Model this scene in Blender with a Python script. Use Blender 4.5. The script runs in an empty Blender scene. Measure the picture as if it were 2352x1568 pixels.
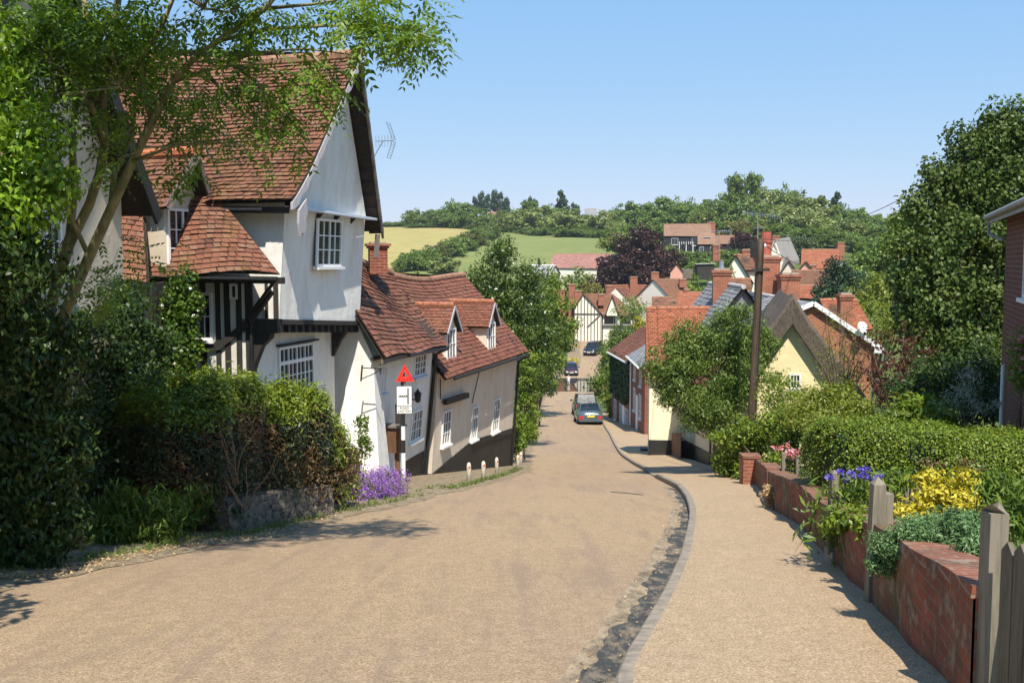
import bpy, math, random
import numpy as np
from mathutils import Vector, Matrix
scene = bpy.context.scene
COL = scene.collection
RNG = np.random.default_rng(7)
random.seed(11)

# ------------------------------------------------------------------ camera model (photo measured at 2352 x 1568)
FD = 2286.8; CX, CY, HZ = 1176.0, 784.0, 601.8
PITCH = math.atan((CY - HZ) / FD); SP, CP = math.sin(PITCH), math.cos(PITCH)
def ray(u, v):
    x = (u - CX) / FD; y = (CY - v) / FD
    return Vector((x, CP + y * SP, -SP + y * CP))
def P(u, v, Y):
    d = ray(u, v); return d * (Y / d.y)
def V(*a): return Vector(a)

# ------------------------------------------------------------------ things, parts, tags
def tag(o, label=None, cat=None, group=None, kind=None):
    if label: o['label'] = label
    if cat: o['category'] = cat
    if group: o['group'] = group
    if kind: o['kind'] = kind
    return o
def thing(name, label, cat, loc, group=None):
    o = bpy.data.objects.new(name, None); COL.objects.link(o)
    o.location = loc; o.empty_display_size = 0.3
    return tag(o, label, cat, group)
def root_loc(p):
    while p is not None and p.parent is not None: p = p.parent
    return Vector(p.location) if p is not None else Vector((0, 0, 0))
def link(name, me, parent=None, origin=None):
    o = bpy.data.objects.new(name, me); COL.objects.link(o)
    if parent is not None: o.parent = parent
    elif origin is not None: o.location = origin
    return o
def dup(root, loc, rotz=0.0, scale=1.0, label=None, group=None, mats=None):
    r = root.copy(); COL.objects.link(r); r.location = loc; r.rotation_euler = (0, 0, rotz)
    r.scale = scale if hasattr(scale, '__len__') else (scale,) * 3
    if label: r['label'] = label
    if group: r['group'] = group
    for ch in list(root.children):
        c = ch.copy(); COL.objects.link(c); c.parent = r
        if mats and ch.name.split('.')[0] in mats:
            c.material_slots[0].link = 'OBJECT'; c.material_slots[0].material = mats[ch.name.split('.')[0]]
        for g in ch.children:
            d = g.copy(); COL.objects.link(d); d.parent = c
    return r

# ------------------------------------------------------------------ mesh builder
class MB:
    def __init__(self): self.v = []; self.f = []; self.m = []; self.r = []
    def face(self, pts, m=0, r=None):
        i = len(self.v); self.v.extend([tuple(p) for p in pts]); self.f.append(tuple(range(i, i + len(pts))))
        self.m.append(m); self.r.append(random.random() if r is None else r)
    def mesh_part(self, vs, fs, m=0, r=None):
        i = len(self.v); self.v.extend([tuple(p) for p in vs])
        rr = random.random() if r is None else r
        for f in fs:
            self.f.append(tuple(i + k for k in f)); self.m.append(m); self.r.append(rr)
    def obox(self, o, a, b, c, m=0, r=None):
        """box from corner o with edge vectors a, b, c"""
        o, a, b, c = Vector(o), Vector(a), Vector(b), Vector(c)
        if a.cross(b).dot(c) < 0: a, b = b, a
        vs = [o, o + a, o + a + b, o + b, o + c, o + a + c, o + a + b + c, o + b + c]
        self.mesh_part(vs, [(3, 2, 1, 0), (4, 5, 6, 7), (0, 1, 5, 4), (1, 2, 6, 5), (2, 3, 7, 6), (3, 0, 4, 7)], m, r)
    def box(self, c, s, m=0, rz=0.0, r=None):
        """box centred in plan on c, standing on c.z"""
        ca, sa = math.cos(rz), math.sin(rz)
        a = V(ca, sa, 0) * s[0]; b = V(-sa, ca, 0) * s[1]
        self.obox(Vector(c) - a / 2 - b / 2, a, b, V(0, 0, s[2]), m, r)
    def beam(self, p, q, w, h, up=V(0, 0, 1), m=0, r=None):
        p, q = Vector(p), Vector(q); d = (q - p)
        s = d.cross(up);
        if s.length < 1e-6: s = V(1, 0, 0)
        s.normalize(); t = s.cross(d).normalized()
        self.obox(p - s * w / 2 - t * h / 2, d, s * w, t * h, m, r)
    def prism(self, poly, ext, m=0, r=None):
        """planar polygon (list of points) extruded by vector ext"""
        n = len(poly); poly = [Vector(p) for p in poly]; ext = Vector(ext)
        nrm = V(0, 0, 0)
        for i in range(n):
            nrm += (poly[i] - poly[0]).cross(poly[(i + 1) % n] - poly[0])
        if nrm.dot(ext) > 0: poly = poly[::-1]
        vs = poly + [p + ext for p in poly]
        fs = [tuple(range(n)), tuple(range(2 * n - 1, n - 1, -1))]
        for i in range(n):
            j = (i + 1) % n; fs.append((j, i, n + i, n + j))
        self.mesh_part(vs, fs, m, r)
    def tube(self, pts, radii, sides=6, m=0, cap=True, r=None):
        pts = [Vector(p) for p in pts]; vs = []; fs = []
        if not hasattr(radii, '__len__'): radii = [radii] * len(pts)
        ref = V(0.3, 0.2, 1).normalized(); prev = None
        for i, p in enumerate(pts):
            d = (pts[min(i + 1, len(pts) - 1)] - pts[max(i - 1, 0)])
            d = d.normalized() if d.length > 1e-9 else V(0, 0, 1)
            if prev is None:
                s = d.cross(ref)
                if s.length < 0.1: s = d.cross(V(1, 0, 0))
                s.normalize()
            else:
                s = (prev - d * prev.dot(d)).normalized()
            prev = s; t = d.cross(s)
            for k in range(sides):
                a = 2 * math.pi * k / sides
                vs.append(p + (s * math.cos(a) + t * math.sin(a)) * radii[i])
        for i in range(len(pts) - 1):
            for k in range(sides):
                k2 = (k + 1) % sides
                fs.append((i * sides + k, i * sides + k2, (i + 1) * sides + k2, (i + 1) * sides + k))
        if cap:
            fs.append(tuple(range(sides - 1, -1, -1))); fs.append(tuple((len(pts) - 1) * sides + k for k in range(sides)))
        self.mesh_part(vs, fs, m, r)
    def lathe(self, prof, c, sides=14, m=0, r=None):
        vs = []; fs = []; c = Vector(c)
        for (rad, z) in prof:
            for k in range(sides):
                a = 2 * math.pi * k / sides; vs.append(c + V(rad * math.cos(a), rad * math.sin(a), z))
        for i in range(len(prof) - 1):
            for k in range(sides):
                k2 = (k + 1) % sides; fs.append((i * sides + k, i * sides + k2, (i + 1) * sides + k2, (i + 1) * sides + k))
        fs.append(tuple(range(sides - 1, -1, -1))); fs.append(tuple((len(prof) - 1) * sides + k for k in range(sides)))
        self.mesh_part(vs, fs, m, r)
    def grid(self, fn, ns, nt, m=0, r=None):
        vs = [fn(i / ns, j / nt) for j in range(nt + 1) for i in range(ns + 1)]; fs = []
        for j in range(nt):
            for i in range(ns):
                k = j * (ns + 1) + i; fs.append((k, k + 1, k + ns + 2, k + ns + 1))
        self.mesh_part(vs, fs, m, r)
    def tiles(self, c00, c10, c01, c11, th=0.11, tw=0.17, thick=0.022, sag=None, under=True, jit=1.0):
        """lapped roof tiles over the patch eave-left, eave-right, ridge-left, ridge-right"""
        c00, c10, c01, c11 = [Vector(c) for c in (c00, c10, c01, c11)]
        def pt(s, t):
            p = c00.lerp(c10, s).lerp(c01.lerp(c11, s), t)
            return p + sag(s, t) if sag else p
        nrm = (c10 - c00).cross(c01 - c00) if (c10 - c00).length > .05 else (c11 - c01).cross(c01 - c00)
        nrm.normalize()
        if nrm.z < 0: nrm = -nrm
        H = ((c01 - c00).length + (c11 - c10).length) / 2
        rows = max(2, int(H / th))
        for j in range(rows):
            t0 = j / rows; t1 = (j + 1.0) / rows
            W = (pt(1, t0) - pt(0, t0)).length
            n = max(1, int(W / tw)); off = 0.5 * (j % 2) / n
            wob = random.uniform(-.12, .12) / rows * jit
            for i in range(n + (1 if j % 2 else 0)):
                s0 = max(0, i / n - off); s1 = min(1, (i + 1) / n - off)
                if s1 - s0 < .15 / n: continue
                g = .012 / max(W, .1) * jit
                s0g, s1g = s0 + g * random.random(), s1 - g * random.random()
                dt = wob + random.uniform(-.05, .05) / rows * jit
                lift = thick * (1 + random.uniform(-.25, .35) * jit)
                ta = max(0.0, t0 + dt) if j else t0 + min(0, dt)
                a, b = pt(s0g, ta) + nrm * lift, pt(s1g, ta) + nrm * (lift * random.uniform(.75, 1.25))
                c, d = pt(s1g, min(1, t1 + .25 / rows)) + nrm * .003, pt(s0g, min(1, t1 + .25 / rows)) + nrm * .003
                rr = random.random()
                self.face((a, b, c, d), 0, rr)
                self.face((a - nrm * lift, b - nrm * lift, b, a), 1, rr * .6)  # butt ends coloured dark, painting in the shadow line of each course
        if under:
            ns = max(2, int((c10 - c00).length / 1.0)); nt = max(2, int(H / 1.0))
            self.grid(lambda s, t: pt(s, t) - nrm * .012, ns, nt, 1, .5)
            self.grid(lambda s, t: pt(1 - s, t) - nrm * .07, ns, nt, 1, .5)
    def build(self, name, mats, parent=None, smooth=False, origin=None):
        L = root_loc(parent) if parent is not None else Vector(origin if origin is not None else (0, 0, 0))
        me = bpy.data.meshes.new(name)
        vs = np.array(self.v, dtype=np.float64).reshape(-1, 3) - np.array(L)
        me.from_pydata(vs.tolist(), [], self.f)
        if not isinstance(mats, (list, tuple)): mats = [mats]
        for m in mats: me.materials.append(m)
        npoly = len(me.polygons)
        me.polygons.foreach_set('material_index', np.array([min(x, len(mats) - 1) for x in self.m], dtype=np.int32))
        if smooth: me.polygons.foreach_set('use_smooth', np.ones(npoly, dtype=bool))
        at = me.attributes.new('rnd', 'FLOAT', 'FACE'); at.data.foreach_set('value', np.array(self.r, dtype=np.float32))
        # box-projected uv in metres
        nl = len(me.loops); vi = np.empty(nl, dtype=np.int32); me.loops.foreach_get('vertex_index', vi)
        nr = np.empty(npoly * 3); me.polygons.foreach_get('normal', nr); nr = nr.reshape(-1, 3)
        tot = np.empty(npoly, dtype=np.int32); me.polygons.foreach_get('loop_total', tot)
        ln = np.repeat(nr, tot, axis=0); co = vs[vi]
        hor = np.abs(ln[:, 2]) > .8
        tx, ty = -ln[:, 1], ln[:, 0]; tl = np.maximum(np.hypot(tx, ty), 1e-6)
        uu = np.where(hor, co[:, 0], (co[:, 0] * tx + co[:, 1] * ty) / tl); vv = np.where(hor, co[:, 1], co[:, 2])
        uv = me.uv_layers.new(name='UVMap'); uv.data.foreach_set('uv', np.stack([uu, vv], 1).ravel().astype(np.float32))
        me.update()
        return link(name, me, parent, None if parent is not None else L)

# ------------------------------------------------------------------ leaves (numpy)
def unit(a): return a / np.maximum(np.linalg.norm(a, axis=1, keepdims=True), 1e-9)
def leaf_quads(rng, pos, nrm, length, width, droop=0.0, fold=.18, cl=None):
    n = len(pos); nrm = unit(nrm)
    t = rng.normal(size=(n, 3)); t[:, 2] -= droop
    t = unit(t - nrm * np.sum(t * nrm, 1, keepdims=True)); b = np.cross(nrm, t)
    L = (length * rng.uniform(.65, 1.25, n))[:, None]; W = (width * rng.uniform(.7, 1.2, n))[:, None]
    v = np.empty((n, 4, 3))
    v[:, 0] = pos - t * L * .5; v[:, 1] = pos + b * W * .5 + nrm * W * fold
    v[:, 2] = pos + t * L * .5 - nrm * L * .1; v[:, 3] = pos - b * W * .5 + nrm * W * fold
    r = rng.random(n)
    if cl is not None: r = .55 * r + .45 * cl
    return v, r
def quads_object(name, packs, mat, parent=None, origin=None, tris=None):
    """packs: list of (verts n,4,3, rnd n)"""
    L = np.array(root_loc(parent) if parent is not None else (origin if origin is not None else (0, 0, 0)))
    v = np.concatenate([p[0] for p in packs]); r = np.concatenate([p[1] for p in packs])
    n = len(v); me = bpy.data.meshes.new(name)
    me.vertices.add(n * 4); me.vertices.foreach_set('co', (v.reshape(-1, 3) - L).ravel().astype(np.float32))
    me.loops.add(n * 4); me.loops.foreach_set('vertex_index', np.arange(n * 4, dtype=np.int32))
    me.polygons.add(n); me.polygons.foreach_set('loop_start', np.arange(0, n * 4, 4, dtype=np.int32))
    me.polygons.foreach_set('loop_total', np.full(n, 4, dtype=np.int32))
    at = me.attributes.new('rnd', 'FLOAT', 'FACE'); at.data.foreach_set('value', r.astype(np.float32))
    me.materials.append(mat); me.update(calc_edges=True)
    return link(name, me, parent, None if parent is not None else Vector(L))
def lobe_clusters(rng, lobes, k_per=1.0):
    """lobes: (centre, (rx,ry,rz), K) -> cluster centres with an uneven outline"""
    out = []
    for c, r, K in lobes:
        K = max(3, int(K * k_per)); d = unit(rng.normal(size=(K, 3)))
        ph = rng.uniform(0, 6.28, 4); q = 1 + .14 * np.sin(3 * np.arctan2(d[:, 1], d[:, 0]) + ph[0]) + .14 * np.sin(4 * d[:, 2] + ph[1]) + np.clip(.07 * rng.normal(size=K), -.12, .12)
        rad = rng.random(K) ** .45 * q
        out.append(np.array(c) + d * rad[:, None] * np.array(r))
    return np.concatenate(out)
def cluster_leaves(rng, cc, cr, m, length, width, flat=.75, up=.35, droop=0.0, rand=.6):
    K = len(cc); d = unit(rng.normal(size=(K * m, 3))); ci = np.repeat(np.arange(K), m)
    rr = cr * rng.uniform(.6, 1.35, K)[ci] * (.35 + .65 * rng.random(K * m) ** .6)
    pos = cc[ci] + d * rr[:, None] * np.array((1, 1, flat))
    nrm = d + rng.normal(size=d.shape) * rand + np.array((0, 0, up))
    return leaf_quads(rng, pos, nrm, length, width, droop, cl=rng.random(K)[ci])
def px_lobe(u, v, ru, rv, Y, dY=0.0, depth=1.0, K=30):
    c = P(u, v, Y + dY); s = Y / FD
    return (tuple(c), (ru * s, ru * s * depth, rv * s), K)
# ------------------------------------------------------------------ materials
class NM:
    def __init__(self, name):
        self.m = bpy.data.materials.new(name); self.m.use_nodes = True
        self.t = self.m.node_tree; self.n = self.t.nodes; self.l = self.t.links
        self.b = self.n['Principled BSDF']; self.out = self.n['Material Output']
        self._c = None
    def new(self, ty, **kw):
        x = self.n.new(ty)
        for k, v in kw.items():
            if k in x.inputs.keys(): x.inputs[k].default_value = v
            else: setattr(x, k, v)
        return x
    def coord(self, kind='Object'):
        if self._c is None: self._c = self.new('ShaderNodeTexCoord')
        return self._c.outputs[kind]
    def mapped(self, kind='Object', scale=(1, 1, 1), rot=(0, 0, 0)):
        mp = self.new('ShaderNodeMapping'); self.l.new(self.coord(kind), mp.inputs['Vector'])
        mp.inputs['Scale'].default_value = scale; mp.inputs['Rotation'].default_value = rot
        return mp.outputs[0]
    def noise(self, scale, detail=4, rough=.6, vec=None, dist=0.0):
        x = self.new('ShaderNodeTexNoise'); x.inputs['Scale'].default_value = scale; x.inputs['Detail'].default_value = detail
        x.inputs['Roughness'].default_value = rough; x.inputs['Distortion'].default_value = dist
        self.l.new(vec if vec is not None else self.coord(), x.inputs['Vector']); return x.outputs['Fac']
    def ramp(self, fac, stops, interp='LINEAR'):
        x = self.new('ShaderNodeValToRGB'); cr = x.color_ramp; cr.interpolation = interp
        while len(cr.elements) < len(stops): cr.elements.new(.5)
        for e, (p, c) in zip(cr.elements, stops):
            e.position = p; e.color = (*c, 1) if len(c) == 3 else c
        self.l.new(fac, x.inputs[0]); return x.outputs[0]
    def mix(self, fac, a, b, mode='MIX'):
        x = self.new('ShaderNodeMix', data_type='RGBA', blend_type=mode)
        for s, val in ((x.inputs[0], fac), (x.inputs[6], a), (x.inputs[7], b)):
            if hasattr(val, 'node'): self.l.new(val, s)
            elif isinstance(val, (int, float)): s.default_value = val
            else: s.default_value = (*val, 1) if len(val) == 3 else val
        return x.outputs[2]
    def attr(self, name='rnd'):
        x = self.new('ShaderNodeAttribute', attribute_name=name); return x.outputs['Fac']
    def bump(self, h, strength=.3, dist=.02):
        x = self.new('ShaderNodeBump'); x.inputs['Strength'].default_value = strength; x.inputs['Distance'].default_value = dist
        self.l.new(h, x.inputs['Height']); self.l.new(x.outputs[0], self.b.inputs['Normal'])
    def col(self, c):
        if hasattr(c, 'node'): self.l.new(c, self.b.inputs['Base Color'])
        else: self.b.inputs['Base Color'].default_value = (*c, 1)
    def set(self, rough=.8, metal=0.0, spec=.3):
        self.b.inputs['Roughness'].default_value = rough; self.b.inputs['Metallic'].default_value = metal
        self.b.inputs['Specular IOR Level'].default_value = spec; return self.m
def plain(name, c, rough=.6, metal=0.0, spec=.4, var=.12, vs=6.0, bump=0.0):
    k = NM(name); f = k.noise(vs, 5, .65)
    k.col(k.ramp(f, [(.3, tuple(x * (1 - var) for x in c)), (.7, tuple(min(1, x * (1 + var)) for x in c))]))
    if bump: k.bump(k.noise(vs * 6, 3), bump, .01)
    return k.set(rough, metal, spec)
def plaster(name, c, stain=(.45, .40, .33), amount=.35, rough=.9):
    k = NM(name)
    a = k.noise(1.3, 6, .7); b = k.noise(9, 5, .7); s = k.noise(2.2, 6, .75, k.mapped('Object', (1.6, 1.6, .35)))
    base = k.ramp(b, [(.3, tuple(x * .93 for x in c)), (.7, c)])
    x = k.new('ShaderNodeMath', operation='MULTIPLY'); k.l.new(k.ramp(s, [(.45, (0, 0, 0)), (.64, (1, 1, 1))]), x.inputs[0]); x.inputs[1].default_value = amount
    c2 = k.mix(x.outputs[0], base, tuple(p * q * 1.5 for p, q in zip(stain, c)))
    c3 = k.mix(k.ramp(a, [(.4, (.0, .0, .0)), (.75, (.25, .25, .25))]), c2, tuple(p * .8 for p in c))
    k.col(c3); k.bump(k.noise(3.2, 6, .6), .35, .05); return k.set(rough, 0, .2)
def tile_mat(name, cols, moss=(.13, .11, .035), mossamt=.5, pale=(.36, .27, .2)):
    k = NM(name); r = k.attr(); q = k.noise(2.6, 5, .75, k.mapped('Object', (1, 1, 1.8)))
    x = k.new('ShaderNodeMath', operation='MULTIPLY_ADD'); k.l.new(r, x.inputs[0]); x.inputs[1].default_value = .5; k.l.new(q, x.inputs[2])
    y = k.new('ShaderNodeMath', operation='ADD'); k.l.new(x.outputs[0], y.inputs[0]); y.inputs[1].default_value = -.25
    n = len(cols); base = k.ramp(y.outputs[0], [(.15 + .7 * i / (n - 1), c) for i, c in enumerate(cols)])
    f = k.noise(1.1, 5, .7); g = k.noise(14, 4, .7); h = k.noise(.55, 3, .6)
    c1 = k.mix(k.ramp(g, [(.35, (0, 0, 0)), (.75, (.4, .4, .4))]), base, tuple(x * .6 for x in cols[1]))
    c2 = k.mix(k.ramp(f, [(.5, (0, 0, 0)), (.72, (mossamt,) * 3)]), c1, moss)
    sp = k.noise(23, 2, .5)
    c3 = k.mix(k.ramp(sp, [(.67, (0, 0, 0)), (.74, (.5, .5, .5))]), c2, pale)
    c4 = k.mix(k.ramp(h, [(.45, (0, 0, 0)), (.75, (.4, .4, .4))]), c3, tuple(x * .55 for x in cols[2]))
    k.col(c4); k.bump(k.noise(40, 3), .3, .01); return k.set(.85, 0, .25)
def brick_mat(name, c1, c2, mortar=(.36, .31, .25), stain=.35, green=0.0):
    k = NM(name); x = k.new('ShaderNodeTexBrick'); k.l.new(k.coord('UV'), x.inputs['Vector'])
    x.inputs['Scale'].default_value = 1; x.inputs['Brick Width'].default_value = .225; x.inputs['Row Height'].default_value = .075
    x.inputs['Mortar Size'].default_value = .007; x.inputs['Mortar Smooth'].default_value = .3; x.inputs['Bias'].default_value = -.1
    x.inputs['Color1'].default_value = (*c1, 1); x.inputs['Color2'].default_value = (*c2, 1); x.inputs['Mortar'].default_value = (*mortar, 1)
    f = k.noise(2.3, 6, .75); g = k.noise(12, 4, .7)
    a = k.mix(k.ramp(g, [(.35, (0, 0, 0)), (.8, (.6, .6, .6))]), x.outputs['Color'], tuple(p * .5 for p in c1))
    b = k.mix(k.ramp(f, [(.43, (0, 0, 0)), (.62, (stain,) * 3)]), a, (.07, .058, .042))
    if green:
        e = k.noise(1.4, 5, .7); b = k.mix(k.ramp(e, [(.48, (0, 0, 0)), (.6, (green,) * 3)]), b, (.10, .10, .045))
        p = k.noise(5, 5, .7); b = k.mix(k.ramp(p, [(.54, (0, 0, 0)), (.64, (.55, .55, .55))]), b, (.33, .27, .2))
    k.col(b); k.bump(x.outputs['Fac'], -.5, .01); return k.set(.9, 0, .2)
def wood_mat(name, c, dark=.45, rough=.8, scale=5.0):
    k = NM(name); g = k.noise(scale, 6, .7, k.mapped('Object', (4, 4, .35))); f = k.noise(2, 5, .7)
    a = k.ramp(g, [(.3, tuple(x * dark for x in c)), (.55, c), (.8, tuple(min(1, x * 1.25) for x in c))])
    k.col(k.mix(k.ramp(f, [(.4, (0, 0, 0)), (.8, (.4, .4, .4))]), a, tuple(x * .6 for x in c)))
    k.bump(g, .35, .01); return k.set(rough, 0, .25)
def leaf_mat(name, cols, trans=.32, rough=.45, spec=.35):
    k = NM(name); r = k.attr(); n = len(cols)
    c = k.ramp(r, [(i / (n - 1), q) for i, q in enumerate(cols)])
    k.col(c); k.set(rough, 0, spec)
    tr = k.new('ShaderNodeBsdfTranslucent'); mx = k.new('ShaderNodeMixShader')
    gm = k.new('ShaderNodeHueSaturation'); gm.inputs['Hue'].default_value = .485; gm.inputs['Saturation'].default_value = 1.1; gm.inputs['Value'].default_value = 1.25
    k.l.new(c, gm.inputs['Color']); k.l.new(gm.outputs[0], tr.inputs['Color'])
    mx.inputs[0].default_value = trans; k.l.new(k.b.outputs[0], mx.inputs[1]); k.l.new(tr.outputs[0], mx.inputs[2])
    k.l.new(mx.outputs[0], k.out.inputs['Surface']); return k.m
def glass_mat(name, c=(.018, .02, .022)):
    k = NM(name); k.col(k.ramp(k.noise(3, 3), [(.3, tuple(x * .5 for x in c)), (.7, tuple(x * 2 for x in c))]))
    k.bump(k.noise(4, 2), .06, .02); return k.set(.06, 0, .6)
M = {}
M['white_plaster'] = plaster('white_plaster', (.80, .785, .735), amount=.45)
M['grey_plaster'] = plaster('grey_plaster', (.70, .68, .63), amount=.40)
M['cream_plaster'] = plaster('cream_plaster', (.72, .625, .51), amount=.4)
M['buff_plaster'] = plaster('buff_plaster', (.66, .56, .43), amount=.30)
M['pink_plaster'] = plaster('pink_plaster', (.68, .36, .27), amount=.2)
M['yellow_plaster'] = plaster('yellow_plaster', (.82, .71, .42), amount=.18)
M['far_white'] = plaster('far_white', (.82, .77, .66), amount=.15)
M['pale_cream'] = plaster('pale_cream', (.86, .78, .55), amount=.12)
M['orange_plaster'] = plaster('orange_plaster', (.66, .30, .08), amount=.2)
M['black_paint'] = plain('black_plinth_paint', (.022, .021, .02), .55, var=.5, vs=3, bump=.2)
M['tile_old'] = tile_mat('old_roof_tiles', [(.06, .033, .027), (.13, .056, .038), (.20, .078, .05), (.235, .09, .056), (.185, .08, .054), (.25, .125, .08), (.16, .09, .063)], mossamt=.4)
M['tile_lichen'] = tile_mat('lichened_roof_tiles', [(.06, .035, .028), (.125, .058, .04), (.195, .08, .05), (.24, .095, .056), (.2, .092, .058), (.265, .14, .088), (.165, .1, .067)], moss=(.2, .14, .035), mossamt=.55)
M['tile_red'] = tile_mat('red_roof_tiles', [(.07, .034, .027), (.15, .06, .04), (.215, .08, .05), (.25, .095, .06), (.19, .08, .055), (.25, .13, .085)], mossamt=.35)
M['tile_orange'] = tile_mat('orange_roof_tiles', [(.15, .055, .032), (.32, .105, .052), (.37, .125, .062), (.29, .1, .054), (.40, .155, .08), (.28, .135, .085)], moss=(.2, .12, .05), mossamt=.3)
M['tile_brown'] = tile_mat('brown_roof_tiles', [(.1, .05, .032), (.19, .09, .05), (.25, .115, .065), (.21, .1, .06), (.28, .15, .09)], mossamt=.35)
M['tile_pink'] = tile_mat('weathered_pink_roof_tiles', [(.24, .12, .1), (.34, .17, .14), (.4, .2, .16), (.34, .18, .15)], mossamt=.15)
M['slate'] = tile_mat('grey_slates', [(.14, .15, .16), (.23, .235, .24), (.3, .3, .305), (.25, .25, .25), (.35, .35, .335)], moss=(.16, .16, .13), mossamt=.35, pale=(.35, .35, .32))
M['ridge'] = plain('weathered_ridge_tile', (.33, .13, .07), .88, var=.4, vs=7)
M['ridge_bright'] = plain('orange_ridge_tile', (.46, .15, .065), .85, var=.3, vs=5)
M['ridge_old'] = plain('old_ridge_tile', (.3, .16, .1), .9, var=.45, vs=6)
M['under'] = plain('roof_underside_and_course_shade', (.045, .033, .025), .95, var=.3)
def thatch_mat():
    k = NM('thatch'); g = k.noise(16, 6, .75, k.mapped('Object', (1.6, 1.6, .35))); f = k.noise(1.2, 5, .7)
    a = k.ramp(g, [(.25, (.055, .045, .036)), (.5, (.15, .12, .095)), (.75, (.27, .22, .17))])
    k.col(k.mix(k.ramp(f, [(.4, (0, 0, 0)), (.7, (.5, .5, .5))]), a, (.1, .085, .07))); k.bump(g, .8, .06); return k.set(.95, 0, .1)
M['thatch'] = thatch_mat()
M['brick'] = brick_mat('red_brick', (.30, .075, .042), (.22, .055, .035), (.33, .27, .2), stain=.3)
M['brick_chim'] = brick_mat('chimney_brick', (.40, .12, .06), (.30, .085, .05), (.4, .33, .25), stain=.3)
M['brick_house'] = brick_mat('house_brick', (.20, .062, .04), (.15, .05, .034), (.27, .21, .16), stain=.3)
M['brick_wall'] = brick_mat('old_wall_brick', (.33, .095, .05), (.19, .066, .044), (.19, .155, .115), stain=.7, green=.7)
M['timber'] = wood_mat('black_timber', (.045, .04, .036), .5)
M['timber_far'] = wood_mat('faded_timber', (.085, .075, .068), .6)
M['timber_grey'] = wood_mat('grey_timber', (.2, .17, .145), .55)
M['timber_brown'] = wood_mat('brown_timber', (.17, .085, .045), .5)
M['pole'] = wood_mat('pole_timber', (.09, .062, .043), .4)
M['post'] = wood_mat('weathered_post', (.235, .205, .155), .45)
M['fence'] = wood_mat('weathered_fence', (.14, .12, .088), .4)
M['white'] = plain('white_paint', (.78, .78, .76), .45, var=.06)
M['bluewhite'] = plain('blue_white_paint', (.55, .6, .7), .5, var=.08)
M['glass'] = glass_mat('window_glass')
M['iron'] = plain('black_iron', (.015, .015, .016), .5, var=.3)
M['metal'] = plain('grey_metal', (.42, .43, .44), .35, .8, var=.15)
M['lead'] = plain('lead_flashing', (.42, .40, .37), .7, var=.3, vs=9)
def rubble_mat():
    k = NM('flint_rubble'); v = k.new('ShaderNodeTexVoronoi'); v.inputs['Scale'].default_value = 9; k.l.new(k.mapped('Object', (1, 1, 1.5)), v.inputs['Vector']); e = k.new('ShaderNodeTexVoronoi', feature='DISTANCE_TO_EDGE'); e.inputs['Scale'].default_value = 9; k.l.new(k.mapped('Object', (1, 1, 1.5)), e.inputs['Vector'])
    h = k.new('ShaderNodeSeparateColor'); k.l.new(v.outputs['Color'], h.inputs[0]); c = k.ramp(h.outputs[0], [(0, (.05, .045, .04)), (.4, (.12, .1, .075)), (.7, (.19, .155, .11)), (1, (.09, .085, .08))])
    k.col(k.mix(k.ramp(e.outputs['Distance'], [(.02, (1, 1, 1)), (.09, (0, 0, 0))]), c, (.16, .14, .11))); k.bump(e.outputs['Distance'], .8, .04); return k.set(.85, 0, .25)
M['stone'] = rubble_mat()
M['concrete'] = plain('concrete', (.33, .275, .21), .9, var=.18, vs=14, bump=.3)
M['kerb'] = plain('kerb_stone', (.245, .205, .155), .9, var=.35, vs=9, bump=.4)
M['red'] = plain('red_reflector', (.75, .045, .03), .35, var=.08)
M['black'] = plain('black_marking', (.02, .02, .02), .5, var=.2)
M['bark'] = wood_mat('bark', (.17, .135, .085), .45)
M['bark_green'] = wood_mat('lichened_bark', (.25, .22, .11), .35, scale=3)
M['twig'] = wood_mat('dead_twig', (.26, .17, .1), .4)
M['wire'] = plain('cable_black', (.03, .03, .03), .7)
# foliage
M['leaf_ash'] = leaf_mat('ash_leaf', [(0.0454, 0.0899, 0.0129), (0.0907, 0.166, 0.0203), (0.143, 0.235, 0.0277), (0.212, 0.305, 0.0414)], .35)
M['leaf_bright'] = leaf_mat('bright_leaf', [(0.0746, 0.164, 0.0128), (0.15, 0.273, 0.0228), (0.223, 0.369, 0.0364), (0.359, 0.492, 0.0816)], .35, .3, .5)
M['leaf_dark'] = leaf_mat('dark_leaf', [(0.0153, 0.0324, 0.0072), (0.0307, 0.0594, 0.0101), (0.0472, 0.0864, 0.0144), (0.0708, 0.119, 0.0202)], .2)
M['leaf_mid'] = leaf_mat('mid_leaf', [(0.046, 0.087, 0.0131), (0.092, 0.154, 0.0206), (0.138, 0.211, 0.0281), (0.215, 0.281, 0.0421)], .3)
M['leaf_hedge'] = leaf_mat('hedge_leaf', [(0.0502, 0.0918, 0.0105), (0.114, 0.177, 0.0175), (0.179, 0.25, 0.0263), (0.287, 0.341, 0.0437)], .3)
M['leaf_yellowgreen'] = leaf_mat('yellow_green_leaf', [(0.0952, 0.132, 0.0166), (0.158, 0.203, 0.0232), (0.222, 0.265, 0.0365), (0.317, 0.336, 0.0594)], .35)
M['leaf_yellow'] = leaf_mat('yellow_leaf', [(.25, .26, .02), (.48, .42, .03), (.66, .56, .06), (.75, .68, .16)], .3)
M['leaf_conifer'] = leaf_mat('conifer_needle', [(0.0156, 0.0338, 0.0182), (0.0286, 0.0585, 0.0286), (0.0455, 0.0845, 0.039), (0.065, 0.111, 0.052)], .1)
M['leaf_cypress'] = leaf_mat('cypress_spray', [(0.0727, 0.113, 0.0106), (0.132, 0.186, 0.016), (0.19, 0.252, 0.023), (0.276, 0.332, 0.0444)], .25)
M['leaf_face'] = leaf_mat('cypress_painted_shade', [(.022, .03, .012), (.04, .05, .018), (.055, .07, .022), (.085, .095, .03)], .1)  # darkened cypress copy: shade of the hedge face put into the colour
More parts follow.
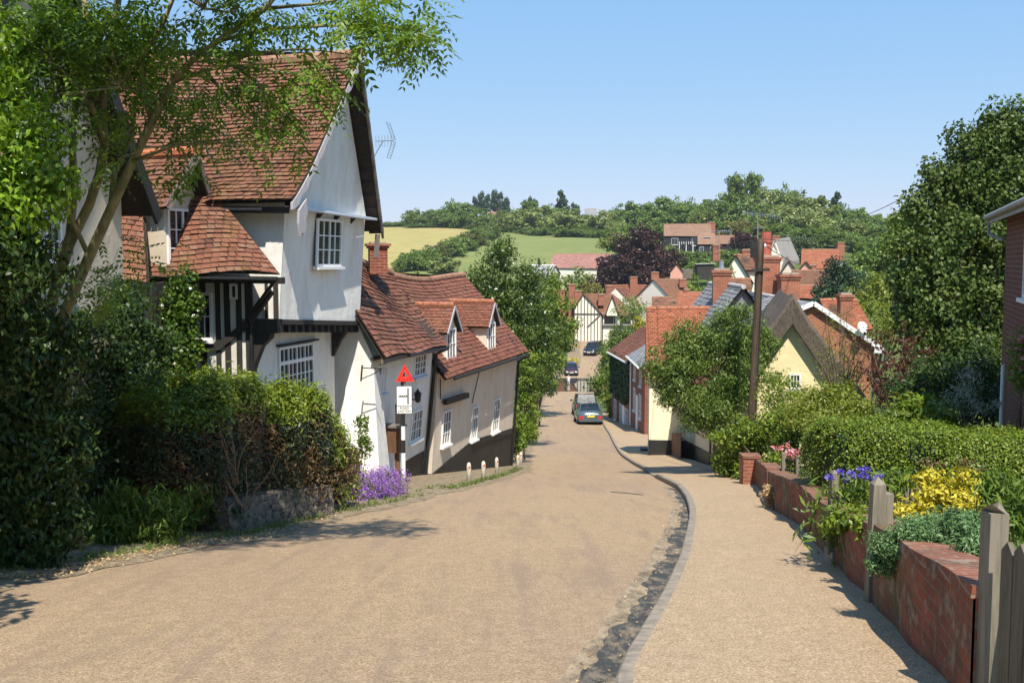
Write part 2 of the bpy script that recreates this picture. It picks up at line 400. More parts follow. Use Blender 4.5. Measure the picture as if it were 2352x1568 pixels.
M['leaf_brown'] = leaf_mat('browned_cypress', [(.09, .045, .02), (.16, .085, .035), (.12, .1, .03), (.22, .14, .06)], .2)
M['leaf_copper'] = leaf_mat('copper_leaf', [(0.0185, 0.0098, 0.01), (0.0416, 0.0176, 0.0154), (0.0693, 0.0294, 0.0216), (0.0462, 0.0343, 0.0154)], .2)
M['leaf_acer'] = leaf_mat('acer_leaf', [(.05, .014, .016), (.11, .025, .022), (.16, .05, .03), (.1, .05, .02)], .3)
M['leaf_pale'] = leaf_mat('pale_far_leaf', [(0.12, 0.164, 0.047), (0.189, 0.243, 0.0679), (0.274, 0.328, 0.0943), (0.411, 0.454, 0.156)], .25)
M['leaf_far'] = leaf_mat('far_leaf', [(0.0661, 0.112, 0.0253), (0.113, 0.181, 0.0346), (0.17, 0.251, 0.0461), (0.236, 0.32, 0.0634)], .25)
M['leaf_silver'] = leaf_mat('silver_leaf', [(.2, .23, .15), (.3, .33, .24), (.4, .42, .33), (.5, .52, .42)], .2)
M['leaf_juniper'] = leaf_mat('juniper_spray', [(0.054, 0.119, 0.038), (0.102, 0.194, 0.0665), (0.156, 0.263, 0.095), (0.228, 0.35, 0.133)], .2)
M['leaf_ivy'] = leaf_mat('ivy_leaf', [(0.0219, 0.0482, 0.00536), (0.0439, 0.0887, 0.00856), (0.088, 0.153, 0.0161), (0.175, 0.241, 0.0428)], .25, .3, .5)
M['leaf_dry'] = leaf_mat('dry_leaf', [(.3, .15, .06), (.45, .3, .14), (.58, .44, .25), (.5, .42, .2)], .3)
M['grass'] = leaf_mat('grass_blade', [(.06, .1, .02), (.1, .16, .03), (.16, .2, .05), (.24, .24, .09)], .3)
M['petal_blue'] = leaf_mat('blue_petal', [(.1, .08, .42), (.17, .12, .55), (.22, .16, .62), (.3, .24, .68)], .3)
M['petal_purple'] = leaf_mat('purple_petal', [(.2, .07, .42), (.32, .12, .55), (.42, .2, .62), (.5, .28, .6)], .3)
M['petal_pink'] = leaf_mat('pink_petal', [(.6, .1, .1), (.7, .25, .25), (.7, .45, .5), (.6, .12, .08)], .3)
M['petal_orange'] = leaf_mat('orange_petal', [(.6, .2, .02), (.75, .3, .02), (.8, .4, .05), (.7, .3, .1)], .3)
# ground
def road_mat():
    k = NM('gravel_dressed_road'); 
    f = k.noise(55, 5, .8); g = k.noise(.35, 5, .65, k.mapped('Object', (1, .35, 1))); h = k.noise(140, 2, .6); p = k.noise(1.3, 4, .6, k.mapped('Object', (1, .5, 1)))
    a = k.ramp(f, [(.34, (0.115, 0.0774, 0.0443)), (.5, (0.382, 0.269, 0.155)), (.64, (0.659, 0.492, 0.311))])
    b = k.mix(k.ramp(h, [(.38, (.7, .7, .7)), (.55, (0, 0, 0))]), a, (0.162, 0.114, 0.0725))
    c = k.mix(k.ramp(g, [(.42, (0, 0, 0)), (.66, (.6, .6, .6))]), b, (0.258, 0.182, 0.128))
    d = k.mix(k.ramp(p, [(.62, (0, 0, 0)), (.75, (.35, .35, .35))]), c, (0.21, 0.151, 0.111))
    q = k.noise(7, 6, .8); d = k.mix(k.ramp(q, [(.36, (.3, .3, .3)), (.5, (0, 0, 0))]), d, (0.21, 0.151, 0.0938)); d = k.mix(k.ramp(q, [(.5, (0, 0, 0)), (.68, (.2, .2, .2))]), d, (0.573, 0.446, 0.307))
    st = k.noise(2.2, 5, .7, k.mapped('Object', (1.6, .12, 1))); d = k.mix(k.ramp(st, [(.5, (0, 0, 0)), (.66, (.5, .5, .5))]), d, (0.22, 0.16, 0.115))
    k.col(d); k.bump(f, .6, .012); return k.set(.92, 0, .2)
M['road'] = road_mat()
def pave_mat():
    k = NM('gravel_dressed_footway')
    f = k.noise(60, 5, .8); g = k.noise(.8, 5, .65); h = k.noise(150, 2, .6)
    a = k.ramp(f, [(.34, (0.134, 0.0911, 0.0528)), (.5, (0.425, 0.305, 0.181)), (.64, (0.726, 0.552, 0.362))])
    b = k.mix(k.ramp(h, [(.38, (.7, .7, .7)), (.55, (0, 0, 0))]), a, (0.181, 0.128, 0.081))
    c = k.mix(k.ramp(g, [(.45, (0, 0, 0)), (.7, (.3, .3, .3))]), b, (0.306, 0.224, 0.154))
    q = k.noise(8, 6, .8); c = k.mix(k.ramp(q, [(.36, (.28, .28, .28)), (.5, (0, 0, 0))]), c, (0.239, 0.168, 0.102)); c = k.mix(k.ramp(q, [(.5, (0, 0, 0)), (.68, (.2, .2, .2))]), c, (0.63, 0.483, 0.333))
    k.col(c); k.bump(f, .6, .012); return k.set(.92, 0, .2)
M['pave'] = pave_mat()
def gutter_mat(name='damp_gutter', lo=.47, hi=.70, brown=False):
    k = NM(name); f = k.noise(5, 7, .8, k.mapped('Object', (1, .45, 1))); g = k.noise(60, 4, .8); h = k.noise(55, 5, .8)
    road = k.ramp(h, [(.3, (.2, .145, .088)), (.5, (.38, .29, .18)), (.7, (.5, .4, .28))])
    wet = k.ramp(g, [(.3, (.05, .036, .02)), (.55, (.13, .095, .058)), (.75, (.24, .18, .12))] if brown else [(.3, (.018, .02, .02)), (.55, (.055, .056, .052)), (.75, (.14, .12, .09))])
    k.col(k.mix(k.ramp(f, [(lo, (0, 0, 0)), (hi, (1, 1, 1))]), wet, road)); k.bump(g, .7, .015); return k.set(.75, 0, .35)
M['gutter'] = gutter_mat()
M['gutter_fringe'] = gutter_mat('gutter_fringe', .36, .58, True)
def dirt_mat(name, stops, s=7.0):
    k = NM(name); f = k.noise(s, 7, .75); g = k.noise(50, 4, .7)
    k.col(k.mix(k.ramp(g, [(.4, (0, 0, 0)), (.75, (.6, .6, .6))]), k.ramp(f, stops), stops[0][1])); k.bump(f, .7, .04); return k.set(.95, 0, .1)
M['verge'] = dirt_mat('gravelly_verge', [(.3, (.09, .08, .045)), (.5, (.26, .2, .13)), (.7, (.46, .38, .27))])
M['soil'] = dirt_mat('garden_ground', [(.3, (.06, .075, .022)), (.5, (.1, .135, .035)), (.7, (.15, .19, .055))], 2.0)
M['yellow_field'] = dirt_mat('ripening_crop', [(.25, (.25, .22, .075)), (.5, (.34, .285, .105)), (.75, (.40, .335, .14))], .12)
M['green_field'] = dirt_mat('meadow_grass', [(.25, (.13, .165, .05)), (.5, (.185, .21, .07)), (.75, (.25, .25, .095))], .1)
# ------------------------------------------------------------------ ground profile
_ky = [-60, -20, 0, 6, 12, 24, 34, 45, 55, 69, 90, 105, 118, 124, 145, 165, 180, 200, 230, 260, 300, 350, 400, 450, 520, 700, 1600]
_kz = [5, 1.2, -1.62, -2.5, -3.45, -5.33, -7.05, -8.75, -10.0, -11.4, -13.25, -14.02, -14.35, -14.3, -13.75, -13.1, -12.0, -9, -3, .5, 5, 9.5, 13.5, 16, 16.5, 12, -10]
_fy = np.arange(-60, 1600, .5); _fz = np.interp(_fy, _ky, _kz)
for _w in (9, 7):
    _pad = np.pad(_fz, _w // 2, mode='edge'); _fz = np.convolve(_pad, np.ones(_w) / _w, mode='valid')
def zr(y): return np.interp(y, _fy, _fz)
def onroad(u, v, off=0.0):
    d = ray(u, v)
    ys = np.arange(2.5, 240, .02); z = d.z / d.y * ys
    k = np.argmax(z <= zr(ys) + off); Y = ys[k]; return V(d.x / d.y * Y, Y, zr(Y))
_L = [(0, 1340), (110, 1330), (287, 1290), (467, 1254), (588, 1236), (660, 1214), (763, 1190), (924, 1156), (974, 1138), (1040, 1128), (1110, 1110), (1165, 1096), (1205, 1082), (1208, 1040), (1225, 1000), (1236, 960), (1241, 925), (1258, 893), (1282, 868), (1296, 857), (1327, 845), (1331, 826), (1328, 800), (1332, 785)]
_R = [(1415, 1568), (1475, 1470), (1525, 1380), (1560, 1300), (1580, 1220), (1583, 1180), (1575, 1150), (1555, 1125), (1510, 1100), (1470, 1075), (1430, 1050), (1415, 1030), (1400, 1000), (1386, 978), (1372, 935), (1362, 892), (1378, 850), (1386, 800)]
_W = [(2099, 1556), (2018, 1456), (1991, 1418), (1895, 1311), (1831, 1229), (1778, 1195), (1736, 1130), (1690, 1110), (1640, 1090), (1575, 1066), (1495, 1044), (1478, 1004), (1450, 985), (1405, 967)]
def _edge(pts, pre, post):
    q = [onroad(*p) for p in pts]; ys = [p.y for p in q]; xs = [p.x for p in q]
    return np.array([pre[1]] + ys + [post[1]]), np.array([pre[0]] + xs + [post[0]])
ly, lx = _edge(_L, (-7.5, -12), (14.0, 200)); ly[0], lx[0] = -12, -5.6
ry, rx = _edge(_R, (0, 0), (17.5, 200)); ry[0], rx[0] = -12, -1.6; ry[-1], rx[-1] = 200, 18; ly[-1], lx[-1] = 200, 14.0
wy, wx = _edge(_W, (0, 0), (0, 0)); wy[0], wx[0] = -12, -.6; wy[-1], wx[-1] = 84, 8.6
def xl(y): return np.interp(y, ly, lx)
def xr(y): return np.interp(y, ry, rx)
def xw(y): return np.where(np.asarray(y) < 84, np.interp(y, wy, wx), xr(y) + .6)
def sm(t, a, b): t = np.clip((t - a) / (b - a), 0, 1); return t * t * (3 - 2 * t)
def corridor_end(y): return 1 - sm(y, 176, 184)
def G(x, y, cut=False):
    x = np.asarray(x, float); y = np.asarray(y, float); z = zr(y)
    dl = xl(y) - x; dr = x - xw(y)
    z = z + .35 * sm(dl, .6, 3.5) * (1 - sm(y, 20, 22))
    z = z + .55 * sm(dr, .02, .25) * (1 - sm(y, 20.5, 21.5)) * sm(y, 4.2, 4.4)
    z = z + 2.6 * sm(x - xw(y), 4, 20) * sm(y, 25, 45) * (1 - sm(y, 100, 150))
    z = z + 1.5 * sm(dl, 6, 25) * (1 - sm(y, 90, 150))
    z = z + 6.0 * sm(x, 6, 38) * sm(y, 140, 200) * (1 - .92 * sm(y, 222, 345))
    z = z - 5 * sm(-x, 60, 260) * sm(y, 200, 400) - 5 * sm(x, 70, 300) * sm(y, 260, 420)
    z = z + .25 * np.sin(x * .21 + y * .13) * sm(np.minimum(np.abs(dl), np.abs(dr)), 3, 12) * sm(y, 10, 60)
    if cut:
        inside = (dl < .9) & (dr < .35) & (y < 182)
        z = np.where(inside, zr(y) - .45, z)
    return z
def gz(x, y): return float(G(x, y))
def ground():
    xs = [-12 + .4 * i for i in range(68)]; s = .5
    while xs[-1] < 420: xs.append(xs[-1] + s); s *= 1.13
    s = .5; left = []; x = -12
    while x > -420: x -= s; left.append(x); s *= 1.13
    xs = np.array(left[::-1] + xs)
    ys = [-14.0]
    while ys[-1] < 1500: y = ys[-1]; ys.append(y + (.5 if y < 40 else 1.2 if y < 120 else 3 if y < 480 else 40))
    ys = np.array(ys); X, Y = np.meshgrid(xs, ys); Z = G(X, Y, True)
    nx, ny = len(xs), len(ys); co = np.stack([X, Y, Z], -1).reshape(-1, 3)
    hl = lambda y: np.interp(y, [225, 250, 300, 350, 400, 430], [-26, -24, -16, -9, -7, -6])   # hedgerow line between the fields
    groups = {'ground': [], 'yellow_field': [], 'green_field': []}
    for j in range(ny - 1):
        for i in range(nx - 1):
            xc, yc = (xs[i] + xs[i + 1]) / 2, (ys[j] + ys[j + 1]) / 2
            k = j * nx + i; f = (k, k + 1, k + nx + 1, k + nx)
            g = 'ground'
            if 226 < yc < 520 and xc < 26 + (yc - 226) * .12: g = 'yellow_field' if xc < hl(yc) else 'green_field'
            groups[g].append(f)
    for name, fs in groups.items():
        used = np.unique(np.array(fs).ravel()); mp = -np.ones(len(co), int); mp[used] = np.arange(len(used))
        me = bpy.data.meshes.new(name); me.from_pydata(co[used].tolist(), [], [tuple(int(mp[q]) for q in f) for f in fs])
        me.polygons.foreach_set('use_smooth', np.ones(len(fs), dtype=bool))
        me.materials.append(M['soil' if name == 'ground' else name]); tag(link(name, me), kind='structure')
ground()
def strip(name, mat, fa, fb, y0, y1, dy, za, zb, n=6, kind='structure'):
    """sheet between two edge functions of y; za, zb heights over the road profile"""
    mb = MB(); ys = np.arange(y0, y1 + 1e-6, dy); vs = []; fs = []
    for y in ys:
        a, b = float(fa(y)), float(fb(y))
        for i in range(n + 1):
            t = i / n; h = za(y) * (1 - t) + zb(y) * t
            vs.append((a + (b - a) * t, y, float(zr(y)) + h + (.03 * math.sin(math.pi * t) if name == 'road' else 0)))
    for j in range(len(ys) - 1):
        for i in range(n): k = j * (n + 1) + i; fs.append((k, k + 1, k + n + 2, k + n + 1))
    mb.mesh_part(vs, fs); return tag(mb.build(name, mat, smooth=True), kind=kind)
c0 = lambda h: (lambda y: h)
strip('road', M['road'], lambda y: xl(y) - .15, lambda y: xr(y) + .02, -11, 181, .5, c0(0), c0(0), 8)
KH = lambda y: .11 * (1 - .75 * float(sm(y, 25.2, 26.2) * (1 - sm(y, 28, 29)))) * float(1 - sm(y, 78, 84)) + .012
strip('gutter', M['gutter'], lambda y: xr(y) - .10 - .12 * (1 - sm(y, 9, 18)) - .03 * math.sin(y * 2.1) - .025 * math.sin(y * 5.7) - .03 * math.sin(y * 13.1) * math.sin(y * 3.3), lambda y: xr(y) - .0, -8, 21.5, .06, c0(.014), c0(.018), 3)
strip('gutter_fringe', M['gutter_fringe'], lambda y: xr(y) - .26 - .26 * (1 - sm(y, 9, 18)) - .04 * math.sin(y * 1.7) - .05 * math.sin(y * 4.3) * math.sin(y * 1.1), lambda y: xr(y) - .0, -8, 22.5, .08, c0(.005), c0(.008), 3)
def kerb():
    mb = MB(); y = -6.0
    while y < 84:
        L = 1.8 if y < 30 else 3.6; y1 = y + L; n = 3; g = .008 if y < 30 else .004; dz = random.uniform(-.006, .006); dx = random.uniform(-.006, .006)
        ys = np.linspace(y + g, y1 - g, n + 1); vs = []
        for q in ys:
            a = float(xr(q)) + dx; z = float(zr(q)); h = KH(q) + dz
            vs += [(a, q, z - .06), (a, q, z + h - .018), (a + .018, q, z + h), (a + .105, q, z + h), (a + .105, q, z - .06)]
        fs = [(i * 5 + k, (i + 1) * 5 + k, (i + 1) * 5 + k + 1, i * 5 + k + 1)[::-1] for i in range(n) for k in range(4)] + [(0, 1, 2, 3, 4), tuple(n * 5 + k for k in (4, 3, 2, 1, 0))]
        mb.mesh_part(vs, fs); y = y1
    tag(mb.build('kerb', M['kerb']), kind='structure')
kerb()
strip('pavement', M['pave'], lambda y: xr(y) + .10, lambda y: xw(y) + .3, -8, 84, .5, lambda y: KH(y) - .004, lambda y: KH(y) + .03, 5)
def verge():
    mb = MB(); vs = []; fs = []; ys = np.arange(-6, 182, .25); n = 7
    for y in ys:
        a = float(xl(y)); wd = 1.9 + 1.6 * float(sm(y, 19, 21) * (1 - sm(y, 34.5, 36))); w = .06 * math.sin(y * 3.1) + .05 * math.sin(y * 7.3 + 1) + .04 * math.sin(y * 1.1)
        for i in range(n + 1):
            t = i / n; x = a + .22 + w - t * (wd + w); g = float(G(x, y))
            vs.append((x, y, float(zr(y)) + .012 + .05 * t if t < .3 else max(g, float(zr(y))) + .03))
    for j in range(len(ys) - 1):
        for i in range(n): k = j * (n + 1) + i; fs.append((k + 1, k, k + n + 1, k + n + 2))
    mb.mesh_part(vs, fs); tag(mb.build('verge', M['verge'], smooth=True), kind='structure')
verge()
# the ford: shallow water lying across the dip of the road
def ford():
    k = NM('ford_water'); k.col((.035, .03, .022)); k.set(.03, 0, .5); k.b.inputs['IOR'].default_value = 1.33
    k.bump(k.noise(2.5, 3, .6, k.mapped('Object', (1, .35, 1))), .05, .02)
    mb = MB(); zt = -14.19; ys = np.arange(107.5, 121, .5); vs = []; fs = []
    zt = float(zr(107.6)) + .02
    for y in ys:
        a = float(xl(y)) - 9; b = float(xr(y)) + 2.5
        for i in range(9): vs.append((a + (b - a) * i / 8, y, zt))
    for j in range(len(ys) - 1):
        for i in range(8): q = j * 9 + i; fs.append((q, q + 1, q + 10, q + 9))
    mb.mesh_part(vs, fs); tag(mb.build('ford_water', k.m), kind='structure')
    return zt
# worn patches in the surface, laid over the road
def patch(name, mat, pts, h):
    mb = MB(); q = [onroad(u, v) for u, v in pts]
    c = sum(q, V(0, 0, 0)) / len(q); n = len(q)
    vs = [(p.x, p.y, float(zr(p.y)) + .03 * math.sin(math.pi * min(1, max(0, (p.x - float(xl(p.y))) / max(.1, float(xr(p.y) - xl(p.y)))))) + h) for p in q]
    mb.mesh_part(vs, [tuple(range(n))]); tag(mb.build(name, mat), kind='structure')
FORD_Z = ford()
# ------------------------------------------------------------------ facade helpers
UP = V(0, 0, 1)
class Plane:
    """facade: origin o, horizontal unit e, unit up (may lean), outward n"""
    def __init__(self, o, e, up=UP):
        self.o = Vector(o); self.e = Vector(e).normalized(); self.up = Vector(up).normalized()
        self.n = self.e.cross(self.up).normalized()
        if self.n.dot(-self.o) < 0: self.n = -self.n
    def pick(self, u, v):
        d = ray(u, v); k = self.o.dot(self.n) / d.dot(self.n); p = d * k - self.o
        return p.dot(self.e), p.dot(self.up)
    def at(self, s, t, h=0.0): return self.o + self.e * s + self.up * t + self.n * h
    def px(self, u, v, h=0.0):
        s, t = self.pick(u, v); return self.at(s, t, h)
def window(par, pl, s, t, w, h, cols=2, rows=3, frame='white', sill=True, bar=.022, fw=.05, mull=None, sillm=None, transom=None, open_=None):
    """a glazed window on facade pl with lower left corner (s, t): frame with bars > pane, sill"""
    f = MB(); a = pl.at
    def bx(s0, t0, s1, t1, h0, h1): f.obox(a(s0, t0, h0), pl.e * (s1 - s0), pl.up * (t1 - t0), pl.n * (h1 - h0), 0)
    bx(s, t, s + fw, t + h, .0, .045); bx(s + w - fw, t, s + w, t + h, .0, .045)
    bx(s + fw, t, s + w - fw, t + fw, .0, .044); bx(s + fw, t + h - fw, s + w - fw, t + h, .0, .044)
    iw, ih = w - 2 * fw, h - 2 * fw
    for i in range(1, cols):
        b = bar * 1.9 if mull and i % mull == 0 else bar
        x = s + fw + iw * i / cols; bx(x - b / 2, t + fw, x + b / 2, t + h - fw, .008, .034 if b == bar else .041)
    for j in range(1, rows):
        b = .075 if transom == j else bar
        y = t + fw + ih * j / rows; bx(s + fw, y - b / 2, s + w - fw, y + b / 2, .009, .031 if b == bar else .046)
    o = f.build('window', M[frame], par)
    g = MB(); g.obox(a(s + .01, t + .01, -.03), pl.e * (w - .02), pl.up * (h - .02), pl.n * .036); g.build('pane', M['glass'], o)
    if sill:
        q = MB(); q.obox(a(s - .05, t - .06, -.02), pl.e * (w + .1), pl.up * .055, pl.n * .13); q.build('sill', M[sillm or frame], o)
    return o
def pxwin(par, pl, u0, v0, u1, v1, *a, **k):
    """window whose lower left / upper right corners are seen at (u0,v1) and (u1,v0)"""
    s0, t0 = pl.pick(u0, v1); s1, t1 = pl.pick(u1, v0)
    if s1 < s0: s0, s1 = s1, s0
    return window(par, pl, s0, t0, s1 - s0, t1 - t0, *a, **k)
def wavy(amp, fx=2.1, fy=1.7, ph=0.0, edge=False):
    def f(s, t):
        return V(0, 0, amp * (math.sin(fx * s * 3 + ph) * math.cos(fy * t * 3 + ph * .7) + .5 * math.sin(7 * s + 4 * t + ph)))
    return f
def ridge_run(mb, p, q, r=.11, seg=.38, m=0, sag=None):
    p, q = Vector(p), Vector(q); n = max(2, int((q - p).length / seg))
    for i in range(n):
        a = p.lerp(q, i / n); b = p.lerp(q, (i + .96) / n)
        if sag: a = a + sag(i / n, 1); b = b + sag((i + .96) / n, 1)
        mb.tube([a - V(0, 0, r * .45), b - V(0, 0, r * .45)], [r, r * 1.05], 8, m)
def solid_walls(mb, quads, thick=0):
    for q in quads: mb.face(q)
def gutter_run(mb, p, q, r=.05, m=0):
    mb.tube([p, q], [r, r], 7, m)
def chimney(par, c, w, d, z0, z1, rz=0, pots=1, mat='brick_chim', potm='ridge', cap=.12, bands=1):
    """brick stack > pot"""
    m = MB(); c = Vector(c); H = z1 - z0
    m.box((c.x, c.y, z0), (w, d, H - .30 if H > .8 else H * .8), 0, rz)
    zz = z1 - (.30 if H > .8 else H * .2); hb = (z1 - zz)
    m.box((c.x, c.y, zz), (w + .08, d + .08, hb * .36), 0, rz); m.box((c.x, c.y, zz + hb * .36), (w + .16, d + .16, hb * .36), 0, rz)
    m.box((c.x, c.y, zz + hb * .72), (w * .9, d * .9, hb * .28), 1, rz)
    o = m.build('chimney', [M[mat], M['concrete']], par)
    for i in range(pots):
        off = (i - (pots - 1) / 2) * w * .42
        p = MB(); p.lathe([(.10, 0), (.125, .02), (.115, .06), (.095, .3), (.12, .34), (.12, .37), (.085, .37)], (c.x + off * math.cos(rz), c.y + off * math.sin(rz), z1 - .01), 10)
        p.build('chimney_pot', M[potm], o)
    return o

M['grey_barge'] = wood_mat('grey_white_barge', (.42, .40, .42), .7)
# ================================================================== 1. the jettied gabled house
def jettied_house():
    C = V(-4.45, 19.0, 0); d = V(.275, .9615, 0).normalized(); n = V(d.y, -d.x, 0)
    L = lambda a, b, z: C + d * a - n * b + V(0, 0, z)
    zb = gz(-4.4, 20) - .6
    H = thing('timber_framed_house', 'tall white plastered house with an overhanging jettied gable and a steep old tile roof', 'house', L(1.8, 2, gz(-4.4, 20)))
    W = 3.64; zj0, zj1 = -1.09, -1.33; ze = 1.12
    # upper storey, jettied over the street; a soft bulge in the old plaster
    m = MB()
    def street(s, t):
        a = s * W; z0 = zj0 + (zj1 - zj0) * s; z = z0 + (ze - .06 - z0) * t
        return L(a, -.17 * t + .05 * math.sin(3.1 * t) * math.sin(2.6 * s + .4), z)
    m.grid(street, 14, 12)
    m.grid(lambda s, t: L(0, (1 - s) * 6.5 - (.17 * t + 0) * s, (zj0 - .0) + (ze + .0 - zj0) * t), 12, 6)
    m.face([L(W, -.1, ze), L(W, 6.5, ze), L(W, 6.5, zj1), L(W, 0, zj1)])
    m.face([L(0, 0, zj0), L(W, 0, zj1), L(W, 6.5, zj1), L(0, 6.5, zj0)])
    m.build('upper_wall', M['white_plaster'], H, smooth=False)
    # gable triangle leaning out over the wall below
    ap = L(1.86, -.50, 4.02); m = MB()
    g0, g1 = L(.06, -.24, 1.06), L(3.52, -.24, 1.0)
    def gab(s, t): return g0.lerp(g1, s).lerp(ap, t)
    m.grid(gab, 10, 10); m.face([L(.06, .3, 1.06), L(3.52, .3, 1.0), g1, g0]); m.build('gable', M['white_plaster'], H)
    m = MB(); p0, p1 = L(-.02, -.24, 1.0), L(3.7, -.24, .93)
    m.obox(p0, p1 - p0, n * .2, V(0, 0, .05)); m.build('pentice_board', M['bluewhite'], H)
    for a in (.6, 1.3, 2.1, 2.9):
        m = MB(); m.prism([L(a, -.11, .98), L(a, -.3, .98), L(a, -.11, .8)], d * .06); m.build('bracket', M['timber'], H)
    # ground floor, set back under the jetty
    gb = .50; m = MB(); a0 = -.35; W2 = 3.35
    m.face([L(a0, gb, zb), L(W2, gb, zb - .4), L(W2, gb, zj1 - .1), L(a0, gb, zj0 - .1)])
    m.face([L(W2, gb, zb - .4), L(W2, 6.5, zb - .4), L(W2, 6.5, zj1), L(W2, gb, zj1 - .1)])
    m.face([L(a0 + .35, 6.5, zb), L(a0 + .35, gb, zb), L(a0 + .35, gb, zj0 + .1), L(a0 + .35, 6.5, zj0 + .1)])
    m.face([L(W2, 6.5, ze), L(a0, 6.5, ze), L(a0, 6.5, zb), L(W2, 6.5, zb)])
    m.build('ground_floor_wall', M['white_plaster'], H)
    # jetty beams
    m = MB(); m.beam(L(-.05, .03, zj0 - .05), L(W + .02, .03, zj1 - .05), .16, .09); m.build('jetty_plate', M['timber'], H)
    for i in range(13):
        a = .12 + i * (W - .24) / 12; z = zj0 + (zj1 - zj0) * a / W
        m = MB(); m.obox(L(a - .055, -.0, z - .25), d * .11, -n * .62, V(0, 0, .15)); m.build('joist', M['timber'], H)
    m = MB()    # curved corner bracket
    pts = [(gb - .02, zj0 - .22), (.0, zj0 - .22), (.02, zj0 - .34), (.2, zj0 - .5), (.36, zj0 - .85), (gb - .02, zj0 - 1.25)]
    m.prism([L(-.33, b, z) for b, z in pts], d * .16); m.obox(L(-.35, gb + .1, zj0 - .24), d * .2, n * .75, V(0, 0, .26)); m.build('jetty_bracket', M['timber'], H)
    m = MB(); m.prism([L(3.2, b, z - .22) for b, z in pts[:1] + [(.15, zj0 - .25), (.3, zj0 - .45), (gb - .02, zj0 - .8)]], d * .14); m.build('jetty_bracket', M['timber'], H)
    # main roof, two slopes with a sagging ridge
    rz_ = lambda b: 4.2 - .04 * math.sin(max(0, min(1, (b + .9) / 4)) * math.pi) + .5 * max(0, (b - 2.4) / 3.6) ** 1.6
    NB = 6; b_r, b_l = -.93, 6.2
    e0, e1 = L(-.32, -.56, 1.06), L(-.32, 6.2, 1.14); r0, r1 = L(1.86, b_r, rz_(b_r)), L(1.86, b_l, rz_(b_l))
    def sagf(s, t):
        b = b_r + (b_l - b_r) * s; lin = rz_(b_r) + (rz_(b_l) - rz_(b_r)) * s
        kick = .10 * max(0, (.3 - t) / .3) ** 2 * (1 - float(sm(b, .8, 1.2)))      # sprocketed eave
        return V(0, 0, (rz_(b) - lin) * t + .045 * math.sin(5 * s + 1) * math.sin(3 * t + .5) + kick * .6) - d * kick * 1.2
    m = MB(); m.tiles(e0, e1, r0, r1, .105, .165, .034, sagf)
    q0, q1 = L(W + .34, -.46, .72), L(W + .34, 6.2, .8)
    m.tiles(q1, q0, r1, r0, .125, .18, .026, None)
    roof = m.build('roof', [M['tile_lichen'], M['under']], H)
    m = MB(); ridge_run(m, r0 + d * 0 + V(0, 0, .06), r1 + V(0, 0, .06), .12, .4, 0, lambda s, t: sagf(s, 1)); m.build('ridge_tile', M['ridge_old'], roof)
    # rafters and underside shown at the far verge
    for i in range(13):
        t = (i + .5) / 13; a = r0.lerp(q0, t) - V(0, 0, .12); m = MB()
        m.obox(a + n * -.34, n * .32, d * .09, V(0, 0, -.09)); m.build('rafter_end', M['timber'], roof)
    # bargeboards with scalloped lower edges
    def barge(p, q, name, depth, mat, scal):
        p, q = Vector(p), Vector(q); dv = (q - p); k = MB(); N = 44; top = []; bot = []
        for i in range(N + 1):
            t = i / N; c = p + dv * t; sc = depth * (1 + scal * abs(math.sin(t * math.pi * 9)))
            k0 = .10 * max(0, (.3 - t) / .3) ** 2
            c = c + (V(0, 0, k0 * .6) - d * k0 * 1.2 if name == 'f' else V(0, 0, 0))
            top.append(c); bot.append(c - V(0, 0, sc))
        for i in range(N): k.prism([top[i], top[i + 1], bot[i + 1], bot[i]], -n * .05)
        return k.build('bargeboard', M[mat], roof)
    barge(e0 + n * .01 - V(0, 0, .03), r0 + n * .01 - V(0, 0, .03), 'f', .13, 'grey_barge', .55)
    barge(q0 + n * .01 - V(0, 0, .03), r0 + n * .01 - V(0, 0, .03), 'b', .16, 'timber_grey', .5)
    f = MB(); c = e0 + V(0, 0, -.1) + d * .06    # carved foot of the near bargeboard
    prof = [(0, .05), (.30, .28), (.34, .02), (.24, -.12), (.27, -.24), (.16, -.40), (.10, -.36), (.03, -.43), (-.02, -.2)]
    f.prism([c + d * x + V(0, 0, z - .05) for x, z in prof], n * .05); f.build('carved_foot', M['grey_barge'], roof)
    m = MB(); m.beam(q0 + V(0, 0, -.1) - n * .1 - d * .1, q0 + V(0, 0, -.62) - n * .12 - d * .16, .07, .09); m.build('bargeboard_foot', M['timber_grey'], roof)
    # eaves board and gutter
    m = MB(); m.beam(L(-.28, -.4, .96), L(-.28, 1.4, 1.0), .05, .12); m.build('eaves_board', M['timber'], roof)
    m = MB(); gutter_run(m, L(-.36, .1, .97), L(-.36, 1.5, .99), .045); m.build('gutter', M['iron'], roof)
    # skirt roof that runs down over the framed wall
    t0, t1 = L(-.27, 1.05, 1.19), L(-.27, 6.2, 1.22); s0, s1 = L(-.98, -.60, -.24), L(-.98, 6.0, -.16)
    m = MB(); m.tiles(s0, s1, t0, t1, .115, .17, .03, lambda s, t: V(0, 0, .05 * math.sin(8 * s + 1) * (1 - t) + .03 * math.sin(14 * s)) - d * (.08 * (1 - t) ** 2))
    lr = m.build('skirt_roof', [M['tile_lichen'], M['under']], H)
    m = MB(); m.beam(L(-.62, -.45, -.34), L(-.62, 4.4, -.3), .12, .12); m.build('wall_plate', M['timber'], lr)
    m = MB(); gutter_run(m, L(-1.02, -.55, -.31), L(-1.02, 2.2, -.28), .05); gutter_run(m, L(-1.0, -.5, -.32), L(-.42, .35, -.95), .035); gutter_run(m, L(-.42, .35, -.95), L(-.42, .42, zb), .035); m.build('gutter', M['iron'], lr)
    m = MB(); m.obox(L(-.3, 1.35, 1.14), d * .1, n * .32, V(0, 0, .03)); m.build('lead_apron', M['lead'], lr)
    # close-studded timber wall
    a = -.35; pl = Plane(L(a, gb, 0), -n); m = MB()
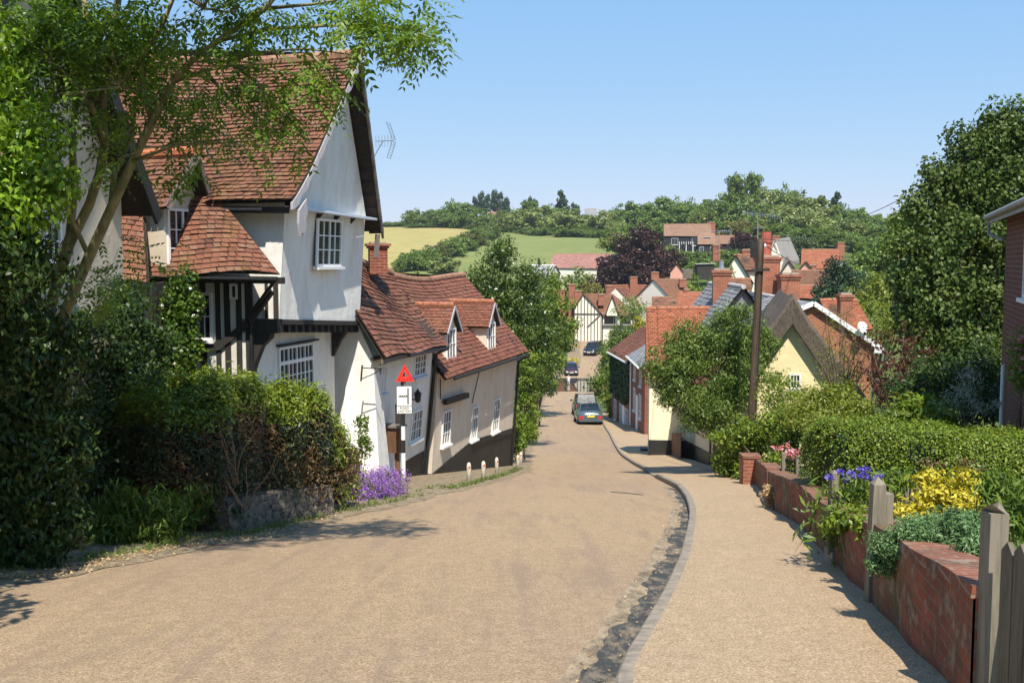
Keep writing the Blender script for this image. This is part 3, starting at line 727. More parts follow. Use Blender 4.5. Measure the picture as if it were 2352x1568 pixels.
    m.face([L(a, gb, zb), L(a, 5.4, zb), L(a, 5.4, -.25), L(a, gb, -.25)]); tw = m.build('framed_wall', M['grey_plaster'], H)
    z_t, z_b = -.28, zb + .1
    def stud(u, w=.12, z0=z_b, z1=z_t, lean=0.0):
        s, _ = pl.pick(u, 780); k = MB()
        k.obox(pl.at(s - w / 2, z0, -.02), pl.e * w, pl.up * (z1 - z0) + pl.e * lean, pl.n * (.045)); k.build('stud', M['timber'], tw)
    for u, w in ((575, .15), (549, .11), (525, .12), (502, .10), (470, .12), (447, .11), (425, .1), (404, .12), (382, .1), (362, .12)): stud(u, w, lean=random.uniform(-.02, .02))
    k = MB(); r0_, r1_ = pl.px(440, 805, .035), pl.px(572, 742, .035); k.beam(r0_, pl.px(510, 792, .035), .05, .17); k.beam(pl.px(505, 795, .036), r1_ , .052, .13); k.build('rail', M['timber'], tw)
    k = MB(); k.beam(pl.px(578, 735, .05), pl.px(630, 668, .12), .09, .12); k.build('brace', M['timber'], tw)
    k = MB(); k.beam(L(-.01, .05, -.35), L(-.01, .05, zj0), .09, .10); k.beam(L(-.01, .25, -.35), L(-.01, .25, zj0), .05, .12); k.build('corner_post', M['timber'], H)
    # windows
    pxwin(H, pl, 455, 672, 488, 780, 2, 2, open_=1); pxwin(H, pl, 530, 652, 547, 687, 1, 1, sill=False, fw=.04)
    ps = Plane(L(0, -.125, 0), d, UP + n * .045)
    pxwin(H, ps, 724, 506, 783, 612, 4, 3, mull=2)
    pg = Plane(L(0, gb, 0), d)
    s0_, t0_ = pg.pick(639, 905); s1_, t1_ = pg.pick(717, 779)
    window(H, pg, s0_, t0_, s1_ - s0_, t1_ - t0_ - .06, 8, 3, mull=2, transom=2, fw=.05, bar=.018)
    k = MB(); k.obox(pg.at(s0_ - .06, t1_ - .03, 0), pg.e * (s1_ - s0_ + .2), pg.up * .035, pg.n * .1); k.build('drip_board', M['timber'], H)
    # dormer over the skirt roof, turned a little towards the road
    ef = V(.44, .898, 0).normalized(); nf = V(ef.y, -ef.x, 0); c0 = L(-.56, 1.70, 0); Q = lambda x, q, z: c0 + ef * x - nf * q + V(0, 0, z)
    dm = MB(); h = .43; z0, z1 = -.25, 1.12
    dm.face([Q(-h, 0, z0), Q(h, 0, z0), Q(h, 0, z1), Q(0, 0, 1.92), Q(-h, 0, z1)]); dm.face([Q(-h, 2.4, z0), Q(-h, 0, z0), Q(-h, 0, z1), Q(-h, 2.4, z1)]); dm.face([Q(h, 0, z0), Q(h, 2.4, z0), Q(h, 2.4, z1), Q(h, 0, z1)])
    D = dm.build('dormer', M['buff_plaster'], H)
    k = MB(); k.tiles(Q(-h - .2, 2.6, .98), Q(-h - .2, -.28, 1.0), Q(0, 2.6, 2.02), Q(0, -.45, 2.02), .1, .16, .028, wavy(.02)); k.tiles(Q(h + .24, -.28, .92), Q(h + .24, 2.6, .92), Q(0, -.45, 2.02), Q(0, 2.6, 2.02), .1, .16, .028)
    k.build('dormer_roof', [M['tile_lichen'], M['under']], D)
    k = MB(); ridge_run(k, Q(0, -.42, 2.1), Q(0, 2.6, 2.1), .1, .45); k.build('ridge_tile', M['ridge_bright'], D)
    k = MB(); k.beam(Q(0, -.43, 1.97), Q(-h - .18, -.26, .98), .035, .13); k.beam(Q(0, -.43, 1.97), Q(h + .22, -.26, .9), .035, .13); k.build('bargeboard', M['timber_grey'], D)
    pd = Plane(Q(0, 0, 0), ef); window(D, pd, -h + .04, -.14, 2 * h - .08, 1.14, 4, 3, mull=2, sill=True)
    k = MB(); k.tiles(L(-1.62, 1.72, -.36), L(-1.62, 5.0, -.3), L(-1.02, 2.2, .85), L(-1.02, 5.0, 1.0), .115, .17, .03, lambda s, t: V(0, 0, .04 * math.sin(9 * s)))
    lw = k.build('lower_roof', [M['tile_lichen'], M['under']], H); k = MB(); gutter_run(k, L(-1.66, 1.7, -.43), L(-1.66, 4.0, -.4), .05); k.build('gutter', M['iron'], lw)
    k = MB(); k.prism([L(-1.5, 1.72, zb), L(-.4, 1.72, zb), L(-.4, 1.72, -.3), L(-1.5, 1.72, -.4)], -n * -.0 - n * .1); k.build('porch_wall', M['timber'], H)
    return H
jettied_house()

# ================================================================== 2. white cottage downhill of it
def white_cottage():
    A, B = V(-3.36, 22.5, 0), V(-2.32, 26.7, 0); e = (B - A).normalized(); n = V(e.y, -e.x, 0); Lw = (B - A).length
    zA, zB = gz(-3.2, 22.5) - .5, gz(-2.2, 26.7) - .5
    H = thing('white_cottage', 'low white cottage with a big sagging tile roof behind the road junction sign', 'house', A.lerp(B, .5) - n * 1.2 + V(0, 0, gz(-3, 24.5)))
    lean = .095; up = (UP + n * lean).normalized(); pl = Plane(V(A.x, A.y, -4.4), e, up)
    ze = -2.13; T = lambda s, z: A + e * s + n * lean * (z + 4.4) + V(0, 0, z)
    m = MB(); m.grid(lambda s, t: T(s * Lw, zA + (zB - zA) * s + (ze - zA - (zB - zA) * s) * t) + n * .03 * math.sin(4 * s) * math.sin(3 * t), 10, 6)
    m.face([T(Lw, zB), T(Lw, zB) - n * 3.2, T(Lw, ze) - n * 3.2, T(Lw, ze)])
    m.face([T(0, zA) - n * 3.2, T(0, zA), T(0, ze), T(0, ze) - n * 3.2])
    gA, gB = .62, -.28
    m.face([T(0, ze), T(0, ze) - n * 3.2, T(0, ze) - n * 1.35 + V(0, 0, gA - ze)]); m.face([T(Lw, ze) - n * 2.6, T(Lw, ze), T(Lw, ze) - n * 1.3 + V(0, 0, gB - ze - .1)])
    m.build('wall', M['white_plaster'], H)
    # black tarred plinth, stepping down the hill
    m = MB(); s0, t0 = pl.pick(893, 1108); s1, t1 = pl.pick(986, 1032)
    s0 = 1.2; t_a = pl.pick(880, 1085)[1]
    m.prism([pl.at(s0, t_a - .25, .012), pl.at(s0, t_a, .012), pl.at(Lw, t1 + .05, .012), pl.at(Lw, -2.2, .012), pl.at(s0, -2.2, .012)], -pl.n * .1); m.build('plinth', M['black_paint'], H)
    # roof
    e0, e1 = T(-.34, ze - .02) + n * .38, T(Lw + .2, ze - .06) + n * .32
    r0, r1 = T(-.2, gA) - n * 1.4 - n * lean * 2.5, T(Lw + .15, gB) - n * 1.22 - n * lean * 2
    sg = lambda s, t: V(0, 0, .07 * math.sin(5 * s + 1.2) * (.4 + t) + .03 * math.sin(11 * s + 5 * t)) - V(0, 0, .09 * math.sin(math.pi * t) * (1 - .3 * s)) + n * .05 * (1 - t) ** 3
    m = MB(); m.tiles(e0, e1, r0, r1, .125, .175, .032, sg)
    m.tiles(T(Lw + .2, ze) - n * 2.9, T(-.3, ze) - n * 3.4, r1, r0, .14, .19, .03)
    R = m.build('roof', [M['tile_old'], M['under']], H)
    k = MB(); ridge_run(k, r0 + V(0, 0, .05), r1 + V(0, 0, .05), .1, .4, 0, lambda s, t: sg(s, 1)); k.build('ridge_tile', M['ridge_old'], R)
    k = MB(); k.beam(e0 - n * .03 - V(0, 0, .06), e1 - n * .03 - V(0, 0, .06), .03, .10); k.build('eaves_board', M['timber_grey'], R)
    k = MB(); gutter_run(k, e0 + n * .05 - V(0, 0, .07) + e * 1.6, e1 + n * .05 - V(0, 0, .1), .04); k.build('gutter', M['iron'], R)
    k = MB(); q = T(Lw + .12, ze - .1); k.tube([e1 + n * .04 - V(0, 0, .12), q + n * .03 - V(0, 0, .25), T(Lw + .1, zB) + n * .04], .05, 8); k.build('drainpipe', M['iron'], H)
    chimney(H, P(868, 604, 25.0), .44, .4, -.3, .50, 0.25, 0, 'brick', bands=2)
    # sloping buttress at the near end
    k = MB(); b = T(-.02, 0); zt = pl.pick(808, 842)[1] - 4.4; base = zA
    q = [T(.0, zt) + n * .02, T(.34, zt - .05) + n * .02, T(.62, base) + n * .55, T(-.32, base) + n * .62]
    k.face([q[0] - n * .6, q[3] - n * 1.2, q[3], q[0]]); k.face([q[0], q[3], q[2], q[1]]); k.face([q[1], q[2], q[2] - n * .7, q[1] - n * .1])
    k.build('buttress', M['white_plaster'], H)
    # plaster end wall towards the gabled house
    pxwin(H, pl, 857, 834, 888, 908, 4, 3, mull=2, sillm='bluewhite'); pxwin(H, pl, 947, 808, 979, 868, 4, 3, mull=2, sillm='bluewhite')
    pxwin(H, pl, 938, 935, 970, 1018, 4, 3, mull=2)
    s, t = pl.pick(946, 912); k = MB(); c = pl.at(s, t, .16)     # carriage lantern
    k.beam(pl.at(s, t - .05, 0), pl.at(s, t - .05, .16), .02, .03); k.lathe([(.03, -.12), (.07, -.08), (.09, .1), (.11, .11), (.03, .2), (.015, .24)], c, 6); k.build('wall_lantern', M['iron'], H)
    s, t = pl.pick(831, 838); k = MB(); k.beam(pl.at(s, t, .01), pl.at(s, t - .36, .01), .025, .03); k.tube([pl.at(s, t - .06, .0), pl.at(s, t - .03, .48)], .012, 5); k.tube([pl.at(s, t - .32, .0), pl.at(s, t - .16, .3), pl.at(s, t - .03, .46)], .012, 5); k.build('sign_bracket', M['iron'], H)
    s, t = pl.pick(855, 826); k = MB(); k.obox(pl.at(s - .1, t, 0), pl.e * .8, pl.up * .06, pl.n * .09); k.build('drip_board', M['timber'], H)
white_cottage()

# ================================================================== 3. cream cottage with two dormers
def cream_cottage():
    A, B = V(-2.20, 27.15, 0), V(0.02, 34.0, 0); e = (B - A).normalized(); n = V(e.y, -e.x, 0); Lw = (B - A).length
    zA, zB = gz(-2, 27.1) - .6, gz(.3, 34) - .6; ze = -3.05
    H = thing('cream_cottage', 'cream rendered cottage with two tiled dormers and a black painted plinth at the bend', 'house', A.lerp(B, .5) - n * 1.5 + V(0, 0, gz(-1.2, 30.5)))
    lean = .07; up = (UP + n * lean).normalized(); pl = Plane(V(A.x, A.y, -5.5), e, up)
    T = lambda s, z: A + e * s + n * lean * (z + 5.5) + V(0, 0, z)
    dp = 4.4
    m = MB(); m.grid(lambda s, t: T(s * Lw, zA + (zB - zA) * s + (ze - zA - (zB - zA) * s) * t), 8, 5)
    m.face([T(Lw, zB), T(Lw, zB) - n * dp, T(Lw, ze) - n * dp, T(Lw, ze)]); m.face([T(0, zA) - n * dp, T(0, zA), T(0, ze), T(0, ze) - n * dp])
    m.face([T(Lw, ze), T(Lw, ze) - n * dp, T(Lw, -.55) - n * dp / 2]); m.face([T(0, ze) - n * dp, T(0, ze), T(0, -.5) - n * dp / 2])
    m.build('wall', M['cream_plaster'], H)
    t_l = pl.pick(1003, 1082)[1]; t_m = pl.pick(1085, 1010)[1]; t_r = pl.pick(1172, 985)[1]
    m = MB(); m.prism([pl.at(-.02, -2.2, .03), pl.at(-.02, t_l, .03), pl.at(pl.pick(1085, 1000)[0], t_m, .03), pl.at(Lw + .02, t_r, .03), pl.at(Lw + .02, -3, .03)], -pl.n * .2)
    m.build('plinth', M['black_paint'], H)
    m = MB(); m.beam(pl.px(1085, 1018, .04), pl.px(1172, 990, .04), .06, .1); m.build('plinth_rail', M['black_paint'], H)
    e0, e1 = T(-.25, ze - .05) + n * .36, T(Lw + .22, ze - .02) + n * .34; r0, r1 = T(-.2, -.25) - n * dp / 2, T(Lw + .2, -.5) - n * dp / 2
    sg = lambda s, t: V(0, 0, .05 * math.sin(6 * s + 2) * (.3 + t) - .10 * math.sin(math.pi * s) * t - .22 * max(0, .3 - s) * (1 - t)) 
    m = MB(); m.tiles(e0, e1, r0, r1, .135, .18, .03, sg); m.tiles(T(Lw + .2, ze) - n * (dp + .3), T(-.2, ze) - n * (dp + .3), r1, r0, .16, .2, .03)
    R = m.build('roof', [M['tile_red'], M['under']], H)
    k = MB(); ridge_run(k, r0 + V(0, 0, .04), r1 + V(0, 0, .04), .1, .42, 0, lambda s, t: sg(s, 1)); k.build('ridge_tile', M['ridge_old'], R)
    k = MB(); gutter_run(k, e0 + n * .04 - V(0, 0, .1) + e * .5, e1 + n * .04 - V(0, 0, .08), .045); k.tube([e1 + n * .04 - V(0, 0, .1), T(Lw + .06, ze - .35) + n * .05, T(Lw + .06, zB) + n * .05], .045, 8)
    k.build('drainpipe', M['iron'], R)
    pxwin(H, pl, 1012, 938, 1036, 1026, 3, 3); pxwin(H, pl, 1079, 930, 1098, 1013, 3, 3); pxwin(H, pl, 1128, 912, 1148, 995, 3, 3)
    k = MB(); k.beam(pl.px(1013, 922, .12), pl.px(1065, 906, .12), .13, .15); k.beam(pl.px(1008, 915, .05), pl.px(1008, 870, .05), .03, .04); k.build('sign_beam', M['black_paint'], H)
    k = MB(); k.tube([pl.px(1108, 815, .02), pl.px(1096, 870, .02), pl.px(1083, 925, .02)], .012, 5); k.build('cable', M['wire'], H)
    def dormer(u, vb, vt, w, zr_, depth, cheek):
        s, t = pl.pick(u, vb); f = pl.at(s, 0, 0); z0 = -5.5 + t * up.z; 
        pf = Plane(T(s, 0) - n * .06 - V(0, 0, 0), e); o = T(s, ze) - n * .02; zc = zr_ - .62
        q = lambda x, b, z: V(o.x, o.y, 0) + e * x - n * b + V(0, 0, z)
        k = MB(); h = w / 2
        k.face([q(-h, 0, ze - .12), q(h, 0, ze - .12), q(h, 0, zc), q(0, 0, zr_ - .08), q(-h, 0, zc)])
        k.face([q(-h, depth, ze), q(-h, 0, ze - .12), q(-h, 0, zc), q(-h, depth, zc)]); k.face([q(h, 0, ze - .12), q(h, depth, ze), q(h, depth, zc), q(h, 0, zc)])
        D = k.build('dormer', M['cream_plaster'], H)
        k = MB(); k.tiles(q(-h - .16, -.14, zc - .12), q(-h - .16, depth, zc - .12), q(0, -.14, zr_), q(0, depth, zr_), .1, .16, .024); k.tiles(q(h + .16, depth, zc - .12), q(h + .16, -.14, zc - .12), q(0, depth, zr_), q(0, -.14, zr_), .1, .16, .024)
        k.build('dormer_roof', [M['tile_red'], M['under']], D)
        k = MB(); ridge_run(k, q(0, -.12, zr_ + .06), q(0, depth, zr_ + .06), .08, .4); k.build('ridge_tile', M['ridge'], D)
        k = MB(); k.beam(q(0, -.15, zr_ - .04), q(-h - .14, -.15, zc - .15), .03, .07); k.beam(q(0, -.15, zr_ - .04), q(h + .14, -.15, zc - .15), .03, .07); k.build('bargeboard', M['grey_barge'], D)
        pw = Plane(q(0, 0, 0), e); window(D, pw, -h + .06, ze - .08, w - .12, zc - ze + .06, 3, 3, sill=True)
    dormer(1037, 840, 702, .84, -1.22, 2.2, 0); dormer(1130, 803, 697, .84, -1.26, 2.2, 0)
cream_cottage()

# ================================================================== 4. rendered house nearest on the left
def near_house():
    A, B = V(-6.35, 10.2, 0), V(-5.92, 15.2, 0); e = (B - A).normalized(); n = V(e.y, -e.x, 0); Lw = (B - A).length
    zb = gz(-6.5, 13) - .5; ze = .95; ap = 4.2
    H = thing('rendered_house', 'buff rendered house with sash windows half hidden behind the leaning tree', 'house', A.lerp(B, .5) - n * 2.5 + V(0, 0, gz(-6.5, 13)))
    T = lambda s, b, z: A + e * s - n * b + V(0, 0, z); D = 6.5
    m = MB(); m.face([T(0, 0, zb), T(Lw, 0, zb), T(Lw, 0, ze), T(Lw / 2, 0, ap), T(0, 0, ze)])
    m.face([T(Lw, 0, zb), T(Lw, D, zb), T(Lw, D, ze), T(Lw, 0, ze)]); m.face([T(0, D, zb), T(0, 0, zb), T(0, 0, ze), T(0, D, ze)])
    m.face([T(Lw, D, zb), T(0, D, zb), T(0, D, ze), T(Lw / 2, D, ap), T(Lw, D, ze)]); m.build('wall', M['buff_plaster'], H)
    m = MB(); m.tiles(T(Lw + .35, D, ze - .2), T(Lw + .35, -.4, ze - .2), T(Lw / 2, D, ap + .12), T(Lw / 2, -.4, ap + .12), .11, .17, .026); m.tiles(T(-.35, -.4, ze - .2), T(-.35, D, ze - .2), T(Lw / 2, -.4, ap + .12), T(Lw / 2, D, ap + .12), .11, .17, .026)
    R = m.build('roof', [M['tile_old'], M['under']], H)
    k = MB(); k.beam(T(Lw / 2, -.42, ap), T(Lw + .36, -.42, ze - .3), .05, .22); k.beam(T(Lw / 2, -.42, ap), T(-.36, -.42, ze - .3), .05, .22); k.build('bargeboard', M['timber'], R)
    pl = Plane(T(0, 0, 0), e)
    pxwin(H, pl, 101, 420, 132, 605, 2, 4, transom=2); pxwin(H, pl, 12, 520, 50, 640, 2, 3)
near_house()
# ================================================================== right-hand side
def gabled(name, label, org, e, w, dpt, zb, ze, zrg, wall, roof, over=.3, verge=.2, th=.13, tw=.19, ridge='ridge', wallname='wall', sagv=0.03, group=None, hip=None):
    """house with its gable facing -f: org = near gable's lower left in plan, e along the gable, depth dpt away"""
    e = Vector(e).normalized(); f = V(-e.y, e.x, 0); o = Vector(org)
    if f.y < 0: f = -f
    T = lambda s, q, z: V(o.x, o.y, 0) + e * s + f * q + V(0, 0, z)
    c = T(w / 2, dpt / 2, gz(*T(w / 2, dpt / 2, 0)[:2])); H = thing(name, label, 'house', c, group)
    m = MB()
    m.face([T(0, 0, zb), T(w, 0, zb), T(w, 0, ze), T(w / 2, 0, zrg - .05), T(0, 0, ze)]); m.face([T(w, dpt, zb), T(0, dpt, zb), T(0, dpt, ze), T(w / 2, dpt, zrg - .05), T(w, dpt, ze)])
    m.face([T(0, dpt, zb), T(0, 0, zb), T(0, 0, ze), T(0, dpt, ze)]); m.face([T(w, 0, zb), T(w, dpt, zb), T(w, dpt, ze), T(w, 0, ze)])
    m.build(wallname, M[wall], H)
    dz = (zrg - ze) / (w / 2) * over; m = MB(); sg = wavy(sagv)
    if th:
        m.tiles(T(-over, dpt + verge, ze - dz), T(-over, -verge, ze - dz), T(w / 2, dpt + verge, zrg), T(w / 2, -verge, zrg), th, tw, .03, sg)
        m.tiles(T(w + over, -verge, ze - dz), T(w + over, dpt + verge, ze - dz), T(w / 2, -verge, zrg), T(w / 2, dpt + verge, zrg), th, tw, .03, sg)
    R = m.build('roof', [M[roof], M['under']], H)
    k = MB(); ridge_run(k, T(w / 2, -verge, zrg + .03), T(w / 2, dpt + verge, zrg + .03), .1, .45, 0, lambda s, t: sg(s, 1)); k.build('ridge_tile', M[ridge], R)
    return H, T, R
def broadside(name, label, c0, c1, dpt, zb, ze, zrg, wall, roof, over=.3, verge=.2, th=.14, tw=.2, ridge='ridge', sagv=.03, cat='house', group=None):
    """house whose long wall runs in plan from c0 to c1 facing the camera side; ridge parallel to it"""
    A, B = V(c0[0], c0[1], 0), V(c1[0], c1[1], 0); e = (B - A).normalized(); f = V(-e.y, e.x, 0); w = (B - A).length
    T = lambda s, q, z: A + e * s + f * q + V(0, 0, z)
    H = thing(name, label, cat, T(w / 2, dpt / 2, gz(*T(w / 2, dpt / 2, 0)[:2])), group)
    m = MB(); m.face([T(0, 0, zb), T(w, 0, zb), T(w, 0, ze), T(0, 0, ze)]); m.face([T(w, dpt, zb), T(0, dpt, zb), T(0, dpt, ze), T(w, dpt, ze)])
    m.face([T(0, dpt, zb), T(0, 0, zb), T(0, 0, ze), T(0, dpt / 2, zrg - .05), T(0, dpt, ze)]); m.face([T(w, 0, zb), T(w, dpt, zb), T(w, dpt, ze), T(w, dpt / 2, zrg - .05), T(w, 0, ze)])
    m.build('wall', M[wall], H)
    dz = (zrg - ze) / (dpt / 2) * over; m = MB(); sg = wavy(sagv)
    m.tiles(T(-verge, -over, ze - dz), T(w + verge, -over, ze - dz), T(-verge, dpt / 2, zrg), T(w + verge, dpt / 2, zrg), th, tw, .03, sg)
    m.tiles(T(w + verge, dpt + over, ze - dz), T(-verge, dpt + over, ze - dz), T(w + verge, dpt / 2, zrg), T(-verge, dpt / 2, zrg), th, tw, .03)
    R = m.build('roof', [M[roof], M['under']], H)
    k = MB(); ridge_run(k, T(-verge, dpt / 2, zrg + .03), T(w + verge, dpt / 2, zrg + .03), .11, .45, 0, lambda s, t: sg(s, 1)); k.build('ridge_tile', M[ridge], R)
    return H, T, R, Plane(T(0, 0, 0), e)

def white_tiled_cottage():
    A = P(1490, 1045, 40.5); B = P(1668, 1000, 42.0); zb = -9.0
    e = V(1, -.13, 0).normalized(); W = 5.1
    c1 = A + e * W
    H, T, R, pl = broadside('white_cottage', 'pale cream cottage standing end on to the pavement under a bright orange tile roof', (A.x, A.y), (c1.x, c1.y), 5.2, zb, -4.22, -1.98, 'pale_cream', 'tile_orange', over=.3, verge=.16, th=.125, tw=.18)
    m = MB(); m.obox(T(-.02, -.02, zb), e * (W + .04), -pl.n * .05, V(0, 0, 1.72)); m.build('plinth', M['black_paint'], H)
    chimney(H, T(3.02, 2.6, 0), .72, .62, -2.35, -.26, math.atan2(e.y, e.x), 1, 'brick_chim', 'metal')
    gutter_ = MB(); gutter_run(gutter_, T(-.2, -.36, -4.5), T(W + .2, -.36, -4.5), .05); gutter_.build('gutter', M['iron'], R)
white_tiled_cottage()

def brick_terrace():
    # two brick houses along the footway, the far one under ivy
    A = onroad(1480, 1003); Mid = onroad(1450, 984); B = onroad(1405, 966)
    def part(A, B, name, label, ze, zrg, roofm, ivy):
        e = V(B.x - A.x, B.y - A.y, 0); W = e.length; e.normalize(); n = V(-e.y, e.x, 0)
        if n.x > 0: n = -n
        zb = float(zr(max(A.y, B.y))) - .6; D = 4.6; T = lambda s, q, z: V(A.x, A.y, 0) + e * s - n * q + V(0, 0, z)
        H = thing(name, label, 'house', T(W / 2, D / 2, float(zr((A.y + B.y) / 2))))
        m = MB(); m.face([T(0, 0, zb), T(W, 0, zb), T(W, 0, ze), T(0, 0, ze)]); m.face([T(0, D, zb), T(0, 0, zb), T(0, 0, ze), T(0, D / 2, zrg), T(0, D, ze)]); m.face([T(W, 0, zb), T(W, D, zb), T(W, D, ze), T(W, D / 2, zrg), T(W, 0, ze)]); m.face([T(W, D, zb), T(0, D, zb), T(0, D, ze), T(W, D, ze)])
        m.build('wall', M['brick'], H)
        m = MB(); m.tiles(T(-.1, -.32, ze - .2), T(W + .1, -.32, ze - .2), T(-.1, D / 2, zrg), T(W + .1, D / 2, zrg), .15, .2, .03); m.tiles(T(W, D + .3, ze - .2), T(0, D + .3, ze - .2), T(W, D / 2, zrg), T(0, D / 2, zrg), .2, .25, .03)
        R = m.build('roof', [M[roofm], M['under']], H)
        k = MB(); gutter_run(k, T(0, -.4, ze - .22), T(W, -.4, ze - .22), .06); k.build('gutter', M['white'], R)
        return H, T, Plane(T(0, 0, 0), e), W
    H, T, pl, W = part(A, Mid, 'brick_house', 'narrow red brick house with white sashes beside the pale cottage on the footway', -6.02, -4.6, 'slate', False)
    zg = float(zr(A.y))
    for u in (1478, 1465, 1456): pass
    for k in range(2):
        s = W * (.30 + .45 * k); window(H, pl, s - .5, zg + .75, 1.0, 1.5, 2, 3); window(H, pl, s - .5, zg + 2.75, 1.0, 1.4, 2, 3)
    m = MB(); m.obox(pl.at(W * .52 - .45, zg - .2, 0), pl.e * .9, UP * 2.2, pl.n * .06); m.build('door', M['white'], H)
    m = MB(); m.tube([pl.at(W - .05, zg - .5, .08), pl.at(W - .05, -6.2, .08)], .06, 7); m.build('drainpipe', M['white'], H)
    H, T, pl, W = part(Mid, B, 'ivy_house', 'brick house with its upper storey under dark ivy beyond the parked cars', -6.9 + .45, -4.7, 'tile_red', True)
    zg = float(zr(Mid.y))
    for k in range(3):
        s = W * (.2 + .3 * k); window(H, pl, s - .45, zg - .4, .9, 1.5, 2, 3)
    m = MB(); m.obox(pl.at(W * .35 - .42, zg - 1, 0), pl.e * .84, UP * 2.2, pl.n * .06); m.build('door', M['white'], H)
    n = 5200; s = RNG.uniform(0, W, n); t = RNG.uniform(zg + 1.3, -6.5, n); bulge = RNG.uniform(.02, .22, n)
    keep = t > zg + 1.3 + .5 * np.sin(s * 2.1) + .4 * RNG.random(n)
    s, t, bulge = s[keep], t[keep], bulge[keep]; pos = np.array(pl.o) + s[:, None] * np.array(pl.e) + t[:, None] * np.array((0, 0, 1)) + bulge[:, None] * np.array(pl.n)
    quads_object('ivy', [leaf_quads(RNG, pos, np.array(pl.n) + RNG.normal(size=pos.shape) * .5 + np.array((0, 0, .4)), .2, .17, .5)], M['leaf_dark'], H)
    return T
brick_terrace()

def thatched_cottage():
    X0, Y0 = 6.45, 29.0; f = V(.2, .98, 0).normalized(); D = 6.0; e = V(f.y, -f.x, 0); W = 3.3; THK = 1
    T = lambda s, q, z: V(X0, Y0, 0) + e * s + f * q + V(0, 0, z)
    zb = -8.0; ze = -4.2; zp = -1.78
    H = thing('thatched_cottage', 'yellow washed cottage with a steep grey thatched gable behind the telegraph pole', 'cottage', T(W / 2, D / 2, gz(8, 33)))
    m = MB(); m.face([T(0, 0, zb), T(W, 0, zb), T(W, 0, ze), T(W / 2, 0, zp), T(0, 0, ze)]); m.face([T(0, D, zb), T(0, 0, zb), T(0, 0, ze), T(0, D, ze)]); m.face([T(W, 0, zb), T(W, D, zb), T(W, D, ze), T(W, 0, ze)]); m.face([T(W, D, zb), T(0, D, zb), T(0, D, ze), T(W / 2, D, zp), T(W, D, ze)])
    m.build('wall', M['yellow_plaster'], H)
    # lower wing along the footway
    far = onroad(1570, 1052); g = V(far.x - 6.28, far.y - 29.05, 0); LW = g.length; g.normalize(); gi = V(g.y, -g.x, 0); q = lambda s, b, z: V(6.28, 29.05, 0) + g * s + gi * b + V(0, 0, z)
    m = MB(); zt = -4.55; m.face([q(0, 0, zb), q(LW, 0, zb), q(LW, 0, zt), q(0, 0, zt)]); m.face([q(0, 0, zb), q(0, 2.4, zb), q(0, 2.4, zt + .9), q(0, 0, zt)]); m.face([q(LW, 2.4, zb), q(LW, 0, zb), q(LW, 0, zt), q(LW, 2.4, zt + .9)])
    m.build('wing_wall', M['buff_yellow'], H)
    m = MB(); m.tiles(q(-.1, -.3, zt - .05), q(LW + .1, -.3, zt - .05), q(-.1, 2.5, zt + 1.0), q(LW + .1, 2.5, zt + 1.0), .15, .2, .03); m.build('wing_roof', [M['tile_red'], M['under']], H)
    pl = Plane(q(0, 0, 0), g); zr0, zr1 = float(zr(29)) - .1, float(zr(29 + LW)) - .1
    m = MB(); m.prism([pl.at(-.02, zb, .03), pl.at(LW, zb, .03), pl.at(LW, zr1 + .9, .03), pl.at(-.02, zr0 + .45, .03)], -pl.n * .1); m.build('plinth', M['black_paint'], H)
    m = MB(); m.obox(pl.at(3.0, zb, .0), pl.e * .18, UP * 3.4, pl.n * .05); m.build('corner_post', M['timber_brown'], H)
    for s in (.75, 1.7): window(H, pl, s, -5.35 - s * .12, .55, .85, 2, 3, sillm='timber')
    pg = Plane(T(0, 0, 0), e)
    pxwin(H, pg, 1812, 858, 1840, 892, 3, 2)
    # thatch: thick, rounded, overhanging
    th = .55; sl = (zp - ze) / (W / 2); m = MB(); N = 9; qs = [-.32, -.26, -.1, 1.5, 3.5, 5.5, D + .3]
    def prof(side, inner):
        out = []
        for i in range(N + 1):
            t = i / N; x = W / 2 + side * (W / 2 + .42) * (1 - t); z = zp - sl * (W / 2 + .42) * (1 - t)
            if inner: out.append((x, z + .02))
            else: out.append((x + side * .30 * (1 - t), z + th * (.85 + .45 * t) + (.12 * math.sin(t * 3.1) if t < 1 else .10)))
        return out
    for side in (-1, 1):
        pi, po = prof(side, True), prof(side, False)
        def rnd(q, i): return .05 * math.sin(q * 1.9 + i) + .04 * math.sin(q * 4.3 + i * 1.7)
        for a, b in zip(qs[:-1], qs[1:]):
            sa, sb = (.72 if a == -.32 else 1), 1
            for i in range(N):
                g = lambda q, k: T(po[k][0], q, po[k][1] + rnd(q, k) - (.14 if q == -.32 else 0))
                quad = [g(a, i), g(b, i), g(b, i + 1), g(a, i + 1)]
                m.face(quad if side < 0 else quad[::-1])
        for i in range(N):
            q0 = [T(pi[i][0], -.27, pi[i][1]), T(pi[i + 1][0], -.27, pi[i + 1][1]), T(po[i + 1][0], -.32, po[i + 1][1] - .14 + rnd(-.32, i + 1)), T(po[i][0], -.32, po[i][1] - .14 + rnd(-.32, i))]
            m.face(q0); m.face([T(pi[i][0], -.27, pi[i][1]), T(pi[i][0], D, pi[i][1]), T(pi[i + 1][0], D, pi[i + 1][1]), T(pi[i + 1][0], -.27, pi[i + 1][1])])
        m.face([T(pi[0][0], -.27, pi[0][1]), T(po[0][0], -.32, po[0][1] - .14 + rnd(-.32, 0)), T(po[0][0], D + .3, po[0][1]), T(pi[0][0], D, pi[0][1])])
    m.build('thatch_roof', M['thatch'], H, smooth=True)
M['buff_yellow'] = plaster('buff_yellow_plaster', (.74, .62, .4), amount=.3)
thatched_cottage()

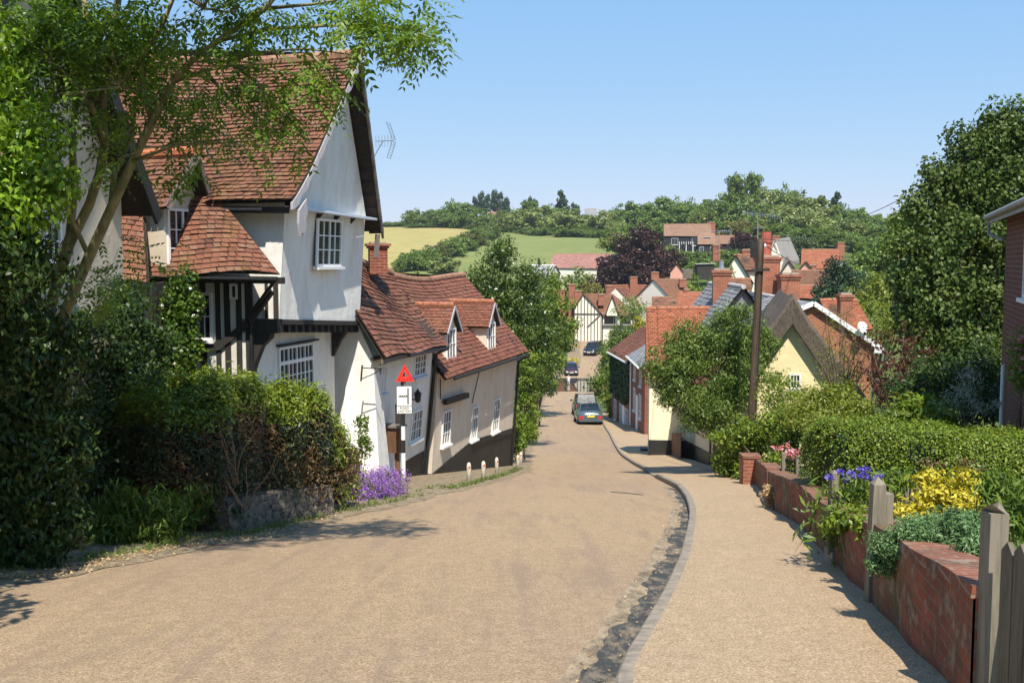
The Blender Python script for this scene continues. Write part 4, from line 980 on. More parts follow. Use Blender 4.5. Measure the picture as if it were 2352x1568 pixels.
def brick_gable():
    Y = 37.0; A = P(1856, 712, Y); B = P(2008, 792, Y); ap = P(1866, 696, Y); zb = -8
    x0, x1 = ap.x - 2.0, B.x - .1; xa = ap.x + .35
    slope = (ap.z - B.z) / (B.x - ap.x)
    H = thing('brick_house', 'orange brick gable end with a white bargeboard behind the thatched cottage', 'house', V((x0 + x1) / 2, Y + 3, gz(12, Y + 3)))
    zl = ap.z - slope * .62 * 2.0; zrr = B.z + .06
    m = MB(); m.face([V(x0, Y, zb), V(x1, Y, zb), V(x1, Y, zrr), V(ap.x, Y, ap.z - .08), V(x0, Y, zl)]); m.face([V(x1, Y, zb), V(x1, Y + 6, zb), V(x1, Y + 6, zrr), V(x1, Y, zrr)]); m.face([V(x0, Y + 6, zb), V(x0, Y, zb), V(x0, Y, zl), V(x0, Y + 6, zl)])
    m.build('wall', M['brick_orange'], H)
    m = MB(); m.tiles(V(x0 - .2, Y + 6, zl - .1), V(x0 - .2, Y - .15, zl - .1), V(ap.x, Y + 6, ap.z + .04), V(ap.x, Y - .15, ap.z + .04), .2, .25, .02); m.tiles(V(x1 + .25, Y - .15, zrr - .16), V(x1 + .25, Y + 6, zrr - .16), V(ap.x, Y - .15, ap.z + .04), V(ap.x, Y + 6, ap.z + .04), .2, .25, .02)
    R = m.build('roof', [M['slate'], M['under']], H)
    k = MB(); k.beam(V(ap.x, Y - .18, ap.z), V(x1 + .28, Y - .18, zrr - .18), .04, .17); k.beam(V(ap.x, Y - .18, ap.z), V(x0 - .2, Y - .18, zl - .1), .04, .17); k.obox(V(x1 + .05, Y - .18, zrr - .34), V(.36, 0, 0), V(0, .3, 0), V(0, 0, .16)); k.build('bargeboard', M['white'], R)
    k = MB(); k.lathe([(.02, 0), (.3, .09), (.32, .1), (.3, .115), (.0, .03)], (0, 0, 0), 14); dsh = k
    c = P(1978, 755, Y - .3); q = MB(); q.tube([c, c + V(.05, -.12, .1)], .03, 6); q.tube([c + V(0, -.12, .05), c + V(.02, -.16, .06)], [.24, .22], 12); q.build('satellite_dish', M['white'], H)
    chimney(H, P(1940, 700, 43), .5, .5, -3.2, P(1940, 672, 43).z, 0, 0, 'brick_chim')
    m = MB()
M['brick_orange'] = brick_mat('orange_brick', (.40, .155, .08), (.32, .12, .065), (.4, .3, .2), stain=.15)
brick_gable()
def back_roof():
    c0, c1 = P(1905, 720, 45), P(1960, 716, 45.5)
    broadside('back_wing', 'low orange tiled wing just behind the white bargeboard gable', (c0.x, 44), (c1.x + .1, 44.1), 3.0, -8, -2.75, P(1930, 690, 45).z, 'brick_orange', 'tile_orange')
back_roof()
M['slate_hung'] = plain('slate_hung_wall', (.19, .19, .19), .8, var=.3, vs=5, bump=.4)
def slate_houses():
    # two grey roofs between the orange roof and the thatch
    a = P(1700, 657, 40.0)
    H, T, R = gabled('slate_roofed_house', 'house with a bleached grey slate roof between the orange roof and the telegraph pole', (a.x - 1.5, 40.0), (1, 0, 0), 3.2, 6.5, -8, a.z - 2.15, a.z, 'slate_hung', 'slate', over=.2, th=.2, tw=.24, ridge='lead')
    b = P(1766, 680, 43.0)
    H2, T2, R2 = gabled('slate_roofed_house', 'blue grey slate roof with a big brick stack just behind the telegraph pole', (b.x - 1.7, 42.0), (1, 0, 0), 3.6, 6, -8, b.z - 1.9, b.z, 'brick', 'slate', over=.2, th=.2, tw=.24, ridge='lead')
    # big stacks
    chimney(H2, P(1762, 640, 45), .95, .8, -2.5, P(1762, 586, 45).z, 0, 0, 'brick_chim')
    o = P(1759, 586, 45); p = MB(); p.lathe([(.26, 0), (.25, .1), (.23, .5), (.24, .55), (.27, .58), (.27, .66), (.23, .67), (.235, 1.05), (.25, 1.08)], (o.x, o.y, o.z - .02), 14); p.build('chimney_pot', M['red_pot'], H2)
    chimney(H2, P(1811, 660, 44), .82, .7, -2.5, P(1811, 626, 44).z, 0, 0, 'brick_chim')
M['red_pot'] = plain('red_clay_pot', (.36, .09, .06), .7, var=.3, vs=4)
slate_houses()

M['gutter_grey'] = plain('grey_white_gutter', (.27, .27, .265), .5, var=.25)
def edge_house():
    A = V(8.15, 16.5, 0); B = V(6.35, 11.7, 0); e = (B - A).normalized(); n = V(e.y, -e.x, 0)
    if n.x > 0: n = -n
    W = (B - A).length; D = 6; T = lambda s, q, z: A + e * s - n * q + V(0, 0, z)
    ze = P(2310, 502, 16.5).z + .05; zb = gz(8, 15) - .6
    H = thing('brick_house', 'dark red brick house with white window sills above the clipped hedge', 'house', T(W / 2, D / 2, gz(8.5, 14)))
    m = MB(); m.face([T(0, 0, zb), T(W, 0, zb), T(W, 0, ze), T(0, 0, ze)]); m.face([T(0, D, zb), T(0, 0, zb), T(0, 0, ze), T(0, D, ze)]); m.face([T(W, 0, zb), T(W, D, zb), T(W, D, ze), T(W, 0, ze)]); m.face([T(W, D, zb), T(0, D, zb), T(0, D, ze), T(W, D, ze)])
    m.build('wall', M['brick_house'], H)
    m = MB(); m.tiles(T(-.25, -.25, ze), T(W + .4, -.25, ze), T(2.4, D / 2, ze + 1.6), T(W - 2, D / 2, ze + 1.6), .2, .25, .02); m.tiles(T(-.25, D + .3, ze), T(-.25, -.25, ze), T(2.4, D / 2 + .01, ze + 1.6), T(2.4, D / 2, ze + 1.6), .2, .25, .02)
    R = m.build('roof', [M['slate'], M['under']], H)
    k = MB(); gutter_run(k, T(-.3, -.29, ze - .02), T(W + .3, -.29, ze - .02), .045); gutter_run(k, T(-.3, -.29, ze - .02), T(-.3, D, ze - .02), .045); k.tube([T(-.25, -.25, ze - .05), T(-.24, -.24, ze - .3), T(-.04, -.04, ze - .4)], .03, 7); k.build('gutter', M['gutter_grey'], R)
    m = MB(); m.obox(T(-.26, -.22, ze - .12), e * (W + .6), n * .03, V(0, 0, .11)); m.build('fascia', M['gutter_grey'], R)
    pl = Plane(T(0, 0, 0), e); s, t = pl.pick(2355, 683); window(H, pl, s, t, 1.0, 1.15, 2, 2)
    m = MB(); q = pl.px(2312, 838, .05); m.tube([q, V(q.x, q.y, zb)], .028, 7); m.build('waste_pipe', M['white'], H)
edge_house()

# ---- street frontage between the cottages: gate pier, boarded gate
def frontage():
    a = onroad(1500, 1046); z = a.z
    H = thing('brick_gate_pier', 'low brick gate pier with a cream face against the pale cottage', 'pier', a + V(.25, -.2, 0))
    m = MB(); m.box((a.x + .28, a.y - .3, z - .5), (.5, .36, 1.5)); m.build('pier', M['brick_chim'], H)
    m = MB(); m.box((a.x + .28, a.y - .3, z + 1.0), (.58, .44, .08)); m.build('coping', M['ridge_old'], H)
    m = MB(); p = V(a.x + .56, a.y - .32, z - .3); q = V(6.3, 36.6, float(zr(36.6)) - .2); n = 11
    for i in range(n):
        c = p.lerp(q, i / n); dd = (q - p) / n; m.obox(c, dd * .93, V(-.03, 0, 0), V(0, 0, 1.35 - .02 * (i % 2)))
    H2 = thing('boarded_gate', 'brown boarded gate next to the low brick pier on the footway', 'gate', p.lerp(q, .5)); m.build('boards', M['timber_brown'], H2)
    m = MB(); m.beam(p + V(.03, 0, .35), q + V(.03, 0, .35), .04, .1); m.beam(p + V(.03, 0, 1.1), q + V(.03, 0, 1.1), .04, .1); m.build('rail', M['timber_brown'], H2)
frontage()
# ================================================================== the village across the ford
def wins(H, pl, W, rows, cols, z0, dz, w=.9, h=1.1, m0=.8):
    for r in range(rows):
        for c in range(cols):
            s = m0 + (W - 2 * m0) * (c + .5) / cols; window(H, pl, s - w / 2, z0 + dz * r, w, h, 2, 2)
def half_timbered():
    Y = 165.0; A = P(1318, 790, Y); B = P(1382, 790, Y); ap = P(1338, 676, Y); zb = -15
    e = V(1, -.12, 0).normalized(); W = 4.6; f = V(.12, 1, 0).normalized()
    o = V(A.x, Y, 0); T = lambda s, q, z: o + e * s + f * q + V(0, 0, z)
    zg = -13.3; ze = -8.6; zp = -5.3; D = 4.4
    H = thing('half_timbered_house', 'black and white half timbered house at the end of the street past the ford', 'house', T(W / 2, 2, zg))
    m = MB(); xa = 1.5
    m.face([T(0, 0, zb), T(W, 0, zb), T(W, 0, ze), T(xa, 0, zp), T(0, 0, ze + .9)]); m.face([T(0, D, zb), T(0, 0, zb), T(0, 0, ze + .9), T(0, D, ze + .9)]); m.face([T(W, 0, zb), T(W, D, zb), T(W, D, ze), T(W, 0, ze)])
    m.build('wall', M['far_white'], H)
    pl = Plane(T(0, 0, 0), e)
    for i, s in enumerate((.1, .65, 1.2, 1.75, 2.3, 2.85, 3.4, 3.95, 4.5)):
        top = (ze + .9 + (zp - ze - .9) * s / xa) if s < xa else zp + (ze - zp) * (s - xa) / (W - xa)
        m = MB(); m.obox(pl.at(s - .08, zb, 0), pl.e * .13, UP * (top - zb - .1), pl.n * .06); m.build('stud', M['timber_far'], H)
    m = MB(); m.obox(pl.at(0, ze - .1, 0), pl.e * W, UP * .22, pl.n * .07); m.build('rail', M['timber_far'], H)
    m = MB(); m.beam(pl.at(2.2, ze - 2.2, .05), pl.at(4.3, ze - .2, .05), .06, .2); m.build('brace', M['timber_far'], H)
    # cross wing to the right with the long brown roof
    m = MB(); g = lambda s, q, z: T(W + s, q, z); WW = 5.2
    m.face([g(0, .5, zb), g(WW, .5, zb), g(WW, .5, ze + .3), g(0, .5, ze + .3)]); m.face([g(WW, .5, zb), g(WW, 6, zb), g(WW, 6, ze + .3), g(WW, .5, ze + .3)]); m.build('wing_wall', M['far_white'], H)
    m = MB(); m.tiles(T(W + .25, -.2, ze - .25), T(W + .4, D + 1, ze), T(xa, -.25, zp + .05), T(xa + .6, D + 1, zp + .05), .22, .28, .03); m.tiles(T(-.2, D, ze + .8), T(-.2, -.25, ze + .8), T(xa, D, zp + .05), T(xa, -.25, zp + .05), .22, .28, .03)
    m.tiles(T(W - .6, .1, ze - .2), g(WW + .3, .1, ze - .2), T(xa + .6, 3.4, zp), g(1.6, 3.4, zp), .22, .28, .03); m.tiles(g(WW + .3, 6, ze), g(WW + .3, .1, ze - .2), g(1.62, 3.5, zp), g(1.6, 3.4, zp), .22, .28, .03)
    m.build('roof', [M['tile_brown'], M['under']], H)
    m = MB(); gx = 1.7; m.face([g(gx - .9, -.35, ze + .2), g(gx + .9, -.35, ze + .2), g(gx, -.35, ze + 3.0)]); m.face([g(gx - .9, -.35, ze - .2), g(gx + .9, -.35, ze - .2), g(gx + .9, -.35, ze + .2), g(gx - .9, -.35, ze + .2)]); G_ = m.build('gablet', M['far_white'], H)
    m = MB(); m.tiles(g(gx + 1.1, -.6, ze), g(gx + 1.1, 2.5, ze), g(gx, -.6, ze + 3.1), g(gx, 2.5, ze + 3.1), .22, .28, .03); m.tiles(g(gx - 1.1, 2.5, ze), g(gx - 1.1, -.6, ze), g(gx, 2.5, ze + 3.1), g(gx, -.6, ze + 3.1), .22, .28, .03); m.build('gablet_roof', [M['tile_brown'], M['under']], G_)
    pw = Plane(g(0, .5, 0), e)
    for s in (.4, 3.2): window(H, pw, s, ze - 1.5, 1.5, 1.3, 3, 2, frame='timber')
    window(H, pw, 1.3, ze - 4, 1.6, 1.4, 3, 2, frame='timber'); m = MB(); m.obox(pw.at(0, ze - 2.1, 0), pw.e * WW, UP * .3, pw.n * .25); m.build('jetty_beam', M['timber_far'], H)
    for s in (0, 2.0, 3.0, 5.0): m = MB(); m.obox(pw.at(s, zb, 0), pw.e * .2, UP * (ze - zb), pw.n * .06); m.build('stud', M['timber_far'], H)
    chimney(H, T(W - .2, 1.2, 0), .95, .9, zp - 1.9, zp - .0, 0, 0, 'brick_chim'); chimney(H, T(.4, 4.5, 0), 1.2, 1, zp - 3, zp + .5, 0, 0, 'brick_chim'); chimney(H, P(1313, 700, 172), 1.1, 1, -10, P(1313, 652, 172).z, 0, 0, 'brick_chim')
    chimney(H, P(1287, 700, 172), 1.5, 1, -10, P(1287, 664, 172).z, 0, 0, 'brick_chim')
half_timbered()
def fhouse(name, label, u0, u1, vr, ve, vb, Y, dpt, wall, roof, skew=0.0, rows=0, cols=0, th=.24, chims=(), ridge='ridge_old', ww=1.0, wh=1.2, wz=-1.9):
    """broadside far house seen between u0..u1, ridge at vr, eaves at ve, base at vb"""
    a = P(u0, ve, Y); tq = ((u0 + u1) / 2 - CX) / FD; wq = (u1 - u0) / FD * Y; b = P(u1, ve, Y - wq * tq * .9 + (skew if skew < 0 else 0)) if skew < 3 else P(u1, ve, Y + skew); zg = P((u0 + u1) / 2, vb, Y).z
    ztop = P((u0 + u1) / 2, vr, Y + dpt / 2).z; ze = P((u0 + u1) / 2, ve, Y).z
    H, T, R, pl = broadside(name, label, (a.x, a.y), (b.x, b.y), dpt, zg, ze, ztop, wall, roof, th=th, tw=th * 1.3, ridge=ridge)
    W = (V(b.x, b.y, 0) - V(a.x, a.y, 0)).length
    if rows: wins(H, pl, W, rows, cols, ze + wz, -2.5, ww, wh)
    for (u, vt, v0, w) in chims:
        c = P(u, vt, Y + dpt / 2); c0 = P(u, v0, Y + dpt / 2); chimney(H, c, w, w * .85, c0.z, c.z, 0, 0, 'brick_chim')
    return H, T, R, pl, W, ze, ztop
def fgable(name, label, u0, u1, ua, va, ve, vb, Y, D, wall, roof, skew=0.0, chims=(), th=.24):
    a = P(u0, ve, Y); tq = ((u0 + u1) / 2 - CX) / FD; b = P(u1, ve, Y - (u1 - u0) / FD * Y * tq); W = (b - a).length
    H, T, R = gabled(name, label, (a.x, a.y), (b.x - a.x, b.y - a.y, 0), W, D, P(u0, vb, Y).z, P(u0, ve, Y).z, P(ua, va, Y).z, wall, roof, th=th, tw=th * 1.3, ridge='ridge_old', verge=.25)
    for (u, vt, v0, w) in chims:
        c = P(u, vt, Y + D / 2); c0 = P(u, v0, Y + D / 2); chimney(H, c, w, w * .85, c0.z, c.z, 0, 0, 'brick_chim')
    return H, T
# white gabled house with the long red roof
def white_gable_house():
    Y = 174.0; L0 = P(1388, 705, Y); top = P(1420, 655, Y)
    a = P(1388, 715, Y); b = P(1440, 715, Y)
    e = V(b.x - a.x, 3.2, 0); f = V(b.x - a.x, -3.2, 0)
    H, T, R, pl = broadside('white_gabled_house', 'white house with two gables and a long red roof behind the half timbered house', (P(1400, 700, Y).x, Y), (P(1505, 700, Y + 1).x, Y + 1), 6, -14, P(1400, 697, Y).z, P(1450, 656, Y).z, 'far_white', 'tile_red', th=.24, tw=.3)
    g = MB(); c = P(1420, 700, Y - 2.5); w = 2.6; zt = P(1413, 662, Y).z; zbm = P(1400, 712, Y).z
    q = lambda s, d_, z: V(P(1412, 700, Y).x + s, Y + d_, z)
    g.face([q(-2.6, -1.5, -14), q(3.2, -3.5, -14), q(3.2, -3.5, zbm + .6), q(-.2, -2.6, zt), q(-2.6, -1.5, zbm + 1.2)]); g.build('gable_wall', M['far_white'], H)
    g = MB(); g.tiles(q(3.4, -3.6, zbm + .3), q(5.6, 2, zbm + .6), q(-.1, -2.7, zt + .1), q(2, 2.6, zt + .1), .24, .3, .03); g.build('gable_roof', [M['tile_red'], M['under']], H)
    r = lambda s, d_, z: V(P(1503, 700, Y).x + s, Y + d_, z); zq = P(1505, 664, Y).z
    g = MB(); g.face([r(-1.4, -1.2, -14), r(.6, .4, -14), r(.6, .4, zq - 1.5), r(.25, .1, zq), r(-1.4, -1.2, zq - 3.2)]); g.build('gable_wall', M['far_white'], H)
    for u, vt, w in ((1400, 655, 1.1), (1455, 635, 1.3)): cc = P(u, vt, Y + 3); chimney(H, cc, w, w, cc.z - 3.2, cc.z, 0, 0, 'brick_chim')
white_gable_house()
H = fhouse('brown_roofed_house', 'house with a broad dull brown roof under the copper beech', 1546, 1606, 641, 690, 760, 168, 9, 'far_white', 'tile_brown', 4.2, chims=((1504, 624, 650, 1.3), (1568, 640, 660, 1.2)))
fhouse('orange_roofed_cottage', 'cottage with a patchy orange roof between the white gables and the tall brick stack', 1560, 1662, 671, 702, 760, 120, 6, 'buff_plaster', 'tile_orange', 1, chims=((1577, 663, 680, .7),))
fhouse('brick_outbuilding', 'low mossy roofed outbuilding in front of the brown roof', 1500, 1540, 682, 700, 740, 150, 3, 'brick_orange', 'tile_lichen', 1)
fhouse('buff_gabled_annexe', 'little annexe with a buff gable beside the patchy orange roof', 1538, 1580, 690, 705, 740, 138, 3, 'buff_yellow', 'tile_brown', 2)
# black boarded house on the hillside
def hill_house():
    Y = 228.0
    H, T, R, pl, W, ze, zt = fhouse('black_boarded_house', 'black weatherboarded house with a long tan tile roof standing on the far hillside', 1526, 1632, 515, 541, 585, Y, 9, 'black_boards', 'tile_tan', 1.5, th=.3, chims=((1632, 510, 540, 1.9),))
    window(H, pl, 1.6, ze - 2.1, 1.5, 1.5, 2, 1); window(H, pl, 6.2, ze - 2.3, 2.2, 1.8, 2, 1)
    e = pl.e; z2 = P(1600, 562, Y).z
    m = MB(); o = T(4.6 * 1.0 + 2.4, 0, 0); q = lambda s, b, z: T(7.4 + s, -b, z)
    m.tiles(q(0, 2.6, z2), q(3.9, 2.6, z2), q(0, -.2, ze + .5), q(3.9, -.2, ze + .5), .3, .4, .03); m.build('lean_to_roof', [M['tile_tan'], M['under']], H)
    m = MB(); m.face([q(.1, 2.3, z2 - 3), q(3.8, 2.3, z2 - 3), q(3.8, 2.3, z2), q(.1, 2.3, z2)]); m.face([q(.1, 0, z2 - 3), q(.1, 2.3, z2 - 3), q(.1, 2.3, z2), q(.1, 0, ze)]); m.build('lean_to_wall', M['black_boards'], H)
    p2 = Plane(q(0, 2.3, 0), e)
    for s in (.5, 2.8): window(H, p2, s, z2 - 2.2, .9, 1.7, 2, 1)
    dq = Plane(q(0, 1.2, 0), e); window(H, dq, 1.2, ze - 1.3, 1.8, .9, 3, 1)
    m = MB()
    for k in range(7): a = T(3.4 + k * .5, -.1, z2 + .6); m.beam(a, a + pl.n * 2.2 - V(0, 0, .5), .09, .12)
    for s in (3.4, 4.9, 6.4): a = T(s, -2.2, z2 - 3); m.beam(a, a + V(0, 0, 3.0), .14, .14)
    m.build('veranda', M['white'], H)
    fhouse('tiled_garage', 'low tan roofed garage beside the black boarded house', 1634, 1688, 541, 559, 585, Y + 1, 7, 'black_boards', 'tile_tan', 1, th=.3)
M['black_boards'] = wood_mat('black_boards', (.032, .034, .04), .6)
M['tile_tan'] = tile_mat('tan_roof_tiles', [(.22, .13, .085), (.28, .165, .11), (.31, .185, .125), (.26, .16, .105)], moss=(.24, .17, .115), mossamt=.2)
hill_house()
def pink_roofs():
    fhouse('pink_roofed_house', 'long low house with a faded pink tile roof at the foot of the green field', 1262, 1392, 583, 614, 650, 214, 9, 'far_white', 'tile_pink', -3, th=.3)
    Y = 200.0; a, b = P(1214, 634, Y), P(1262, 634, Y)
    H, T, R, pl = broadside('white_conservatory', 'white framed conservatory with a grey glazed roof beside the faded pink roof', (a.x, a.y), (b.x, b.y - 2), 5, -12, P(1240, 627, Y).z, P(1240, 609, Y).z, 'far_white', 'slate', th=.4, tw=.5, ridge='white')
    wins(H, pl, 4, 1, 3, P(1240, 640, Y).z - .6, 1, 1.1, 1.3, .3)
    m = MB(); z0, z1 = P(1240, 627, Y).z, P(1240, 609, Y).z + .1
    for s in (-.1, 2.1, 4.2): m.beam(T(s, -.3, z0), T(s, 2.4, z1 + .1), .12, .12)
    m.build('glazing_bar', M['white'], H)
pink_roofs()
def creeper_house():
    Y = 92.0; H, T = fgable('creeper_clad_house', 'white gabled house whose wall is laced with pale creeper, left of the big brick stack', 1652, 1724, 1686, 584, 640, 720, Y, 8, 'far_white', 'tile_brown', 1.2, chims=((1645, 560, 600, .7),))
    a = P(1662, 660, Y); n = 1500; pos = np.stack([RNG.uniform(P(1660, 600, Y).x, P(1702, 600, Y).x, n), np.full(n, Y - .1) - RNG.uniform(0, .2, n), RNG.uniform(P(1680, 700, Y).z, P(1686, 600, Y).z, n)], 1)
    keep = (np.abs(pos[:, 0] - P(1688, 600, Y).x) < (P(1688, 592, Y).z - pos[:, 2]) * .7) & (np.sin(pos[:, 0] * 7) + np.sin(pos[:, 2] * 3 + pos[:, 0] * 3) > -.3); pos = pos[keep]
    quads_object('creeper', [leaf_quads(RNG, pos, np.array((0, -1, .3)) + RNG.normal(size=pos.shape) * .5, .3, .25)], M['leaf_pale'], H)
    fhouse('cottage_range', 'row of low red tile roofs running right of the creeper clad gable', 1698, 1760, 585, 618, 700, 96, 7, 'far_white', 'tile_brown', 1, chims=((1712, 572, 592, .7),))
creeper_house()
def far_thatch():
    Y = 172.0; a = P(1772, 600, Y); ap = P(1790, 548, Y)
    H, T = fgable('grey_thatched_house', 'house with a steep weathered grey thatched roof among the far trees', 1760, 1800, 1776, 553, 606, 660, Y, 9, 'far_white', 'thatch', 1, chims=((1781, 541, 575, 1.3),), th=0)
    m = MB(); q = lambda u, v, y: P(u, v, y)
    def slab(p): m.prism(p, V(.05, 0, -.7))
    slab([q(1760, 605, Y - .5), q(1776, 552, Y - .5), q(1812, 545, Y + 9), q(1800, 590, Y + 9)]); slab([q(1776, 551, Y - .5), q(1800, 608, Y - .5), q(1836, 595, Y + 10), q(1813, 544, Y + 9)])
    slab([q(1795, 612, Y - 2), q(1804, 590, Y - 1), q(1812, 590, Y + 3), q(1808, 614, Y)])
    m.build('thatch_roof', M['thatch_grey'], H)
M['thatch_grey'] = tile_mat('bleached_thatch', [(.22, .2, .18), (.3, .28, .25), (.34, .32, .29)], mossamt=.2)
far_thatch()
fhouse('pink_house', 'salmon pink house with a bright red roof, furthest right in the village', 1842, 1924, 573, 614, 660, 170, 8, 'pink_plaster', 'tile_orange', 2, chims=((1930, 556, 600, 1.2), (1853, 583, 600, 1.3)))
fgable('pink_gabled_house', 'pink walled house with a hipped red roof in front of the far red roof', 1832, 1868, 1850, 600, 622, 680, 150, 7, 'pink_plaster', 'tile_red', 1, chims=((1860, 608, 640, 1.6),))
fhouse('red_roofed_house', 'house with a deep brown red roof in two pitches right of the brick stacks', 1820, 1912, 621, 652, 720, 118, 8, 'buff_plaster', 'tile_brown', 1)
fhouse('red_roofed_outshut', 'lower red tiled range just below the deep brown red roof', 1826, 1896, 655, 682, 730, 112, 5, 'brick', 'tile_orange', 1)
fgable('orange_gabled_cottage', 'small orange washed gable squeezed between the brick stacks and the pink house', 1795, 1828, 1812, 598, 622, 690, 130, 6, 'cream_plaster', 'tile_brown', 1)
fhouse('roof_behind_stack', 'brown tiled house seen between the two nearest brick stacks', 1665, 1720, 640, 690, 730, 70, 6, 'brick', 'tile_brown', 1)
fhouse('hilltop_house', 'tiny house with a red roof among the trees on the far skyline', 1120, 1146, 487, 494, 520, 405, 6, 'far_white', 'tile_pink', 0, th=.4)
fhouse('hilltop_barn', 'grey roofed barn showing between the trees on the skyline', 1344, 1370, 480, 500, 530, 360, 8, 'grey_plaster', 'slate', 0, th=.4)
def garden_bits():
    Y = 200.0; a = P(1640, 607, 190)
    H = thing('garden_shed', 'small dark shed with a flat grey roof in the gardens below the black house', 'shed', V(a.x, 190, a.z - 2))
    m = MB(); c = P(1618, 612, 190); m.box((c.x, c.y, c.z - 2.5), (3.2, 2.4, 2.9)); m.build('wall', M['timber'], H)
    m = MB(); m.obox((c.x - 1.9, c.y - 1.5, c.z + .4), (3.8, 0, .15), (0, 3, 0), (0, 0, .12)); m.build('roof', M['lead'], H)
    H = thing('garden_fence', 'pale boarded fence in the gardens left of the dark shed', 'fence', P(1585, 618, 190)); m = MB(); p0, p1 = P(1562, 622, 192), P(1606, 622, 190); m.obox(p0 - V(0, 0, 1.5), p1 - p0, V(0, .08, 0), V(0, 0, 1.9)); m.build('boards', M['post'], H)
    Y = 195; H, T = fgable('pink_gabled_cottage', 'dim pinkish gable half hidden at the right hand foot of the copper beech', 1540, 1568, 1562, 604, 622, 660, 186, 5, 'pink_plaster', 'tile_brown', 1)
    # orange washed wall and bins by the half timbered house
    H = thing('orange_wall', 'low orange washed wall beside the road up to the half timbered house', 'wall', P(1318, 808, 158)); m = MB(); p0, p1 = P(1290, 800, 160), P(1332, 806, 156); m.obox(p0 - V(0, 0, 1.2), p1 - p0, V(0, .3, 0), V(0, 0, 2.0)); m.build('wall', M['orange_plaster'], H)
    H = thing('orange_cottage', 'orange washed cottage behind the trees at the left of the upper road', 'cottage', P(1290, 790, 170)); 
    m = MB(); c = P(1296, 800, 166); m.box((c.x, c.y + 2, c.z - 1), (5.0, 4, 4.2)); m.build('wall', M['orange_plaster'], H)
    m = MB(); m.tiles(V(c.x - 2.8, c.y - .3, c.z + 3.1), V(c.x + 2.8, c.y - .3, c.z + 3.1), V(c.x - 2.8, c.y + 2, c.z + 5.2), V(c.x + 2.8, c.y + 2, c.z + 5.2), .25, .3, .03); m.build('roof', [M['tile_red'], M['under']], H)
    window(H, Plane(V(c.x - 2.5, c.y, 0), V(1, 0, 0)), 1, c.z + .8, 1, 1.2, 2, 2)
garden_bits()
# ================================================================== planting
def stems(name, base, tips, r0, mat, parent, mid=.5, wob=.25, sides=5, maxn=14):
    m = MB(); base = Vector(base)
    tips = [Vector(t) for t in tips[:maxn]]
    if not tips: return
    c = sum(tips, V(0, 0, 0)) / len(tips); fork = base.lerp(c, mid * .7)
    m.tube([base - V(0, 0, .3), base.lerp(fork, .5) + V(random.uniform(-.1, .1), random.uniform(-.1, .1), 0) * wob, fork], [r0 * 1.25, r0, r0 * .8], sides + 2)
    for t in tips:
        h = fork.lerp(t, .5) + V(random.uniform(-1, 1), random.uniform(-1, 1), random.uniform(-.2, .6)) * wob * (t - fork).length * .35
        m.tube([fork, h, t], [r0 * .55, r0 * .33, r0 * .1], sides)
    return m.build(name, mat, parent, smooth=True)
def plant(name, label, cat, lobes, mat, m=16, cr=.3, leaf=(.1, .05), base=None, trunk=None, bark='bark', droop=.2, up=.35, rand=.6, flat=.8, kper=1.0, group=None, extra=None, part='crown', r0=.06, seed=0):
    """lobes [(centre, radii, clusters)] -> thing > crown, trunk"""
    rng = np.random.default_rng(100 + seed)
    cs = np.array([l[0] for l in lobes]); w = np.array([l[2] for l in lobes], float)
    c = (cs * w[:, None]).sum(0) / w.sum()
    if base is None: base = (c[0], c[1], gz(c[0], c[1]))
    t = thing(name, label, cat, base, group)
    cc = lobe_clusters(rng, lobes, kper)
    packs = [cluster_leaves(rng, cc, cr, m, leaf[0], leaf[1], flat, up, droop, rand)]
    quads_object(part, packs, M[mat] if isinstance(mat, str) else mat, t)
    if extra:
        for nm, mt, pk in extra(rng, cc): quads_object(nm, [pk], M[mt], t)
    cen = cc.mean(0); od = np.argsort(np.linalg.norm((cc - cen) / (np.ptp(cc, axis=0) + .1), axis=1) + (cc[:, 2] > cen[2]) * .3); idx = rng.permutation(od[:max(8, len(od) // 2)])[:trunk if trunk else 8]
    stems('trunk' if part == 'crown' else 'stem', base, [cc[i] for i in idx], r0, M[bark], t)
    return t
def petals(rng, pos, size, mat):
    return leaf_quads(rng, pos, rng.normal(size=pos.shape) + np.array((0, -.5, .8)), size, size * .8)
